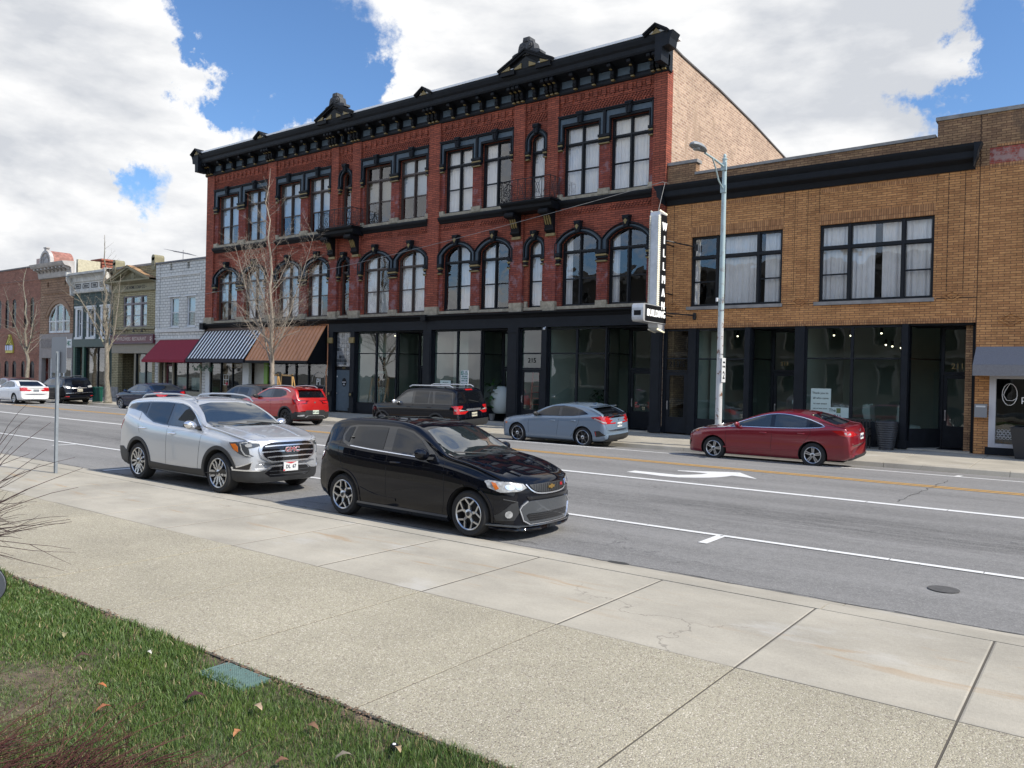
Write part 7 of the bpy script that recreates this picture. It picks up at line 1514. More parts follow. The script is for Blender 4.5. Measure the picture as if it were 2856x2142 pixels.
class Car:
 """stations: (x, z_bottom, z_belt, z_top, half_width) from nose (+x) to tail (-x)"""
 def __init__(s, name, label, cat, st, wb, R, mats, tum=.40, bowF=.22, bowR=.14, track=None, well=.055, crown=.03, shoulder=.045, group=None, wr=.0):
  s.root = empty(name, (0, 0, 0), label, cat, group); s.wb, s.R, s.mats = wb, R, mats; s.st = st
  n = len(st); idx = list(range(n)); fine = [i / 7 for i in range((n - 1) * 7 + 1)]
  cols = list(zip(*st));
  # arc length like parameter keeps steep ends smooth
  par = [0.0]
  for a, b in zip(st, st[1:]): par.append(par[-1] + max(.02, math.hypot(a[0] - b[0], (a[3] - b[3]))))
  ff = []
  for i in range(n - 1):
   k = max(2, int((par[i + 1] - par[i]) / .045)); ff += [par[i] + (par[i + 1] - par[i]) * j / k for j in range(k)]
  ff.append(par[-1])
  X, ZB, ZL, ZT, W = [pchip(par, c, ff) for c in cols]
  s.W = max(W); L0, L1 = X[0], X[-1]; s.x0, s.x1 = L0, L1
  def sect(x, zb, zl, zt, w, i):
   hb = zl - zb; h = max(zt - zl, .004); yb = w * .965
   ins = min(tum * h, yb * .42); yr = yb - ins
   # flare over the wheels
   P = [(0, zb + .01), (.55 * w, zb), (.86 * w, zb + .012), (.945 * w, zb + .05 * 1), (.985 * w, zb + .16 * min(1, hb / .6)), (.998 * w, zb + hb * .45), (1.0 * w, zb + hb * .66), (.992 * w, zb + hb * .86), (yb + .004, zl - .018 if hb > .1 else zl), (yb - shoulder * .35, zl)]
   P += [(yb - shoulder * .6 - ins * .30, zl + h * .34), (yb - shoulder * .5 - ins * .66, zl + h * .66), (yr - .0 * w, zl + h * .86), (yr - .045 - .02 * min(1, h), zl + h * .955), (yr * .72, zt - crown * .42), (yr * .38, zt - crown * .1), (0, zt)]
   return P
  secs = [sect(X[i], ZB[i], ZL[i], ZT[i], W[i], i) for i in range(len(ff))]
  def sub(P):
   out = []; m = len(P)
   for i in range(m - 1):
    p0, p1, p2, p3 = P[max(i - 1, 0)], P[i], P[i + 1], P[min(i + 2, m - 1)]; k = 3
    for j in range(k):
     t = j / k; q = []
     for a, b_, c, d in zip(p0, p1, p2, p3):
      q.append(.5 * (2 * b_ + (c - a) * t + (2 * a - 5 * b_ + 4 * c - d) * t * t + (3 * b_ - a - 3 * c + d) * t ** 3))
     out.append(q)
   out.append(P[-1]); return out
  secs = [sub(P) for P in secs]; m = len(secs[0])
  def bow(x, y):
   u = abs(y) / s.W
   if x > L0 - .9: return x - bowF * (u ** 2.6) * ((x - (L0 - .9)) / .9) ** 1.2
   if x < L1 + .7: return x + bowR * (u ** 2.8) * ((L1 + .7 - x) / .7) ** 1.2
   return x
  vs = []; ring = 2 * m - 2
  for i, P in enumerate(secs):
   for (y, z) in P: vs.append((bow(X[i], y), y, z))
   for (y, z) in P[-2:0:-1]: vs.append((bow(X[i], y), -y, z))
  fs = []
  for i in range(len(secs) - 1):
   for k in range(ring): fs.append((i * ring + k, i * ring + (k + 1) % ring, (i + 1) * ring + (k + 1) % ring, (i + 1) * ring + k))
  fs.append(tuple(range(ring))); fs.append(tuple((len(secs) - 1) * ring + k for k in range(ring - 1, -1, -1)))
  me = bpy.data.meshes.new('body'); me.from_pydata(vs, [], fs)
  bm = bmesh.new(); bm.from_mesh(me)
  bmesh.ops.recalc_face_normals(bm, faces=bm.faces); bm.to_mesh(me)
  bmesh.ops.triangulate(bm, faces=bm.faces); s.bvh = BVHTree.FromBMesh(bm); bm.free()
  me.materials.append(mats['paint']); me.materials.append(CM['dark'])
  o = bpy.data.objects.new('body', me); COL.objects.link(o)
  # wheel housings cut out of the solid body
  s.track = track or (s.W - .115)
  cut = MB()
  for xw in (wb / 2, -wb / 2):
   for sg in (-1, 1):
    y0, y1 = sg * (s.W + .1), sg * (s.W - .36)
    cut.lathe([(R + well, min(y0, y1)), (R + well, max(y0, y1))], (xw, 0, R + wr), 40, 'y')
  co = cut.build('cut', CM['dark'], local=True)
  md = o.modifiers.new('b', 'BOOLEAN'); md.object = co; md.operation = 'DIFFERENCE'; md.solver = 'EXACT'; md.material_mode = 'TRANSFER'
  me2 = bpy.data.meshes.new_from_object(o.evaluated_get(bpy.context.evaluated_depsgraph_get())); o.modifiers.clear(); bpy.data.objects.remove(co)
  o.data = me2; me2.polygons.foreach_set('use_smooth', [True] * len(me2.polygons)); me2.set_sharp_from_angle(angle=rad(32))
  o.parent = s.root; s.body = o; s.parts = {}
 def hit(s, o, d):
  r = s.bvh.ray_cast(Vector(o), Vector(d).normalized())
  return (r[0], r[1]) if r[0] is not None else (None, None)
 def cast(s, u, v, how, sg=-1):
  if how == 'side': return s.hit((u, sg * 3, v), (0, -sg, 0))
  if how == 'front': return s.hit((5, u, v), (-1, 0, 0))
  if how == 'rear': return s.hit((-5, u, v), (1, 0, 0))
  if how == 'top': return s.hit((u, v, 5), (0, 0, -1))
  if how == 'fs':        # 45 degrees from the front corner; u runs across
   a = rad(50) * sg; d = Vector((-math.cos(a), -math.sin(a), 0)); r = Vector((-d.y, d.x, 0)); o_ = -d * 6 + r * u; return s.hit((o_.x, o_.y, v), d)
 def panel(s, name, poly, how, mat, sg=-1, off=.004, parent=None, grid=.05, th=.01, label=None, rnd=0):
  if rnd:
   q = []; n = len(poly)
   for i in range(n):
    p, c, x = Vector(poly[i - 1]), Vector(poly[i]), Vector(poly[(i + 1) % n]); r = min(rnd, (p - c).length * .45, (x - c).length * .45)
    a, b = c + (p - c).normalized() * r, c + (x - c).normalized() * r
    for k in range(5): t = k / 4; q.append(tuple((1 - t) ** 2 * a + 2 * t * (1 - t) * c + t * t * b))
   poly = q
  P = []
  for i in range(len(poly)):
   a, b = Vector(poly[i]), Vector(poly[(i + 1) % len(poly)]); k = max(1, int((b - a).length / grid))
   for j in range(k): P.append(a + (b - a) * (j / k))
  n = len(P); xs = [p.x for p in P]; ys = [p.y for p in P]
  def inside(x, y):
   c = False
   for i in range(n):
    a, b = P[i], P[i - 1]
    if (a.y > y) != (b.y > y) and x < (b.x - a.x) * (y - a.y) / (b.y - a.y) + a.x: c = not c
   return c
  pts = list(P); gx = min(xs)
  while gx < max(xs):
   gy = min(ys)
   while gy < max(ys):
    if inside(gx, gy) and min((p.x - gx) ** 2 + (p.y - gy) ** 2 for p in P) > (grid * .35) ** 2: pts.append(Vector((gx, gy)))
    gy += grid
   gx += grid
  r = geometry.delaunay_2d_cdt([Vector((p.x, p.y)) for p in pts], [(i, (i + 1) % n) for i in range(n)], [list(range(n))], 1, 1e-5)
  vs3 = []; ok = []
  for p in r[0]:
   h, nn = s.cast(p.x, p.y, how, sg)
   if h is None: vs3.append(None); continue
   vs3.append((h + nn * off, h - nn * th))
  mb = MB(); mp = {}
  for i, v in enumerate(vs3):
   if v: mp[i] = len(mb.v); mb.v.append(tuple(v[0]))
  edges = {}
  for f in r[2]:
   if all(i in mp for i in f):
    mb.face([mp[i] for i in f])
    for a, b in zip(f, f[1:] + f[:1]): edges[(a, b)] = edges.get((a, b), 0) + 1
  for (a, b) in list(edges):
   if (b, a) not in edges:
    k = len(mb.v); mb.v += [tuple(vs3[a][1]), tuple(vs3[b][1])]; mb.face([mp[a], k, k + 1, mp[b]])
  if not mb.f: return None
  me_o = mb.build(name, mat, parent or s.root, local=True, sharp=40)
  if label: me_o['label'] = label
  return me_o
 def strip(s, name, line, how, mat, w=.012, sg=-1, off=.005, parent=None, closed=False, seg=.04, r=None):
  """a thin moulding or gap running over the body"""
  pts = []; line = list(line) + ([line[0]] if closed else [])
  for a, b in zip(line, line[1:]):
   a, b = Vector(a), Vector(b); k = max(1, int((b - a).length / seg))
   for j in range(k): pts.append(a + (b - a) * (j / k))
  pts.append(Vector(line[-1])); H = [s.cast(p.x, p.y, how, sg) for p in pts]; H = [(h, n) for h, n in H if h is not None]
  if len(H) < 2: return None
  mb = MB(); L = []
  for i, (h, n) in enumerate(H):
   t = (H[min(i + 1, len(H) - 1)][0] - H[max(i - 1, 0)][0]).normalized(); sd = t.cross(n).normalized() * w / 2
   L.append((h + sd - n * .003, h + sd * .8 + n * off, h - sd * .8 + n * off, h - sd - n * .003))
  vs = [p for q in L for p in q]; fs = []
  for i in range(len(L) - 1):
   for k in range(3): fs.append((i * 4 + k, i * 4 + k + 1, (i + 1) * 4 + k + 1, (i + 1) * 4 + k))
  fs += [(0, 1, 2, 3), tuple(4 * (len(L) - 1) + k for k in (3, 2, 1, 0))]
  mb.add(vs, fs); return mb.build(name, mat, parent or s.root, local=True, sharp=50)
 def P(s, sg, pts):      # points near the front corner as (x, |y|, z) into the slanted projection
  a = rad(50) * sg; d = (-math.cos(a), -math.sin(a)); r = (-d[1], d[0]); return [(r[0] * x + r[1] * sg * y, z) for x, y, z in pts]
 def both(s, fn):
  for sg in (-1, 1): fn(sg)
 def wheel_mb(s, style, R, wd=.215, rr=None):
  rr = rr or R * .70
  ty = MB(); ty.lathe([(rr, -wd / 2 + .01), (R - .035, -wd / 2), (R - .012, -wd / 2 + .02), (R, -wd / 2 + .045), (R, wd / 2 - .045), (R - .012, wd / 2 - .02), (R - .035, wd / 2), (rr, wd / 2 - .01), (rr - .002, wd / 2 - .03), (rr - .002, -wd / 2 + .03), (rr, -wd / 2 + .01)], (0, 0, 0), 44, 'y', cap=False)
  rm = MB(); y = -wd / 2      # outer face looks to -y
  n = 44
  def ringf(r0, r1, ya, yb):
   vs = [(r0 * math.cos(2 * math.pi * k / n), ya, r0 * math.sin(2 * math.pi * k / n)) for k in range(n)] + [(r1 * math.cos(2 * math.pi * k / n), yb, r1 * math.sin(2 * math.pi * k / n)) for k in range(n)]
   rm.add(vs, [(k, (k + 1) % n, n + (k + 1) % n, n + k) for k in range(n)])
  rm.mat(0); ringf(rr + .004, rr - .004, y + .006, y + .0); ringf(rr - .004, rr - .018, y, y + .012); rm.mat(1); ringf(rr - .018, rr - .03, y + .012, y + .14);
  vs = [(.0, y + .10, .0)] + [((rr - .03) * math.cos(2 * math.pi * k / n), y + .12, (rr - .03) * math.sin(2 * math.pi * k / n)) for k in range(n)]; rm.add(vs, [(0, 1 + k, 1 + (k + 1) % n) for k in range(n)])
  def spoke(a0, w0, a1, w1, r0, r1, mi=0, y0=None, dz=.03):
   rm.mat(mi); c0, c1 = (r0 * math.cos(a0), r0 * math.sin(a0)), (r1 * math.cos(a1), r1 * math.sin(a1)); d = Vector((c1[0] - c0[0], c1[1] - c0[1])).normalized(); p = Vector((-d.y, d.x))
   A = [(c0[0] + p.x * w0, c0[1] + p.y * w0), (c1[0] + p.x * w1, c1[1] + p.y * w1), (c1[0] - p.x * w1, c1[1] - p.y * w1), (c0[0] - p.x * w0, c0[1] - p.y * w0)]
   ya, yb = y + .022, y + .008; f = [(A[0][0], ya, A[0][1]), (A[1][0], yb, A[1][1]), (A[2][0], yb, A[2][1]), (A[3][0], ya, A[3][1])]
   rm.add(f + [(v[0], v[1] + dz, v[2]) for v in f], [(0, 1, 2, 3), (0, 4, 5, 1), (1, 5, 6, 2), (2, 6, 7, 3), (3, 7, 4, 0)])
  N, kind = style['n'], style['kind']
  for k in range(N):
   a = 2 * math.pi * (k + .25) / N
   if kind == 'y':       # spoke that forks halfway to the rim
    spoke(a, .021, a, .014, .05, rr * .55);
    for q in (-1, 1): spoke(a, .012, a + q * math.pi / N * .62, .012, rr * .52, rr - .01)
   elif kind == 'yy':    # fork starting at the hub with dark web
    for q in (-1, 1): spoke(a + q * .16, .014, a + q * math.pi / N * .50, .022, rr * .16, rr * .62); spoke(a + q * math.pi / N * .50, .020, a + q * math.pi / N * .34, .016, rr * .60, rr - .01)
    pass
   elif kind == 'twin':
    for q in (-1, 1): spoke(a + q * .32, .013, a + q * .13, .014, rr * .20, rr - .01)
   elif kind == 'blade':
    spoke(a, .020, a + .08, .030, .04, rr - .01)
   elif kind == 'multi':
    spoke(a, .013, a, .012, .04, rr - .01)
   elif kind == 'star':  # dark blade with bright edge
    spoke(a, .028, a + .05, .020, .04, rr - .01, 1); spoke(a - .01, .006, a + .05, .007, .05, rr - .01, 0)
  rm.mat(0); rm.lathe([(.060, .028), (.060, .012), (.045, .004), (.0001, .002)], (0, y, 0), 20, 'y')
  rm.mat(1); rm.lathe([(.030, .0), (.030, -.004), (.0001, -.005)], (0, y + .002, 0), 16, 'y')
  for k in range(5): a = 2 * math.pi * k / 5 + .3; rm.lathe([(.009, 0), (.009, -.004)], (.058 * math.cos(a) * 1.5, y + .02, .058 * math.sin(a) * 1.5), 6, 'y')
  return ty, rm
 def wheels(s, style, mats=None, rr=None, wd=.215, steer=0.0):
  mt = mats or [CM['alloy'], CM['rim_d']]
  for xw in (s.wb / 2, -s.wb / 2):
   for sg in (-1, 1):
    ty, rm = s.wheel_mb(style, s.R, wd, rr); yc = sg * (s.W - .02 - wd / 2); r0 = random.uniform(0, 6.28)
    def tr(mb):
     o = MB(); o.f, o.m = mb.f, mb.m; c, d = math.cos(r0), math.sin(r0)
     for (x, y, z) in mb.v:
      if mb is rm: x, z = x * c - z * d, x * d + z * c
      if sg > 0: x, y = -x, -y
      o.v.append((x + xw, y + yc, z + s.R))
     return o
    w = tr(ty).build('wheel', CM['tyre'], s.root, local=True, sharp=40); tr(rm).build('rim', mt, w, local=True, sharp=30)
 def arch_trim(s, mat, w=.05, wr=.0, name='wheel_arch_trim', well=.055, a0=-18, a1=198, off=.012):
  for xw in (s.wb / 2, -s.wb / 2):
   for sg in (-1, 1):
    r = s.R + well + w / 2 - .004; pts = [(xw + r * math.cos(rad(a)), s.R + wr + r * math.sin(rad(a))) for a in range(a0, a1, 6)]
    s.strip(name, pts, 'side', mat, w, sg, off, seg=.2)
 def mirror(s, x, z, mat, sg, y=None, sz=1.0):
  h, n = s.cast(x, z, 'side', sg); y0 = abs(h.y) if h else s.W
  b = MB(); c = (x - .05, sg * (y0 + .13), z + .075); n0 = len(b.v); b.blob((0, 0, 0), 1.0, n=10)
  for i in range(len(b.v)):
   X_, Y_, Z_ = b.v[i]; X_ = X_ * (.085 if X_ > 0 else .045); b.v[i] = (c[0] + X_ * sz, c[1] + Y_ * .115 * sz, c[2] + (Z_ * .07 + .02 * Y_ * sg) * sz)
  b.mat(1).prism([(x + .07, sg * (y0 - .02)), (x - .03, sg * (y0 - .02)), (c[0] - .03, sg * (y0 + .10)), (c[0] + .04, sg * (y0 + .10))], z + .0, z + .035, 'z')
  b.build('wing_mirror', [mat, CM['plast']], s.root, local=True, smooth=True)
 def handle(s, x, z, sg, mat, parent=None, L=.19):
  h, n = s.cast(x, z, 'side', sg)
  if h is None: return
  b = MB(); y = h.y + sg * .035; b.tube([(x - L / 2, h.y - sg * .01, z), (x - L / 2 + .03, y, z), (x + L / 2 - .03, y, z + .004), (x + L / 2, h.y - sg * .01, z)], [.010, .015, .015, .010], 8)
  b.build('door_handle', mat, parent or s.root, local=True, smooth=True)
 def plate(s, x_how, y, z, txt, w=.31, h=.155, mat=None, ink=None, top=None, off=.02):
  hit, n = s.cast(y, z, x_how); sx = 1 if x_how == 'front' else -1; X_ = hit.x + sx * off
  b = MB(); b.box(min(X_, X_ - sx * .02), max(X_, X_ - sx * .02), y - w / 2, y + w / 2, z - h / 2, z + h / 2); p = b.build('number_plate', mat or CM['plate'], s.root, local=True)
  b = MB(); text_mb(b, txt, h * .55, lambda u, v, d: (X_ + sx * (.002 + d), y + u * sx, z + v - .005), .003, w=.9, bold=.002); b.build('lettering', ink or CM['ink'], p, local=True)
  if top:
   b = MB(); b.prism([(y - w / 2 + .03, z + h / 2 - .003), (y + w / 2 - .03, z + h / 2 - .003), (y, z + h / 2 - .035)], X_ - .001 if sx > 0 else X_, X_ + sx * .002, 'x'); b.box(min(X_, X_ + sx * .002), max(X_, X_ + sx * .002), y - sx * w * .47 - .02, y - sx * w * .47 + .02, z - h / 2 + .005, z - h / 2 + .03); b.build('plate_flash', top, p, local=True)
 def badge(s, how, y, z, fn, mat, off=.01, tilt=0.0, name='badge', parent=None):
  hit, n = s.cast(y, z, how); sx = 1 if how == 'front' else -1
  b = MB(); fn(b, lambda u, v, d: (hit.x + sx * (off + d) - sx * tilt * v, y + u * sx, z + v)); b.build(name, mat, parent or s.root, local=True)
 def rails(s, pts, mat, r=.016, y=None):
  for sg in (-1, 1):
   P = []
   for (x, z, yy) in pts: P.append((x, sg * yy, z))
   b = MB(); b.tube(P, r, 8); b.build('roof_rail', mat, s.root, local=True, smooth=True)
 def place(s, loc, rz=0.0, roll=0.0):
  s.root.location = loc; s.root.rotation_euler = (roll, 0, rz); return s
 def underside(s):
  b = MB(); zb = min(c[1] for c in s.st[2:-2]) ; b.box(s.x1 + .35, s.x0 - .35, -s.W + .42, s.W - .42, zb - .03, zb + .12)
  b.build('chassis', CM['dark'], s.root, local=True)
def smooth_line(pts, n=6):
 out = []; m = len(pts)
 for i in range(m - 1):
  p0, p1, p2, p3 = pts[max(i - 1, 0)], pts[i], pts[i + 1], pts[min(i + 2, m - 1)]
  for j in range(n):
   t = j / n; out.append(tuple(.5 * (2 * b + (c - a) * t + (2 * a - 5 * b + 4 * c - d) * t * t + (3 * b - a - 3 * c + d) * t ** 3) for a, b, c, d in zip(p0, p1, p2, p3)))
 out.append(pts[-1]); return out
def lerp_poly(a, b, t): return [(p[0] + (q[0] - p[0]) * t, p[1] + (q[1] - p[1]) * t) for p, q in zip(a, b)]
# ---------------------------------------------------------------- silver family crossover (nearest left)
c = Car('parked_car', 'silver crossover parked at the near kerb with chrome barred grille facing right', 'car',
 [(2.235, .40, .56, .60, .66), (2.225, .27, .70, .74, .72), (2.19, .235, .86, .90, .76), (2.13, .225, .93, .985, .80), (1.95, .22, .96, 1.03, .855), (1.65, .215, .985, 1.085, .90), (1.30, .215, 1.01, 1.135, .915), (.98, .215, 1.035, 1.175, .92), (.84, .215, 1.045, 1.20, .92), (.55, .215, 1.06, 1.385, .92), (.25, .215, 1.075, 1.53, .92), (.02, .215, 1.085, 1.605, .92), (-.30, .215, 1.10, 1.645, .92), (-.80, .215, 1.12, 1.655, .92), (-1.30, .215, 1.17, 1.64, .915), (-1.70, .22, 1.24, 1.60, .90), (-1.98, .235, 1.27, 1.545, .875), (-2.12, .26, 1.20, 1.43, .855), (-2.23, .29, 1.06, 1.22, .84), (-2.29, .33, .90, 1.0, .82), (-2.325, .38, .72, .80, .79), (-2.34, .45, .62, .66, .74)],
 2.725, .362, dict(paint=CM['silver']), tum=.36, bowF=.30, bowR=.14, well=.06)
SG = c
def gm_side(sg):
 dlo = [(.80, 1.075), (.40, 1.10), (-.05, 1.115), (-.50, 1.125), (-.88, 1.155), (-1.15, 1.235), (-1.40, 1.335), (-1.70, 1.37), (-1.99, 1.385), (-1.90, 1.455), (-1.70, 1.50), (-1.20, 1.535), (-.60, 1.548), (-.10, 1.535), (.15, 1.49), (.42, 1.35)]
 base = c.panel('window_surround', dlo, 'side', CM['gloss'], sg, .004, rnd=.03)
 c.panel('side_window', [(.70, 1.10), (.30, 1.125), (-.26, 1.135), (-.27, 1.525), (-.08, 1.515), (.14, 1.465), (.38, 1.345)], 'side', CM['pale'], sg, .009, rnd=.02)
 c.panel('side_window', [(-.38, 1.14), (-.86, 1.175), (-1.10, 1.25), (-1.16, 1.30), (-1.16, 1.52), (-.60, 1.535), (-.37, 1.53)], 'side', CM['tint'], sg, .009, rnd=.02)
 c.panel('side_window', [(-1.23, 1.30), (-1.42, 1.36), (-1.72, 1.392), (-1.94, 1.40), (-1.87, 1.45), (-1.68, 1.488), (-1.23, 1.517)], 'side', CM['tint'], sg, .009, rnd=.02)
 c.strip('chrome_trim', smooth_line([(.84, 1.06), (.60, 1.24), (.38, 1.40), (.16, 1.505), (-.10, 1.55), (-.60, 1.565), (-1.20, 1.552), (-1.72, 1.513), (-1.95, 1.46)], 5), 'side', CM['chrome'], .014, sg, .008)
 fd = [(.80, 1.03), (.74, .60), (.70, .34), (-.34, .33), (-.34, 1.10)]
 rd = [(-.36, 1.11), (-.36, .33), (-.95, .34), (-1.08, .50), (-1.20, .80), (-1.33, 1.0), (-1.36, 1.20), (-.88, 1.13)]
 for line in ([(.84, 1.06), (.78, .70), (.72, .26)], [(-.31, 1.12), (-.325, .70), (-.325, .28)], [(-1.40, 1.33), (-1.38, 1.1), (-1.30, .93)]): c.strip('door_gap', line, 'side', CM['dark'], .007, sg, .0015, seg=.06)
 c.panel('sill_cladding', [(.97, .225), (.90, .40), (.55, .385), (-.3, .385), (-.88, .40), (-.94, .225)], 'side', CM['plast'], sg, .010)
 c.handle(-.12, .985, sg, CM['chrome']); c.handle(-1.18, 1.03, sg, CM['chrome']); c.mirror(.66, 1.10, CM['chrome'], sg, sz=1.15)
 c.panel('rear_lamp', [(-1.98, 1.16), (-2.16, 1.20), (-2.30, 1.18), (-2.34, .88), (-2.22, .90), (-2.12, 1.02)], 'side', CM['rlens'], sg, .008)
 c.panel('bumper_cladding', [(1.79, .20), (1.74, .42), (1.95, .45), (2.3, .44), (2.3, .20)], 'side', CM['plast'], sg, .010)
 c.panel('bumper_cladding', [(-1.77, .24), (-1.72, .50), (-2.0, .62), (-2.4, .60), (-2.4, .24)], 'side', CM['plast'], sg, .010)
c.both(gm_side); c.arch_trim(CM['plast'], .075, well=.06)
c.strip('chrome_strip', [(-2.2, 1.0), (-2.28, .98)], 'side', CM['chrome'], .02)
c.panel('windscreen', [(-.72, 1.16), (-.755, 1.22), (-.60, 1.52), (-.3, 1.565), (.3, 1.565), (.60, 1.52), (.755, 1.22), (.72, 1.16)], 'front', CM['wind'], off=.004, rnd=.03)
c.strip('windscreen_edge', [(-.76, 1.165), (0, 1.20), (.76, 1.165)], 'front', CM['plast'], .05, off=.006)
for y0, y1 in ((-.55, .0), (.05, .62)):
 h0 = c.cast(y0, 1.21, 'front')[0]; h1 = c.cast(y1, 1.185, 'front')[0]
 b = MB(); b.tube([h0 + Vector((.03, 0, .02)), (h0 + h1) / 2 + Vector((.06, 0, .015)), h1 + Vector((.05, 0, .0))], .009, 6); b.build('wiper', CM['plast'], c.root, local=True)
# bonnet seam and creases
c.strip('bonnet_gap', smooth_line([(.92, -.76), (1.2, -.80), (1.6, -.79), (1.95, -.70), (2.07, -.58)], 5), 'top', CM['dark'], .007, off=.0015); c.strip('bonnet_gap', smooth_line([(.92, .76), (1.2, .80), (1.6, .79), (1.95, .70), (2.07, .58)], 5), 'top', CM['dark'], .007, off=.0015)
for yy in (-.42, .42): c.strip('bonnet_crease', smooth_line([(.98, yy * 1.25), (1.3, yy * 1.15), (1.7, yy), (2.0, yy * .85)], 5), 'top', CM['silver'], .05, off=.011)
# grille: chrome surround, dark mesh, three bars and red lettering
gp_ = [(-.56, .90), (-.60, .82), (-.57, .68), (-.42, .585), (.42, .585), (.57, .68), (.60, .82), (.56, .90), (.40, .945), (-.40, .945)]
c.panel('grille_surround', gp_, 'front', CM['chrome'], off=.030, th=.01, rnd=.05)
gr = c.panel('grille', [(y * .92, .765 + (z - .765) * .86) for y, z in gp_], 'front', CM['gloss'], off=.036, rnd=.04)
for z, w in ((.865, .50), (.775, .54), (.685, .47)):
 c.strip('grille_bar', [(-w, z - .01), (-.3, z), (.3, z), (w, z - .01)], 'front', CM['chrome'], .028, off=.054)
c.badge('front', 0, .80, lambda b, f: text_mb(b, 'GMC', .120, lambda u, v, d: f(u * 1.15, v, d), .02, bold=.008), CM['chrome'], off=.058)
c.badge('front', 0, .80, lambda b, f: text_mb(b, 'GMC', .120, lambda u, v, d: f(u * 1.15, v, d), .012, bold=-.002), pmat('badge_red', (.42, .01, .03), .25, coat=.6), off=.069)
for sg in (-1, 1):
 c.panel('headlamp', c.P(sg, [(1.68, .90, .925), (1.95, .78, .955), (2.12, .58, .935), (2.14, .60, .875), (2.10, .70, .845), (2.05, .76, .835), (2.08, .76, .74), (2.12, .70, .70), (2.05, .80, .685), (1.92, .87, .74), (1.78, .90, .82)]), 'fs', CM['lampd'], sg, .009, grid=.035)
 c.strip('lamp_strip', c.P(sg, [(2.11, .585, .92), (1.97, .75, .935), (1.90, .82, .92), (1.96, .84, .80), (2.02, .81, .72), (2.09, .73, .70)]), 'fs', CM['clear'], .024, sg, .016)
 c.panel('projector', c.P(sg, [(2.02 - .05 * math.cos(a), .73 + .03 * math.cos(a), .885 + .03 * math.sin(a)) for a in [k * math.pi / 5 for k in range(10)]]), 'fs', CM['clear'], sg, .016, grid=.03)
 c.panel('indicator', c.P(sg, [(1.72, .90, .905), (1.82, .865, .91), (1.88, .86, .86), (1.90, .87, .77), (1.82, .89, .80)]), 'fs', CM['amber'], sg, .014, grid=.03)
 c.panel('fog_surround', [(sg * .69, .62), (sg * .72, .455), (sg * .86, .44), (sg * .87, .50), (sg * .78, .56)], 'front', CM['chrome'], off=.009, grid=.03); c.panel('fog_recess', [(sg * .705, .59), (sg * .73, .47), (sg * .84, .455), (sg * .845, .49), (sg * .77, .545)], 'front', CM['gloss'], off=.014, grid=.03)
c.panel('lower_bumper', [(-.90, .445), (-.55, .44), (-.40, .40), (.40, .40), (.55, .44), (.90, .445), (.90, .24), (.6, .20), (-.6, .20), (-.90, .24)], 'front', CM['plast'], off=.010)
c.panel('lower_grille', [(-.50, .40), (-.36, .50), (.36, .50), (.50, .40), (.40, .33), (-.40, .33)], 'front', CM['gloss'], off=.016)
c.strip('chrome_lip', [(-.86, .455), (-.60, .445), (-.48, .46), (-.38, .515), (0, .53), (.38, .515), (.48, .46), (.60, .445), (.86, .455)], 'front', CM['chrome'], .030, off=.018)
for z in (.37, .43): c.strip('grille_slat', [(-.42, z), (.42, z)], 'front', CM['lampd'], .010, off=.022)
c.plate('front', -.02, .50, 'DL  67', .31, .16, None, None, pmat('plate_flash', (.5, .05, .06), .5), .045)
c.rails([(-1.75, 1.60, .60), (-1.62, 1.665, .605), (-1.2, 1.70, .61), (-.5, 1.712, .615), (-.1, 1.695, .615), (.12, 1.65, .61), (.22, 1.585, .605)], CM['alloy'], .017)
c.panel('sunroof', [(-.05, -.42), (-.05, .42), (-.75, .42), (-.75, -.42)], 'top', CM['silver'], off=.006, rnd=.05)
c.panel('rear_window', [(-.66, 1.28), (-.60, 1.50), (.60, 1.50), (.66, 1.28)], 'rear', CM['tint'], off=.006); c.plate('rear', 0, .80, 'DL 67', off=.015)
c.wheels(dict(n=6, kind='yy'), None, .262, .235); c.underside(); c.place((-14.03, 9.16, 0), 0)
# ---------------------------------------------------------------- black hatchback (nearest)
c = Car('parked_car', 'glossy black five door hatchback parked at the near kerb, front facing right', 'car',
 [(2.03, .30, .48, .52, .60), (2.025, .185, .60, .66, .68), (1.99, .165, .70, .76, .74), (1.92, .16, .755, .815, .79), (1.75, .16, .80, .88, .83), (1.45, .165, .86, .955, .862), (1.15, .17, .905, 1.01, .867), (.92, .17, .94, 1.045, .867), (.80, .17, .955, 1.075, .867), (.50, .17, .99, 1.24, .867), (.25, .17, 1.01, 1.375, .867), (.05, .17, 1.02, 1.455, .867), (-.25, .17, 1.035, 1.50, .867), (-.75, .17, 1.055, 1.518, .867), (-1.20, .18, 1.085, 1.505, .862), (-1.55, .20, 1.10, 1.465, .845), (-1.72, .22, 1.09, 1.40, .825), (-1.82, .25, 1.02, 1.24, .805), (-1.92, .28, .90, 1.05, .785), (-1.985, .32, .74, .84, .765), (-2.01, .40, .58, .64, .72)],
 2.525, .318, dict(paint=CM['black']), tum=.36, bowF=.30, bowR=.16, well=.05)
SN = c
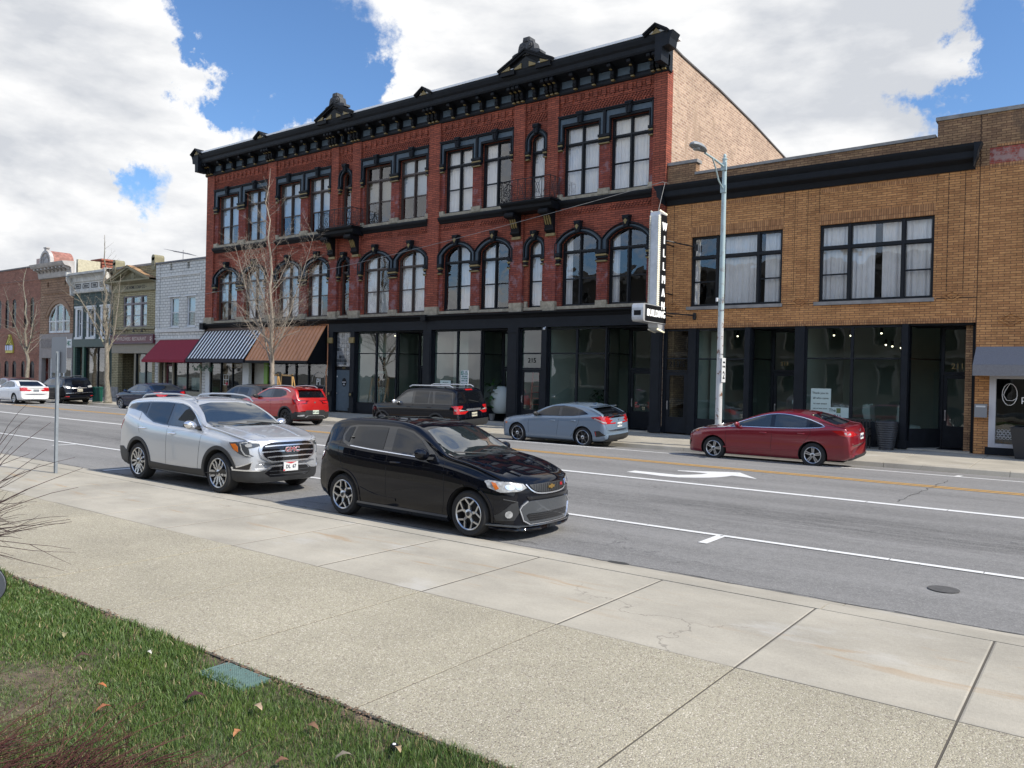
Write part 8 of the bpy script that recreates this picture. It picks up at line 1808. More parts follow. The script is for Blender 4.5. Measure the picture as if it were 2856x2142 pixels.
def sn_side(sg):
 dlo = [(.72, .965), (.30, 1.0), (-.28, 1.02), (-.70, 1.04), (-1.15, 1.065), (-1.32, 1.12), (-1.36, 1.22), (-1.27, 1.365), (-1.10, 1.395), (-.60, 1.412), (-.20, 1.405), (.08, 1.365), (.32, 1.265), (.55, 1.11)]
 c.panel('window_surround', dlo, 'side', CM['gloss'], sg, .004, rnd=.03)
 c.panel('side_window', [(.50, 1.03), (.20, 1.045), (-.24, 1.06), (-.25, 1.38), (-.14, 1.38), (.08, 1.335), (.28, 1.24), (.46, 1.10)], 'side', CM['tint'], sg, .009, rnd=.02)
 c.panel('side_window', [(-.42, 1.065), (-.80, 1.08), (-1.10, 1.10), (-1.14, 1.13), (-1.07, 1.37), (-.70, 1.385), (-.42, 1.385)], 'side', CM['tint'], sg, .009, rnd=.02)
 c.panel('quarter_panel', [(-1.18, 1.12), (-1.28, 1.15), (-1.31, 1.23), (-1.24, 1.34), (-1.13, 1.365)], 'side', CM['plast'], sg, .009, rnd=.02)
 c.strip('chrome_trim', smooth_line([(.30, 1.005), (-.28, 1.03), (-.70, 1.048), (-1.12, 1.075)], 4), 'side', CM['chrome'], .016, sg, .012)
 for line in ([(.80, .97), (.83, .72), (.83, .45), (.80, .27)], [(-.30, 1.02), (-.31, .70), (-.31, .27)], [(-1.36, 1.35), (-1.38, 1.1), (-1.36, .92), (-1.22, .70), (-1.02, .52), (-.93, .36)]): c.strip('door_gap', smooth_line(line, 4), 'side', CM['dark'], .008, sg, .0015, seg=.06)
 c.strip('body_crease', smooth_line([(1.0, .84), (.4, .86), (-.4, .88), (-1.2, .93), (-1.6, .97)], 4), 'side', CM['black'], .05, sg, .012); c.strip('door_crease', smooth_line([(-.1, .36), (-.5, .38), (-.85, .46)], 4), 'side', CM['black'], .05, sg, .010)
 c.strip('side_skirt', [(.90, .21), (0, .215), (-.92, .22)], 'side', CM['black'], .10, sg, .03)
 c.handle(-.12, .905, sg, CM['black']); c.handle(-1.13, 1.21, sg, CM['plast'], L=.08); c.mirror(.52, .995, CM['black'], sg, sz=1.2)
 c.panel('rear_lamp', [(-1.72, .97), (-1.84, .99), (-2.0, .95), (-2.0, .78), (-1.86, .80), (-1.76, .88)], 'side', CM['rdark'], sg, .010); c.panel('rear_lamp', [(-1.74, 1.0), (-1.84, 1.01), (-1.9, .985), (-1.84, .955), (-1.76, .96)], 'side', CM['clear'], sg, .012)
c.both(sn_side); c.arch_trim(CM['black'], .045, well=.05, off=.010)
c.panel('windscreen', [(-.70, 1.045), (-.735, 1.09), (-.56, 1.375), (-.28, 1.405), (.28, 1.405), (.56, 1.375), (.735, 1.09), (.70, 1.045)], 'front', CM['wind'], off=.004, rnd=.03)
c.strip('windscreen_edge', [(-.74, 1.04), (0, 1.065), (.74, 1.04)], 'front', CM['plast'], .05, off=.006)
for y0, y1 in ((-.58, -.02), (.02, .62)):
 h0 = c.cast(y0, 1.085, 'front')[0]; h1 = c.cast(y1, 1.06, 'front')[0]
 b = MB(); b.tube([h0 + Vector((.03, 0, .02)), (h0 + h1) / 2 + Vector((.06, 0, .012)), h1 + Vector((.05, 0, .0))], .010, 6); b.build('wiper', CM['plast'], c.root, local=True)
for sg in (-1, 1):
 c.strip('bonnet_gap', smooth_line([(.90, sg * .74), (1.3, sg * .76), (1.6, sg * .72), (1.86, sg * .58)], 5), 'top', CM['dark'], .007, off=.0015)
 c.strip('bonnet_crease', smooth_line([(.95, sg * .60), (1.3, sg * .54), (1.6, sg * .46), (1.8, sg * .40)], 5), 'top', CM['black'], .07, off=.014)
 hd = c.panel('headlamp', [(sg * .50, .755), (sg * .62, .775), (sg * .78, .80), (sg * .825, .795), (sg * .825, .70), (sg * .77, .645), (sg * .56, .66), (sg * .46, .70)], 'front', CM['clear'], off=.010, grid=.03, rnd=.02)
 c.strip('lamp_edge', [(sg * .50, .755), (sg * .62, .775), (sg * .78, .80), (sg * .825, .795), (sg * .825, .70), (sg * .77, .645), (sg * .56, .66), (sg * .46, .70)], 'front', CM['gloss'], .012, off=.013, closed=True)
 for yy in (.58, .68): c.panel('lamp_bowl', [(sg * (yy + .05 * math.cos(a)), .715 + .038 * math.sin(a)) for a in [k * math.pi / 6 for k in range(12)]], 'front', CM['chrome'], off=.014, grid=.03)
 c.panel('indicator', [(1.62, .775), (1.68, .765), (1.73, .70), (1.69, .68)], 'side', CM['amber'], sg, .018, grid=.03)
 c.panel('fog_recess', [(sg * .60, .52), (sg * .68, .50), (sg * .80, .34), (sg * .78, .27), (sg * .64, .28), (sg * .58, .38)], 'front', CM['plast'], off=.008, grid=.03);
 c.strip('fog_edge', [(sg * .60, .52), (sg * .75, .56)], 'front', CM['lampd'], .012, off=.012)
 c.panel('fog_lamp', [(sg * (.70 + .035 * math.cos(a)), .36 + .048 * math.sin(a)) for a in [k * math.pi / 5 for k in range(10)]], 'front', CM['clear'], off=.020, grid=.03)
up = [(-.42, .735), (-.36, .665), (-.20, .63), (.20, .63), (.36, .665), (.42, .735), (.20, .742), (-.20, .742)]
c.panel('upper_grille', up, 'front', CM['plast'], off=.014, rnd=.02); c.strip('grille_chrome', smooth_line([(-.47, .742), (-.38, .655), (-.20, .615), (.20, .615), (.38, .655), (.47, .742)], 4), 'front', CM['chrome'], .020, off=.020)
for k in range(-8, 9): c.strip('grille_slat', [(k * .046, .635), (k * .046 + .03, .73)], 'front', CM['gloss'], .006, off=.018)
c.panel('mid_slot', [(-.48, .585), (-.44, .545), (.44, .545), (.48, .585)], 'front', CM['gloss'], off=.012)
c.panel('lower_fascia', [(-.50, .50), (-.43, .525), (.43, .525), (.50, .50), (.56, .42), (.50, .27), (.40, .225), (-.40, .225), (-.50, .27), (-.56, .42)], 'front', CM['lampd'], off=.012, rnd=.03)
c.panel('lower_grille', [(-.48, .34), (-.42, .26), (.42, .26), (.48, .34), (.44, .36), (-.44, .36)], 'front', CM['gloss'], off=.018)
for z in (.285, .315, .34): c.strip('grille_slat', [(-.44, z), (.44, z)], 'front', CM['plast'], .008, off=.024)
for sg in (-1, 1): c.strip('fascia_chrome', [(sg * .46, .525), (sg * .545, .47), (sg * .575, .42), (sg * .52, .27), (sg * .42, .215)], 'front', CM['chrome'], .022, off=.022)
c.strip('fascia_chrome', [(-.42, .215), (.42, .215)], 'front', CM['chrome'], .012, off=.022)
c.strip('splitter', [(-.82, .20), (-.6, .175), (.6, .175), (.82, .20)], 'front', CM['black'], .05, off=.05); c.strip('splitter_edge', [(-.80, .225), (-.6, .20), (.6, .20), (.80, .225)], 'front', CM['lampd'], .012, off=.045)
def bowtie(b, f):
 o_ = [(-.075, -.016), (-.062, .016), (-.022, .016), (-.018, .030), (.026, .030), (.022, .016), (.075, .016), (.062, -.016), (.022, -.016), (.018, -.030), (-.026, -.030), (-.022, -.016)]
 n = len(o_); b.add([f(u, v, 0) for u, v in o_] + [f(u, v, .012) for u, v in o_], [tuple(range(n)), tuple(range(2 * n - 1, n - 1, -1))] + [(i, (i + 1) % n, n + (i + 1) % n, n + i) for i in range(n)])
c.badge('front', 0, .695, bowtie, pmat('gold_emblem', (.50, .32, .10), .25, metal=.8), off=.020);
c.badge('front', .27, .705, lambda b, f: text_mb(b, 'RS', .05, f, .008, bold=.002), pmat('badge_red2', (.5, .02, .03), .3), off=.022)
c.panel('sunroof', [(-.02, -.40), (-.02, .40), (-.62, .40), (-.62, -.40)], 'top', CM['tint'], off=.006, rnd=.06); c.strip('sunroof_edge', [(-.02, -.40), (-.02, .40), (-.62, .40), (-.62, -.40)], 'top', CM['lampd'], .012, off=.008, closed=True)
b = MB(); h = c.cast(-1.30, .0, 'top')[0]; b.blob((h.x, 0, h.z), .06, 1.3, .6, .5); b.tube([(h.x, 0, h.z + .02), (h.x - .30, 0, h.z + .32)], [.006, .003], 6); b.build('aerial', CM['plast'], c.root, local=True, smooth=True)
c.panel('rear_window', [(-.62, 1.12), (-.54, 1.38), (.54, 1.38), (.62, 1.12)], 'rear', CM['tint'], off=.006); c.plate('rear', 0, .66, 'HKR 318', off=.015)
c.wheels(dict(n=5, kind='y'), None, .222, .205); c.underside(); c.place((-8.185, 9.17, 0), 0)
# ---------------------------------------------------------------- cars along the far kerb
PM_R = dict(flash=pmat('far_plate_flash', (.2, .35, .15), .6))
def far_car(label, st, wb, R, paintm, glasses, dlo, panes, tail, plate_z, ptxt, wheel, rimm=None, rr=None, tum=.38, chrome_dlo=False, bowF=.3, bowR=.16, front=None, gaps=(), handles=(), mirror=None, rearw=None, windw=None, trim=None, extra=None, cat='car', group=None, shoulder=.045, plate_mat=None):
 c = Car('parked_car', label, cat, st, wb, R, dict(paint=paintm), tum=tum, bowF=bowF, bowR=bowR, shoulder=shoulder, group=group)
 for sg in (-1, 1):
  c.panel('window_surround', dlo, 'side', CM['gloss'], sg, .004, rnd=.03)
  for p, g in zip(panes, glasses): c.panel('side_window', p, 'side', g, sg, .009, rnd=.02)
  if chrome_dlo: c.strip('chrome_trim', smooth_line(dlo, 2), 'side', CM['chrome'], .022, sg, .008, closed=True)
  for gp_l in gaps: c.strip('door_gap', smooth_line(gp_l, 3), 'side', CM['dark'], .009, sg, .0015, seg=.07)
  for (hx, hz) in handles: c.handle(hx, hz, sg, paintm if not trim else trim)
  if mirror: c.mirror(mirror[0], mirror[1], mirror[2], sg, sz=mirror[3] if len(mirror) > 3 else 1.1)
  for (nm, pl, how, mt) in tail: c.panel(nm, pl if how == 'side' else [(-sg * y, z) for y, z in pl], how, mt, sg, .010, grid=.04)
  if front:
   for (nm, pl, how, mt) in front: c.panel(nm, pl if how == 'side' else [(sg * y, z) for y, z in pl], how, mt, sg, .010, grid=.04)
 if windw: c.panel('windscreen', windw, 'front', CM['wind'], off=.004, rnd=.03)
 if rearw: c.panel('rear_window', rearw, 'rear', CM['tint'], off=.005, rnd=.03)
 if plate_z: c.plate('rear', 0, plate_z, ptxt, off=.02, mat=plate_mat)
 c.wheels(wheel, rimm, rr); c.underside()
 if extra: extra(c)
 return c
KG = 'cars parked along the far kerb'
FL = -.045      # the parking lane falls towards the kerb
# grey blue hatchback
def civic_x(c):
 for sg in (-1, 1):
  c.panel('bumper_vent', [(-1.80, .55), (-1.98, .57), (-2.17, .42), (-1.86, .36)], 'side', CM['gloss'], sg, .010, rnd=.02); c.strip('vent_edge', [(-1.84, .54), (-1.86, .40)], 'side', CM['rlens'], .02, sg, .016)
  c.strip('side_skirt', [(.95, .19), (0, .19), (-.95, .20)], 'side', CM['plast'], .06, sg, .02); c.strip('lamp_blade', [(-1.80, .965), (-2.0, .90), (-2.16, .82)], 'side', CM['clear'], .05, sg, .016)
 c.panel('diffuser', [(-.62, .42), (.62, .42), (.70, .22), (-.70, .22)], 'rear', CM['plast'], off=.03); c.panel('tail_spoiler', [(-.70, 1.09), (.70, 1.09), (.72, 1.04), (-.72, 1.04)], 'rear', CM['gloss'], off=.03)
 c.panel('lower_screen', [(-.66, 1.03), (.66, 1.03), (.60, .97), (-.60, .97)], 'rear', CM['tint'], off=.006)
 h = c.cast(-1.28, 0, 'top')[0]; b = MB(); b.prism([(h.x + .10, h.z), (h.x - .10, h.z), (h.x - .12, h.z + .07), (h.x - .06, h.z + .06)], -.02, .02); b.build('aerial', CM['greyblue'], c.root, local=True)
 h = c.cast(-1.52, 0, 'top')[0]; b = MB(); b.prism([(h.x + .05, h.z - .04), (h.x - .28, h.z - .0), (h.x - .30, h.z + .03), (h.x + .05, h.z + .015)], -.58, .58); b.build('spoiler', CM['greyblue'], c.root, local=True)
 c.badge('rear', 0, .90, lambda b, f: text_mb(b, 'H', .12, f, .01, bold=.004), CM['chrome'], off=.012)
c = far_car('grey blue hatchback with dark wheels parked left of the dark red sedan', [(2.25, .30, .50, .54, .58), (2.24, .18, .62, .68, .68), (2.19, .165, .70, .75, .76), (2.05, .16, .765, .815, .83), (1.75, .15, .82, .885, .88), (1.35, .15, .87, .94, .895), (1.0, .155, .905, .975, .90), (.80, .155, .925, 1.005, .90), (.45, .155, .95, 1.18, .90), (.15, .155, .965, 1.305, .90), (-.15, .155, .975, 1.38, .90), (-.5, .155, .985, 1.412, .90), (-.9, .155, 1.0, 1.405, .90), (-1.3, .16, 1.03, 1.365, .90), (-1.7, .18, 1.05, 1.26, .885), (-2.0, .20, 1.055, 1.14, .865), (-2.13, .22, 1.03, 1.075, .85), (-2.19, .25, .90, .96, .83), (-2.25, .28, .70, .76, .80), (-2.27, .34, .56, .60, .74)],
 2.70, .325, CM['greyblue'], [CM['tint'], CM['tint'], CM['tint']], [(.66, .955), (0, .985), (-.5, .995), (-1.0, 1.02), (-1.30, 1.06), (-1.56, 1.10), (-1.30, 1.22), (-.95, 1.305), (-.5, 1.345), (-.1, 1.315), (.22, 1.21), (.46, 1.09)],
 [[(.52, .99), (0, 1.005), (-.36, 1.012), (-.36, 1.315), (-.1, 1.29), (.2, 1.19), (.42, 1.08)], [(-.48, 1.015), (-.95, 1.035), (-1.14, 1.055), (-1.14, 1.225), (-.95, 1.28), (-.48, 1.318)], [(-1.20, 1.07), (-1.30, 1.08), (-1.50, 1.105), (-1.28, 1.195), (-1.20, 1.22)]],
 [('rear_lamp', [(-1.66, 1.0), (-2.0, 1.04), (-2.20, 1.02), (-2.24, .78), (-2.10, .80), (-1.95, .88)], 'side', CM['rlens'])], .74, 'HKV 2841', dict(n=7, kind='star'), [CM['alloy'], CM['alloyd']], .235, tum=.42,
 gaps=[[(.80, .94), (.86, .70), (.84, .28)], [(-.42, .99), (-.38, .7), (-.30, .28)], [(-1.22, 1.05), (-1.20, .80), (-1.0, .50), (-.86, .30)]], handles=[(-.18, .84), (-1.0, .87)], mirror=(.52, .97, CM['plast'], 1.15), windw=[(-.68, .99), (-.72, 1.03), (-.52, 1.30), (.52, 1.30), (.72, 1.03), (.68, .99)], rearw=[(-.68, 1.10), (-.58, 1.33), (.58, 1.33), (.68, 1.10)],
 front=[('headlamp', [(2.20, .72), (2.0, .80), (1.72, .83), (1.80, .74), (2.1, .66)], 'side', CM['clear']), ('indicator', [(1.80, .70), (1.90, .69), (1.90, .63), (1.82, .64)], 'side', CM['amber'])], extra=civic_x, group=KG)
c.place((-15.38, 23.62, -.025), math.pi, FL)
# dark red sedan
def sonata_x(c):
 h = c.cast(-1.30, 0, 'top')[0]; b = MB(); b.prism([(h.x + .10, h.z), (h.x - .08, h.z), (h.x - .10, h.z + .07), (h.x - .05, h.z + .065)], -.02, .02); b.build('aerial', CM['maroon'], c.root, local=True)
 for sg in (-1, 1): c.strip('body_crease', smooth_line([(1.1, .40), (0, .395), (-1.0, .42)], 3), 'side', CM['maroon'], .04, sg, .012); c.strip('chrome_trim', [(2.02, .86), (1.5, .93), (1.1, .965), (.98, .985)], 'side', CM['chrome'], .016, sg, .008); c.panel('indicator', [(1.88, .84), (2.0, .84), (2.0, .79), (1.92, .79)], 'side', CM['amber'], sg, .014)
 c.panel('diffuser', [(-.55, .36), (.55, .36), (.70, .24), (-.70, .24)], 'rear', CM['plast'], off=.02)
 c.badge('rear', 0, 1.0, lambda b, f: text_mb(b, 'H', .12, f, .01, bold=.004), CM['chrome'], off=.012)
c = far_car('dark red sedan with silver wheels parked in front of the bench and planter', [(2.37, .28, .48, .52, .55), (2.36, .19, .58, .64, .66), (2.31, .175, .68, .73, .75), (2.15, .17, .77, .82, .84), (1.85, .17, .84, .90, .90), (1.4, .17, .90, .965, .925), (1.1, .17, .93, 1.0, .93), (.95, .17, .945, 1.03, .93), (.6, .17, .97, 1.18, .93), (.25, .17, .985, 1.32, .93), (-.05, .17, .995, 1.41, .93), (-.45, .17, 1.005, 1.465, .93), (-.9, .17, 1.015, 1.455, .93), (-1.35, .18, 1.05, 1.375, .925), (-1.75, .19, 1.085, 1.24, .91), (-2.05, .20, 1.095, 1.155, .89), (-2.28, .22, 1.085, 1.125, .87), (-2.36, .25, 1.0, 1.05, .85), (-2.42, .28, .80, .88, .83), (-2.45, .32, .60, .66, .79)],
 2.805, .33, CM['maroon'], [CM['pale'], CM['pale'], CM['tint']], [(1.02, .985), (.5, 1.005), (0, 1.01), (-.8, 1.03), (-1.3, 1.055), (-1.70, 1.11), (-1.45, 1.23), (-1.1, 1.33), (-.6, 1.395), (-.2, 1.375), (.2, 1.275), (.6, 1.14)],
 [[(.88, 1.015), (.3, 1.035), (-.24, 1.04), (-.24, 1.355), (-.1, 1.345), (.2, 1.255), (.55, 1.13)], [(-.36, 1.045), (-.9, 1.06), (-1.22, 1.08), (-1.22, 1.275), (-1.0, 1.335), (-.6, 1.37), (-.36, 1.37)], [(-1.30, 1.09), (-1.62, 1.12), (-1.42, 1.215), (-1.30, 1.26)]],
 [('rear_lamp', [(-1.90, 1.01), (-2.15, 1.03), (-2.34, 1.0), (-2.42, .88), (-2.30, .86), (-2.10, .90)], 'side', CM['rlens']), ('reversing_lamp', [(-2.20, .98), (-2.32, .97), (-2.34, .91), (-2.22, .92)], 'side', CM['clear'])], .84, 'GSR 4196', dict(n=5, kind='twin'), [CM['alloy'], CM['rim_d']], .222, tum=.42, chrome_dlo=True,
 gaps=[[(1.0, .97), (1.04, .7), (1.0, .28)], [(-.30, 1.02), (-.29, .7), (-.26, .28)], [(-1.30, 1.06), (-1.34, .92), (-1.15, .62), (-1.0, .30)]], handles=[(-.06, .87), (-1.10, .90)], mirror=(.70, .99, CM['maroon'], 1.1), windw=[(-.70, 1.02), (-.74, 1.06), (-.54, 1.34), (.54, 1.34), (.74, 1.06), (.70, 1.02)], rearw=[(-.70, 1.16), (-.55, 1.39), (.55, 1.39), (.70, 1.16)],
 front=[('headlamp', [(2.28, .70), (2.20, .80), (1.90, .875), (2.0, .80), (2.18, .70)], 'side', CM['clear']), ('fog_vent', [(2.32, .52), (2.14, .50), (2.20, .38), (2.33, .36)], 'side', CM['gloss'])], extra=sonata_x, group=KG)
c.place((-7.80, 23.05, -.01), math.pi, FL)
# black four wheel drive with roof rails
def exp_x(c):
 for sg in (-1, 1):
  c.panel('rear_lamp', [(-sg * .90, 1.12), (-sg * .78, 1.12), (-sg * .78, .84), (-sg * .90, .84)], 'rear', CM['rlens'], sg, .014); c.panel('rear_lamp', [(-2.32, 1.14), (-2.6, 1.14), (-2.6, .83), (-2.34, .83)], 'side', CM['rlens'], sg, .012); c.panel('reversing_lamp', [(-2.36, 1.02), (-2.6, 1.02), (-2.6, .95), (-2.36, .95)], 'side', CM['clear'], sg, .016)
  for q in ((.92, 1.10), (-.26, 1.12), (-1.18, 1.13)): pass
  c.strip('side_moulding', [(1.0, .60), (-1.0, .60)], 'side', CM['plast'], .07, sg, .016)
 c.arch_trim(CM['plast'], .075, off=.02); c.rails([(.2, 1.80, .60), (.05, 1.86, .61), (-1.9, 1.875, .61), (-2.05, 1.81, .60)], CM['silver'], .026)
 c.panel('rear_bumper', [(-.92, .62), (.92, .62), (.90, .40), (-.90, .40)], 'rear', CM['plast'], off=.06); c.panel('plate_bar', [(-.42, 1.02), (.42, 1.02), (.42, .94), (-.42, .94)], 'rear', CM['chrome'], off=.014)
 c.panel('brake_lamp', [(-.20, 1.74), (.20, 1.74), (.20, 1.70), (-.20, 1.70)], 'rear', CM['rlens'], off=.014); c.strip('wiper', [(-.35, 1.24), (.2, 1.34)], 'rear', CM['plast'], .02, off=.02)
 for xx in (-.35, -1.65):
  for sg in (-1, 1): b = MB(); b.tube([(xx, sg * .60, 1.79), (xx, sg * .60, 1.86)], .03, 6); b.build('rail_foot', CM['plast'], c.root, local=True)
c = far_car('black four wheel drive with silver roof rails parked before the parking sign', [(2.33, .45, .66, .70, .72), (2.32, .34, .86, .92, .80), (2.25, .30, .98, 1.03, .85), (2.0, .30, 1.04, 1.10, .90), (1.5, .30, 1.07, 1.14, .93), (1.1, .30, 1.09, 1.165, .935), (.95, .3, 1.10, 1.19, .935), (.6, .3, 1.11, 1.46, .935), (.35, .3, 1.115, 1.66, .935), (.15, .3, 1.12, 1.745, .935), (-.4, .3, 1.13, 1.79, .935), (-1.4, .3, 1.14, 1.80, .935), (-2.1, .31, 1.15, 1.78, .93), (-2.32, .32, 1.15, 1.71, .92), (-2.42, .34, 1.13, 1.45, .91), (-2.50, .36, 1.08, 1.2, .90), (-2.56, .40, .8, .9, .88), (-2.585, .48, .62, .68, .85)],
 2.89, .37, CM['black'], [CM['pale'], CM['tint'], CM['tint'], CM['tint']], [(.88, 1.135), (-.3, 1.16), (-1.2, 1.17), (-2.28, 1.19), (-2.20, 1.62), (-1.2, 1.68), (-.1, 1.67), (.18, 1.60), (.5, 1.42)],
 [[(.72, 1.17), (.0, 1.185), (-.16, 1.19), (-.16, 1.635), (.14, 1.57), (.44, 1.40)], [(-.28, 1.19), (-.98, 1.20), (-.98, 1.645), (-.28, 1.64)], [(-1.06, 1.20), (-1.24, 1.20), (-1.14, 1.645), (-1.06, 1.645)], [(-1.36, 1.205), (-2.2, 1.22), (-2.13, 1.60), (-1.30, 1.64)]],
 [], .80, 'GXA 8471', dict(n=5, kind='blade'), [CM['alloy'], CM['rim_d']], .235, tum=.26, bowR=.10, gaps=[[(.95, 1.12), (.97, .8), (.90, .42)], [(-.20, 1.16), (-.22, .42)], [(-1.28, 1.17), (-1.22, .9), (-1.0, .55)]], handles=[(-.02, 1.04), (-1.08, 1.05)], mirror=(.66, 1.14, CM['chrome'], 1.35), windw=[(-.72, 1.19), (-.75, 1.24), (-.64, 1.66), (.64, 1.66), (.75, 1.24), (.72, 1.19)], rearw=[(-.72, 1.22), (-.66, 1.66), (.66, 1.66), (.72, 1.22)],
 front=[('headlamp', [(2.30, .98), (2.08, 1.02), (2.06, .84), (2.30, .80)], 'side', CM['clear'])], extra=exp_x, group=KG, shoulder=.02, plate_mat=pmat('cream_plate', (.55, .52, .40), .5))
c.place((-21.90, 23.52, -.02), math.pi, FL)
# bright red crossover driving past
def enc_x(c):
 c.arch_trim(CM['plast'], .07); c.rails([(.05, 1.52, .58), (-.1, 1.60, .59), (-.7, 1.655, .60), (-1.35, 1.635, .595), (-1.55, 1.57, .585)], CM['alloy'], .018)
 for sg in (-1, 1):
  c.panel('sill_cladding', [(.92, .21), (.88, .36), (-.88, .36), (-.92, .21)], 'side', CM['plast'], sg, .010); c.panel('bumper_cladding', [(-1.68, .24), (-1.66, .44), (-1.9, .60), (-2.2, .58), (-2.2, .24)], 'side', CM['plast'], sg, .010)
  c.panel('rear_lamp', [(-sg * .86, 1.06), (-sg * .66, 1.02), (-sg * .42, 1.03), (-sg * .46, .96), (-sg * .66, .93), (-sg * .86, .88)], 'rear', CM['rlens'], sg, .012); c.strip('chrome_trim', smooth_line([(.2, 1.50), (-.3, 1.555), (-.9, 1.545), (-1.25, 1.50), (-1.5, 1.40)], 4), 'side', CM['chrome'], .03, sg, .010)
 c.panel('rear_cladding', [(-.88, .52), (-.55, .56), (-.45, .66), (.45, .66), (.55, .56), (.88, .52), (.84, .28), (-.84, .28)], 'rear', CM['plast'], off=.014); c.strip('skid_plate', [(-.5, .36), (-.4, .43), (.4, .43), (.5, .36)], 'rear', CM['chrome'], .022, off=.03)
 c.panel('exhaust_trim', [(.55, .48), (.80, .46), (.80, .41), (.55, .42)], 'rear', CM['chrome'], off=.022); c.badge('rear', 0, .98, lambda b, f: b.add([f(.04 * math.cos(k * .628), .04 * math.sin(k * .628), .006) for k in range(10)], [tuple(range(10))]), CM['chrome'], off=.012)
 h = c.cast(-1.35, 0, 'top')[0]; b = MB(); b.prism([(h.x + .09, h.z), (h.x - .09, h.z), (h.x - .10, h.z + .06), (h.x - .06, h.z + .06)], -.02, .02); b.build('aerial', CM['plast'], c.root, local=True)
 h = c.cast(-1.62, 0, 'top')[0]; b = MB(); b.prism([(h.x + .05, h.z - .05), (h.x - .26, h.z - .04), (h.x - .27, h.z - .005), (h.x + .05, h.z + .012)], -.60, .60); b.build('spoiler', CM['red'], c.root, local=True)
c = far_car('bright red crossover with black wheels and black lower rear bumper driving past the copper awning', [(2.17, .38, .60, .64, .62), (2.16, .25, .74, .80, .72), (2.1, .22, .90, .95, .80), (1.9, .21, .95, 1.02, .86), (1.5, .2, .99, 1.07, .90), (1.1, .2, 1.03, 1.12, .905), (.92, .2, 1.045, 1.15, .905), (.6, .2, 1.07, 1.34, .905), (.3, .2, 1.085, 1.47, .905), (.05, .2, 1.10, 1.56, .905), (-.4, .2, 1.12, 1.605, .905), (-.9, .2, 1.15, 1.61, .905), (-1.4, .2, 1.20, 1.575, .895), (-1.72, .22, 1.20, 1.51, .875), (-1.84, .24, 1.15, 1.38, .86), (-1.97, .27, 1.06, 1.19, .85), (-2.08, .3, .92, 1.02, .835), (-2.14, .34, .75, .82, .81), (-2.165, .42, .6, .64, .76)],
 2.595, .35, CM['red'], [CM['pale'], CM['tint'], CM['tint']], [(.86, 1.09), (.3, 1.115), (-.4, 1.14), (-.95, 1.17), (-1.32, 1.27), (-1.22, 1.42), (-.9, 1.50), (-.3, 1.515), (.05, 1.475), (.35, 1.36)],
 [[(.70, 1.125), (.2, 1.145), (-.28, 1.16), (-.28, 1.485), (.04, 1.445), (.32, 1.335)], [(-.42, 1.165), (-.88, 1.195), (-.98, 1.22), (-.98, 1.46), (-.6, 1.49), (-.42, 1.49)], [(-1.04, 1.24), (-1.24, 1.30), (-1.17, 1.40), (-1.04, 1.44)]],
 [('rear_lamp', [(-1.72, 1.08), (-1.92, 1.10), (-2.06, 1.05), (-2.1, .92), (-1.95, .90)], 'side', CM['rdark'])], .58, 'JMT 6183', dict(n=10, kind='multi'), [CM['alloyd'], CM['rim_d']], .255, tum=.36, gaps=[[(.90, 1.07), (.92, .8), (.86, .40)], [(-.35, 1.14), (-.34, .38)], [(-1.18, 1.20), (-1.14, .9), (-.95, .62), (-.86, .38)]], handles=[(-.12, .98), (-1.02, 1.02)], mirror=(.62, 1.10, CM['plast'], 1.3), windw=[(-.72, 1.16), (-.75, 1.20), (-.58, 1.50), (.58, 1.50), (.75, 1.20), (.72, 1.16)], rearw=[(-.72, 1.17), (-.66, 1.22), (-.60, 1.44), (.60, 1.44), (.66, 1.22), (.72, 1.17)], extra=enc_x, plate_mat=pmat('green_white_plate', (.52, .60, .50), .5))
c.place((-27.5 - 1.2975 + 0.2, 21.75, 0), math.pi, 0)
c.root.name = 'moving_car'
SEDAN = [(2.39, .28, .50, .54, .60), (2.38, .20, .62, .68, .70), (2.32, .18, .72, .77, .79), (2.1, .17, .82, .87, .87), (1.8, .17, .87, .935, .905), (1.4, .17, .91, .98, .925), (1.1, .17, .935, 1.01, .93), (.95, .17, .95, 1.035, .93), (.6, .17, .97, 1.20, .93), (.25, .17, .98, 1.35, .93), (-.05, .17, .99, 1.44, .93), (-.45, .17, 1.0, 1.488, .93), (-.9, .17, 1.01, 1.475, .93), (-1.3, .18, 1.03, 1.385, .925), (-1.65, .19, 1.05, 1.225, .91), (-1.95, .20, 1.06, 1.115, .89), (-2.28, .22, 1.055, 1.095, .87), (-2.38, .25, .98, 1.03, .85), (-2.43, .28, .80, .88, .83), (-2.455, .32, .60, .66, .79)]
SD = [(.98, .98), (.4, 1.0), (-.8, 1.02), (-1.45, 1.06), (-1.30, 1.22), (-1.0, 1.35), (-.5, 1.405), (-.1, 1.385), (.3, 1.27), (.65, 1.13)]
SP = [[(.84, 1.01), (.3, 1.025), (-.24, 1.035), (-.24, 1.365), (-.08, 1.355), (.28, 1.245), (.6, 1.12)], [(-.36, 1.04), (-.9, 1.055), (-1.12, 1.07), (-1.12, 1.26), (-.95, 1.34), (-.5, 1.38), (-.36, 1.38)]]
SW = [(-.70, 1.03), (-.74, 1.07), (-.55, 1.38), (.55, 1.38), (.74, 1.07), (.70, 1.03)]; SR = [(-.70, 1.12), (-.56, 1.40), (.56, 1.40), (.70, 1.12)]
SGp = [[(1.0, .97), (1.03, .7), (1.0, .28)], [(-.30, 1.02), (-.29, .28)], [(-1.22, 1.04), (-1.25, .90), (-1.05, .55), (-.98, .30)]]
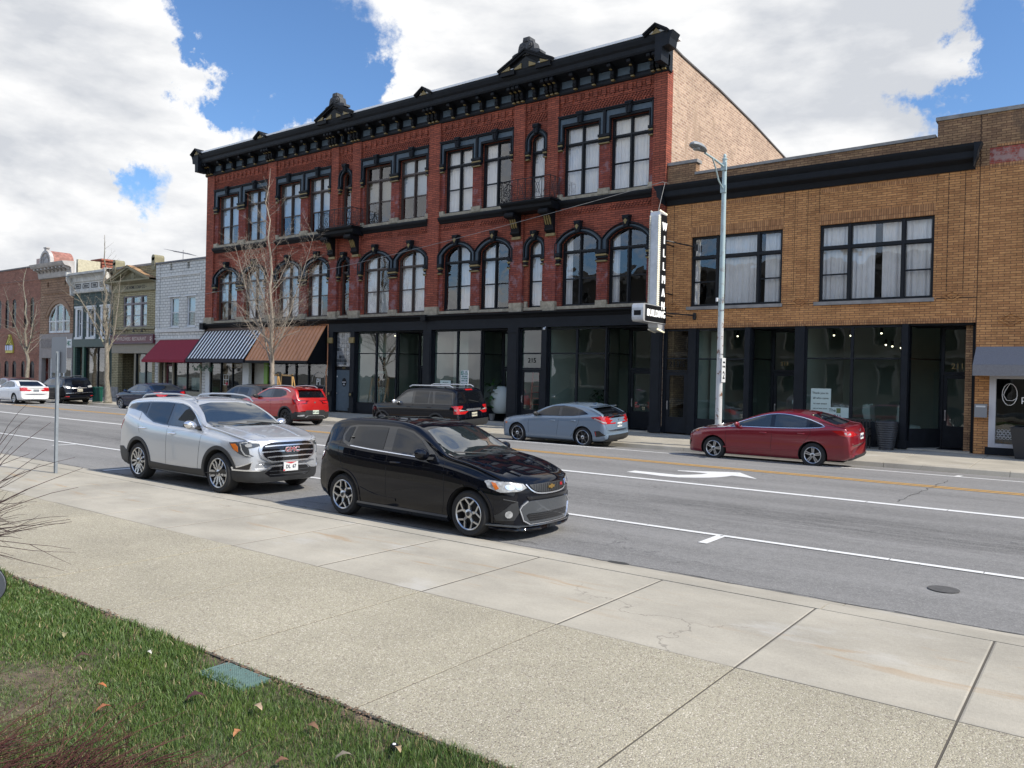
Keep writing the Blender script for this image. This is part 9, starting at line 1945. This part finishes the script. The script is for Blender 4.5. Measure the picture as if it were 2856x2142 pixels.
c = far_car('navy blue sedan parked in front of the maroon awning', SEDAN, 2.835, .325, CM['navy'], [CM['pale'], CM['pale']], SD, SP, [('rear_lamp', [(-1.98, 1.04), (-2.28, 1.05), (-2.42, .98), (-2.42, .74), (-2.34, .82), (-2.2, .92)], 'side', CM['rlens'])], .72, 'FWL 5502', dict(n=9, kind='multi'), [CM['alloy'], CM['rim_d']], .235, gaps=SGp, handles=[(-.08, .88), (-1.0, .90)], mirror=(.70, .98, CM['navy'], 1.1), windw=SW, rearw=SR, front=[('headlamp', [(2.30, .72), (2.2, .82), (1.95, .87), (2.05, .76), (2.2, .70)], 'side', CM['clear'])], chrome_dlo=False, group=KG,
 extra=lambda c: [c.strip('side_moulding', [(1.0, .52), (-1.0, .54)], 'side', CM['plast'], .06, sg, .014) for sg in (-1, 1)] + [c.strip('chrome_trim', [(.98, .995), (.3, 1.01), (-1.3, 1.05)], 'side', CM['chrome'], .014, sg, .012) for sg in (-1, 1)])
c.place((-42.9, 23.65, -.02), math.pi, FL)
COUPE = [(x * .915, zb, zl * .945, zt * .94 if zt > .9 else zt * .95, w * .925) for x, zb, zl, zt, w in SEDAN]
f94 = lambda P: [(x * .915, z * .945) for x, z in P]
c = far_car('white sedan with red tail lamps driving at the far left', COUPE, 2.60, .305, CM['white'], [CM['pale'], CM['pale']], f94(SD), [f94(p) for p in SP], [('rear_lamp', [(-1.92, .96), (-2.12, .98), (-2.22, .92), (-2.22, .76), (-2.1, .78)], 'side', CM['rlens']), ('rear_lamp', [(.78, .95), (.58, .93), (.60, .76), (.80, .77)], 'rear', CM['rlens'])], .80, 'CRJ 3320', dict(n=8, kind='blade'), [CM['alloy'], CM['rim_d']], .20, gaps=[f94(g) for g in SGp[:1]] + [[(-.62, .98), (-.66, .7), (-.5, .3)]], handles=[(-.45, .84)], mirror=(.62, .93, CM['white'], 1.0), windw=[(y * .92, z * .945) for y, z in SW], rearw=[(y * .92, z * .945) for y, z in SR], extra=lambda c: c.strip('plate_recess', [(-.40, .92), (.40, .92)], 'rear', CM['plast'], .035, off=.012), plate_mat=pmat('dim_plate', (.3, .32, .34), .5))
c.place((-51.85 - 1.30 + .1, 21.02, 0), math.pi); c.root.name = 'moving_car'
RX = [(2.30, .42, .62, .66, .66), (2.29, .27, .76, .82, .76), (2.22, .24, .88, .93, .83), (2.0, .23, .96, 1.02, .88), (1.6, .23, 1.0, 1.07, .91), (1.2, .23, 1.03, 1.11, .92), (1.0, .23, 1.045, 1.14, .92), (.6, .23, 1.07, 1.38, .92), (.25, .23, 1.085, 1.56, .92), (0, .23, 1.10, 1.635, .92), (-.5, .23, 1.11, 1.672, .92), (-1.1, .23, 1.13, 1.67, .92), (-1.6, .23, 1.15, 1.635, .91), (-1.95, .25, 1.15, 1.57, .895), (-2.12, .27, 1.12, 1.38, .88), (-2.25, .30, 1.06, 1.15, .87), (-2.35, .34, .90, .98, .86), (-2.41, .38, .74, .80, .84), (-2.43, .44, .6, .64, .79)]
def lex_x(c):
 for sg in (-1, 1): c.panel('reflector', [(sg * .84, .50), (sg * .62, .49), (sg * .62, .45), (sg * .84, .46)], 'rear', CM['rlens'], sg, .016); c.panel('rear_lamp', [(sg * .84, 1.14), (sg * .52, 1.08), (sg * .55, .98), (sg * .84, 1.0)], 'rear', CM['clear'], sg, .014)
 c.strip('chrome_trim', [(-.45, .97), (.45, .97)], 'rear', CM['chrome'], .035, off=.02); c.strip('bumper_line', [(-.80, .68), (.80, .68)], 'rear', CM['chrome'], .02, off=.01); c.badge('rear', 0, 1.02, lambda b, f: b.tube([f(.07 * math.cos(k * .45), .045 * math.sin(k * .45), .006) for k in range(15)] , .007, 5) or b.tube([f(-.02, .03, .006), f(-.03, -.015, .006), f(.05, -.015, .006)], .006, 4), CM['chrome'], off=.02)
 c.rails([(.0, 1.60, .60), (-.15, 1.69, .61), (-1.3, 1.70, .61), (-1.5, 1.63, .60)], CM['gloss'], .018)
c = far_car('black crossover with clear tail lamps parked behind the white sedan', RX, 2.715, .36, CM['black'], [CM['pale'], CM['tint'], CM['tint']], [(.90, 1.09), (0, 1.12), (-1.2, 1.15), (-1.85, 1.20), (-1.75, 1.42), (-1.3, 1.53), (-.4, 1.57), (0, 1.53), (.35, 1.38)],
 [[(.76, 1.12), (.0, 1.15), (-.2, 1.155), (-.2, 1.535), (0, 1.50), (.32, 1.36)], [(-.32, 1.16), (-1.08, 1.175), (-1.08, 1.51), (-.4, 1.54), (-.32, 1.54)], [(-1.18, 1.18), (-1.76, 1.215), (-1.68, 1.40), (-1.25, 1.50), (-1.18, 1.505)]], [], .84, 'BJF 8178', dict(n=6, kind='blade'), [CM['alloy'], CM['rim_d']], .25, gaps=[[(.96, 1.07), (.98, .8), (.95, .35)], [(-.26, 1.12), (-.26, .35)], [(-1.14, 1.15), (-1.2, .95), (-1.0, .6)]], handles=[(-.05, .98), (-.98, 1.0)], mirror=(.66, 1.10, CM['black'], 1.2), windw=[(-.72, 1.15), (-.75, 1.20), (-.6, 1.56), (.6, 1.56), (.75, 1.20), (.72, 1.15)], rearw=[(-.70, 1.20), (-.60, 1.52), (.60, 1.52), (.70, 1.20)], extra=lex_x, group=KG, plate_mat=pmat('cream_plate2', (.58, .54, .42), .5))
c.place((-52.25 - 1.357, 23.75, -.02), math.pi, FL)
RXs = [(x * .95, zb, zl * .98, zt * .98, w) for x, zb, zl, zt, w in RX]
c = far_car('dark grey crossover parked beyond the bright red crossover, mostly hidden by it', RXs, 2.60, .34, CM['slate'], [CM['tint'], CM['tint']], [(.86, 1.07), (0, 1.10), (-1.1, 1.13), (-1.72, 1.18), (-1.62, 1.39), (-1.2, 1.50), (-.4, 1.53), (0, 1.49), (.33, 1.35)], [[(.72, 1.10), (-.2, 1.13), (-.2, 1.50), (0, 1.46), (.30, 1.33)], [(-.32, 1.14), (-1.05, 1.155), (-1.05, 1.48), (-.32, 1.50)]], [], .82, 'KDE 7719', dict(n=6, kind='blade'), [CM['alloyd'], CM['rim_d']], .24, mirror=(.62, 1.08, CM['slate'], 1.3), windw=[(-.72, 1.13), (-.75, 1.18), (-.6, 1.53), (.6, 1.53), (.75, 1.18), (.72, 1.13)], rearw=[(-.70, 1.18), (-.60, 1.49), (.60, 1.49), (.70, 1.18)], group=KG)
c.place((-33.6, 23.6, -.02), math.pi, FL)
c = far_car('dark wine coloured sedan at the far left, only its roof above the white sedan', SEDAN, 2.83, .325, CM['wine'], [CM['tint'], CM['tint']], SD, SP, [('rear_lamp', [(-1.98, 1.04), (-2.28, 1.05), (-2.42, .98), (-2.42, .78), (-2.2, .92)], 'side', CM['rlens'])], .72, 'DLM 4127', dict(n=6, kind='blade'), [CM['alloy'], CM['rim_d']], .22, mirror=(.70, .98, CM['wine'], 1.1), windw=SW, rearw=SR, group=KG)
c.place((-61.0, 23.7, -.02), math.pi, FL)
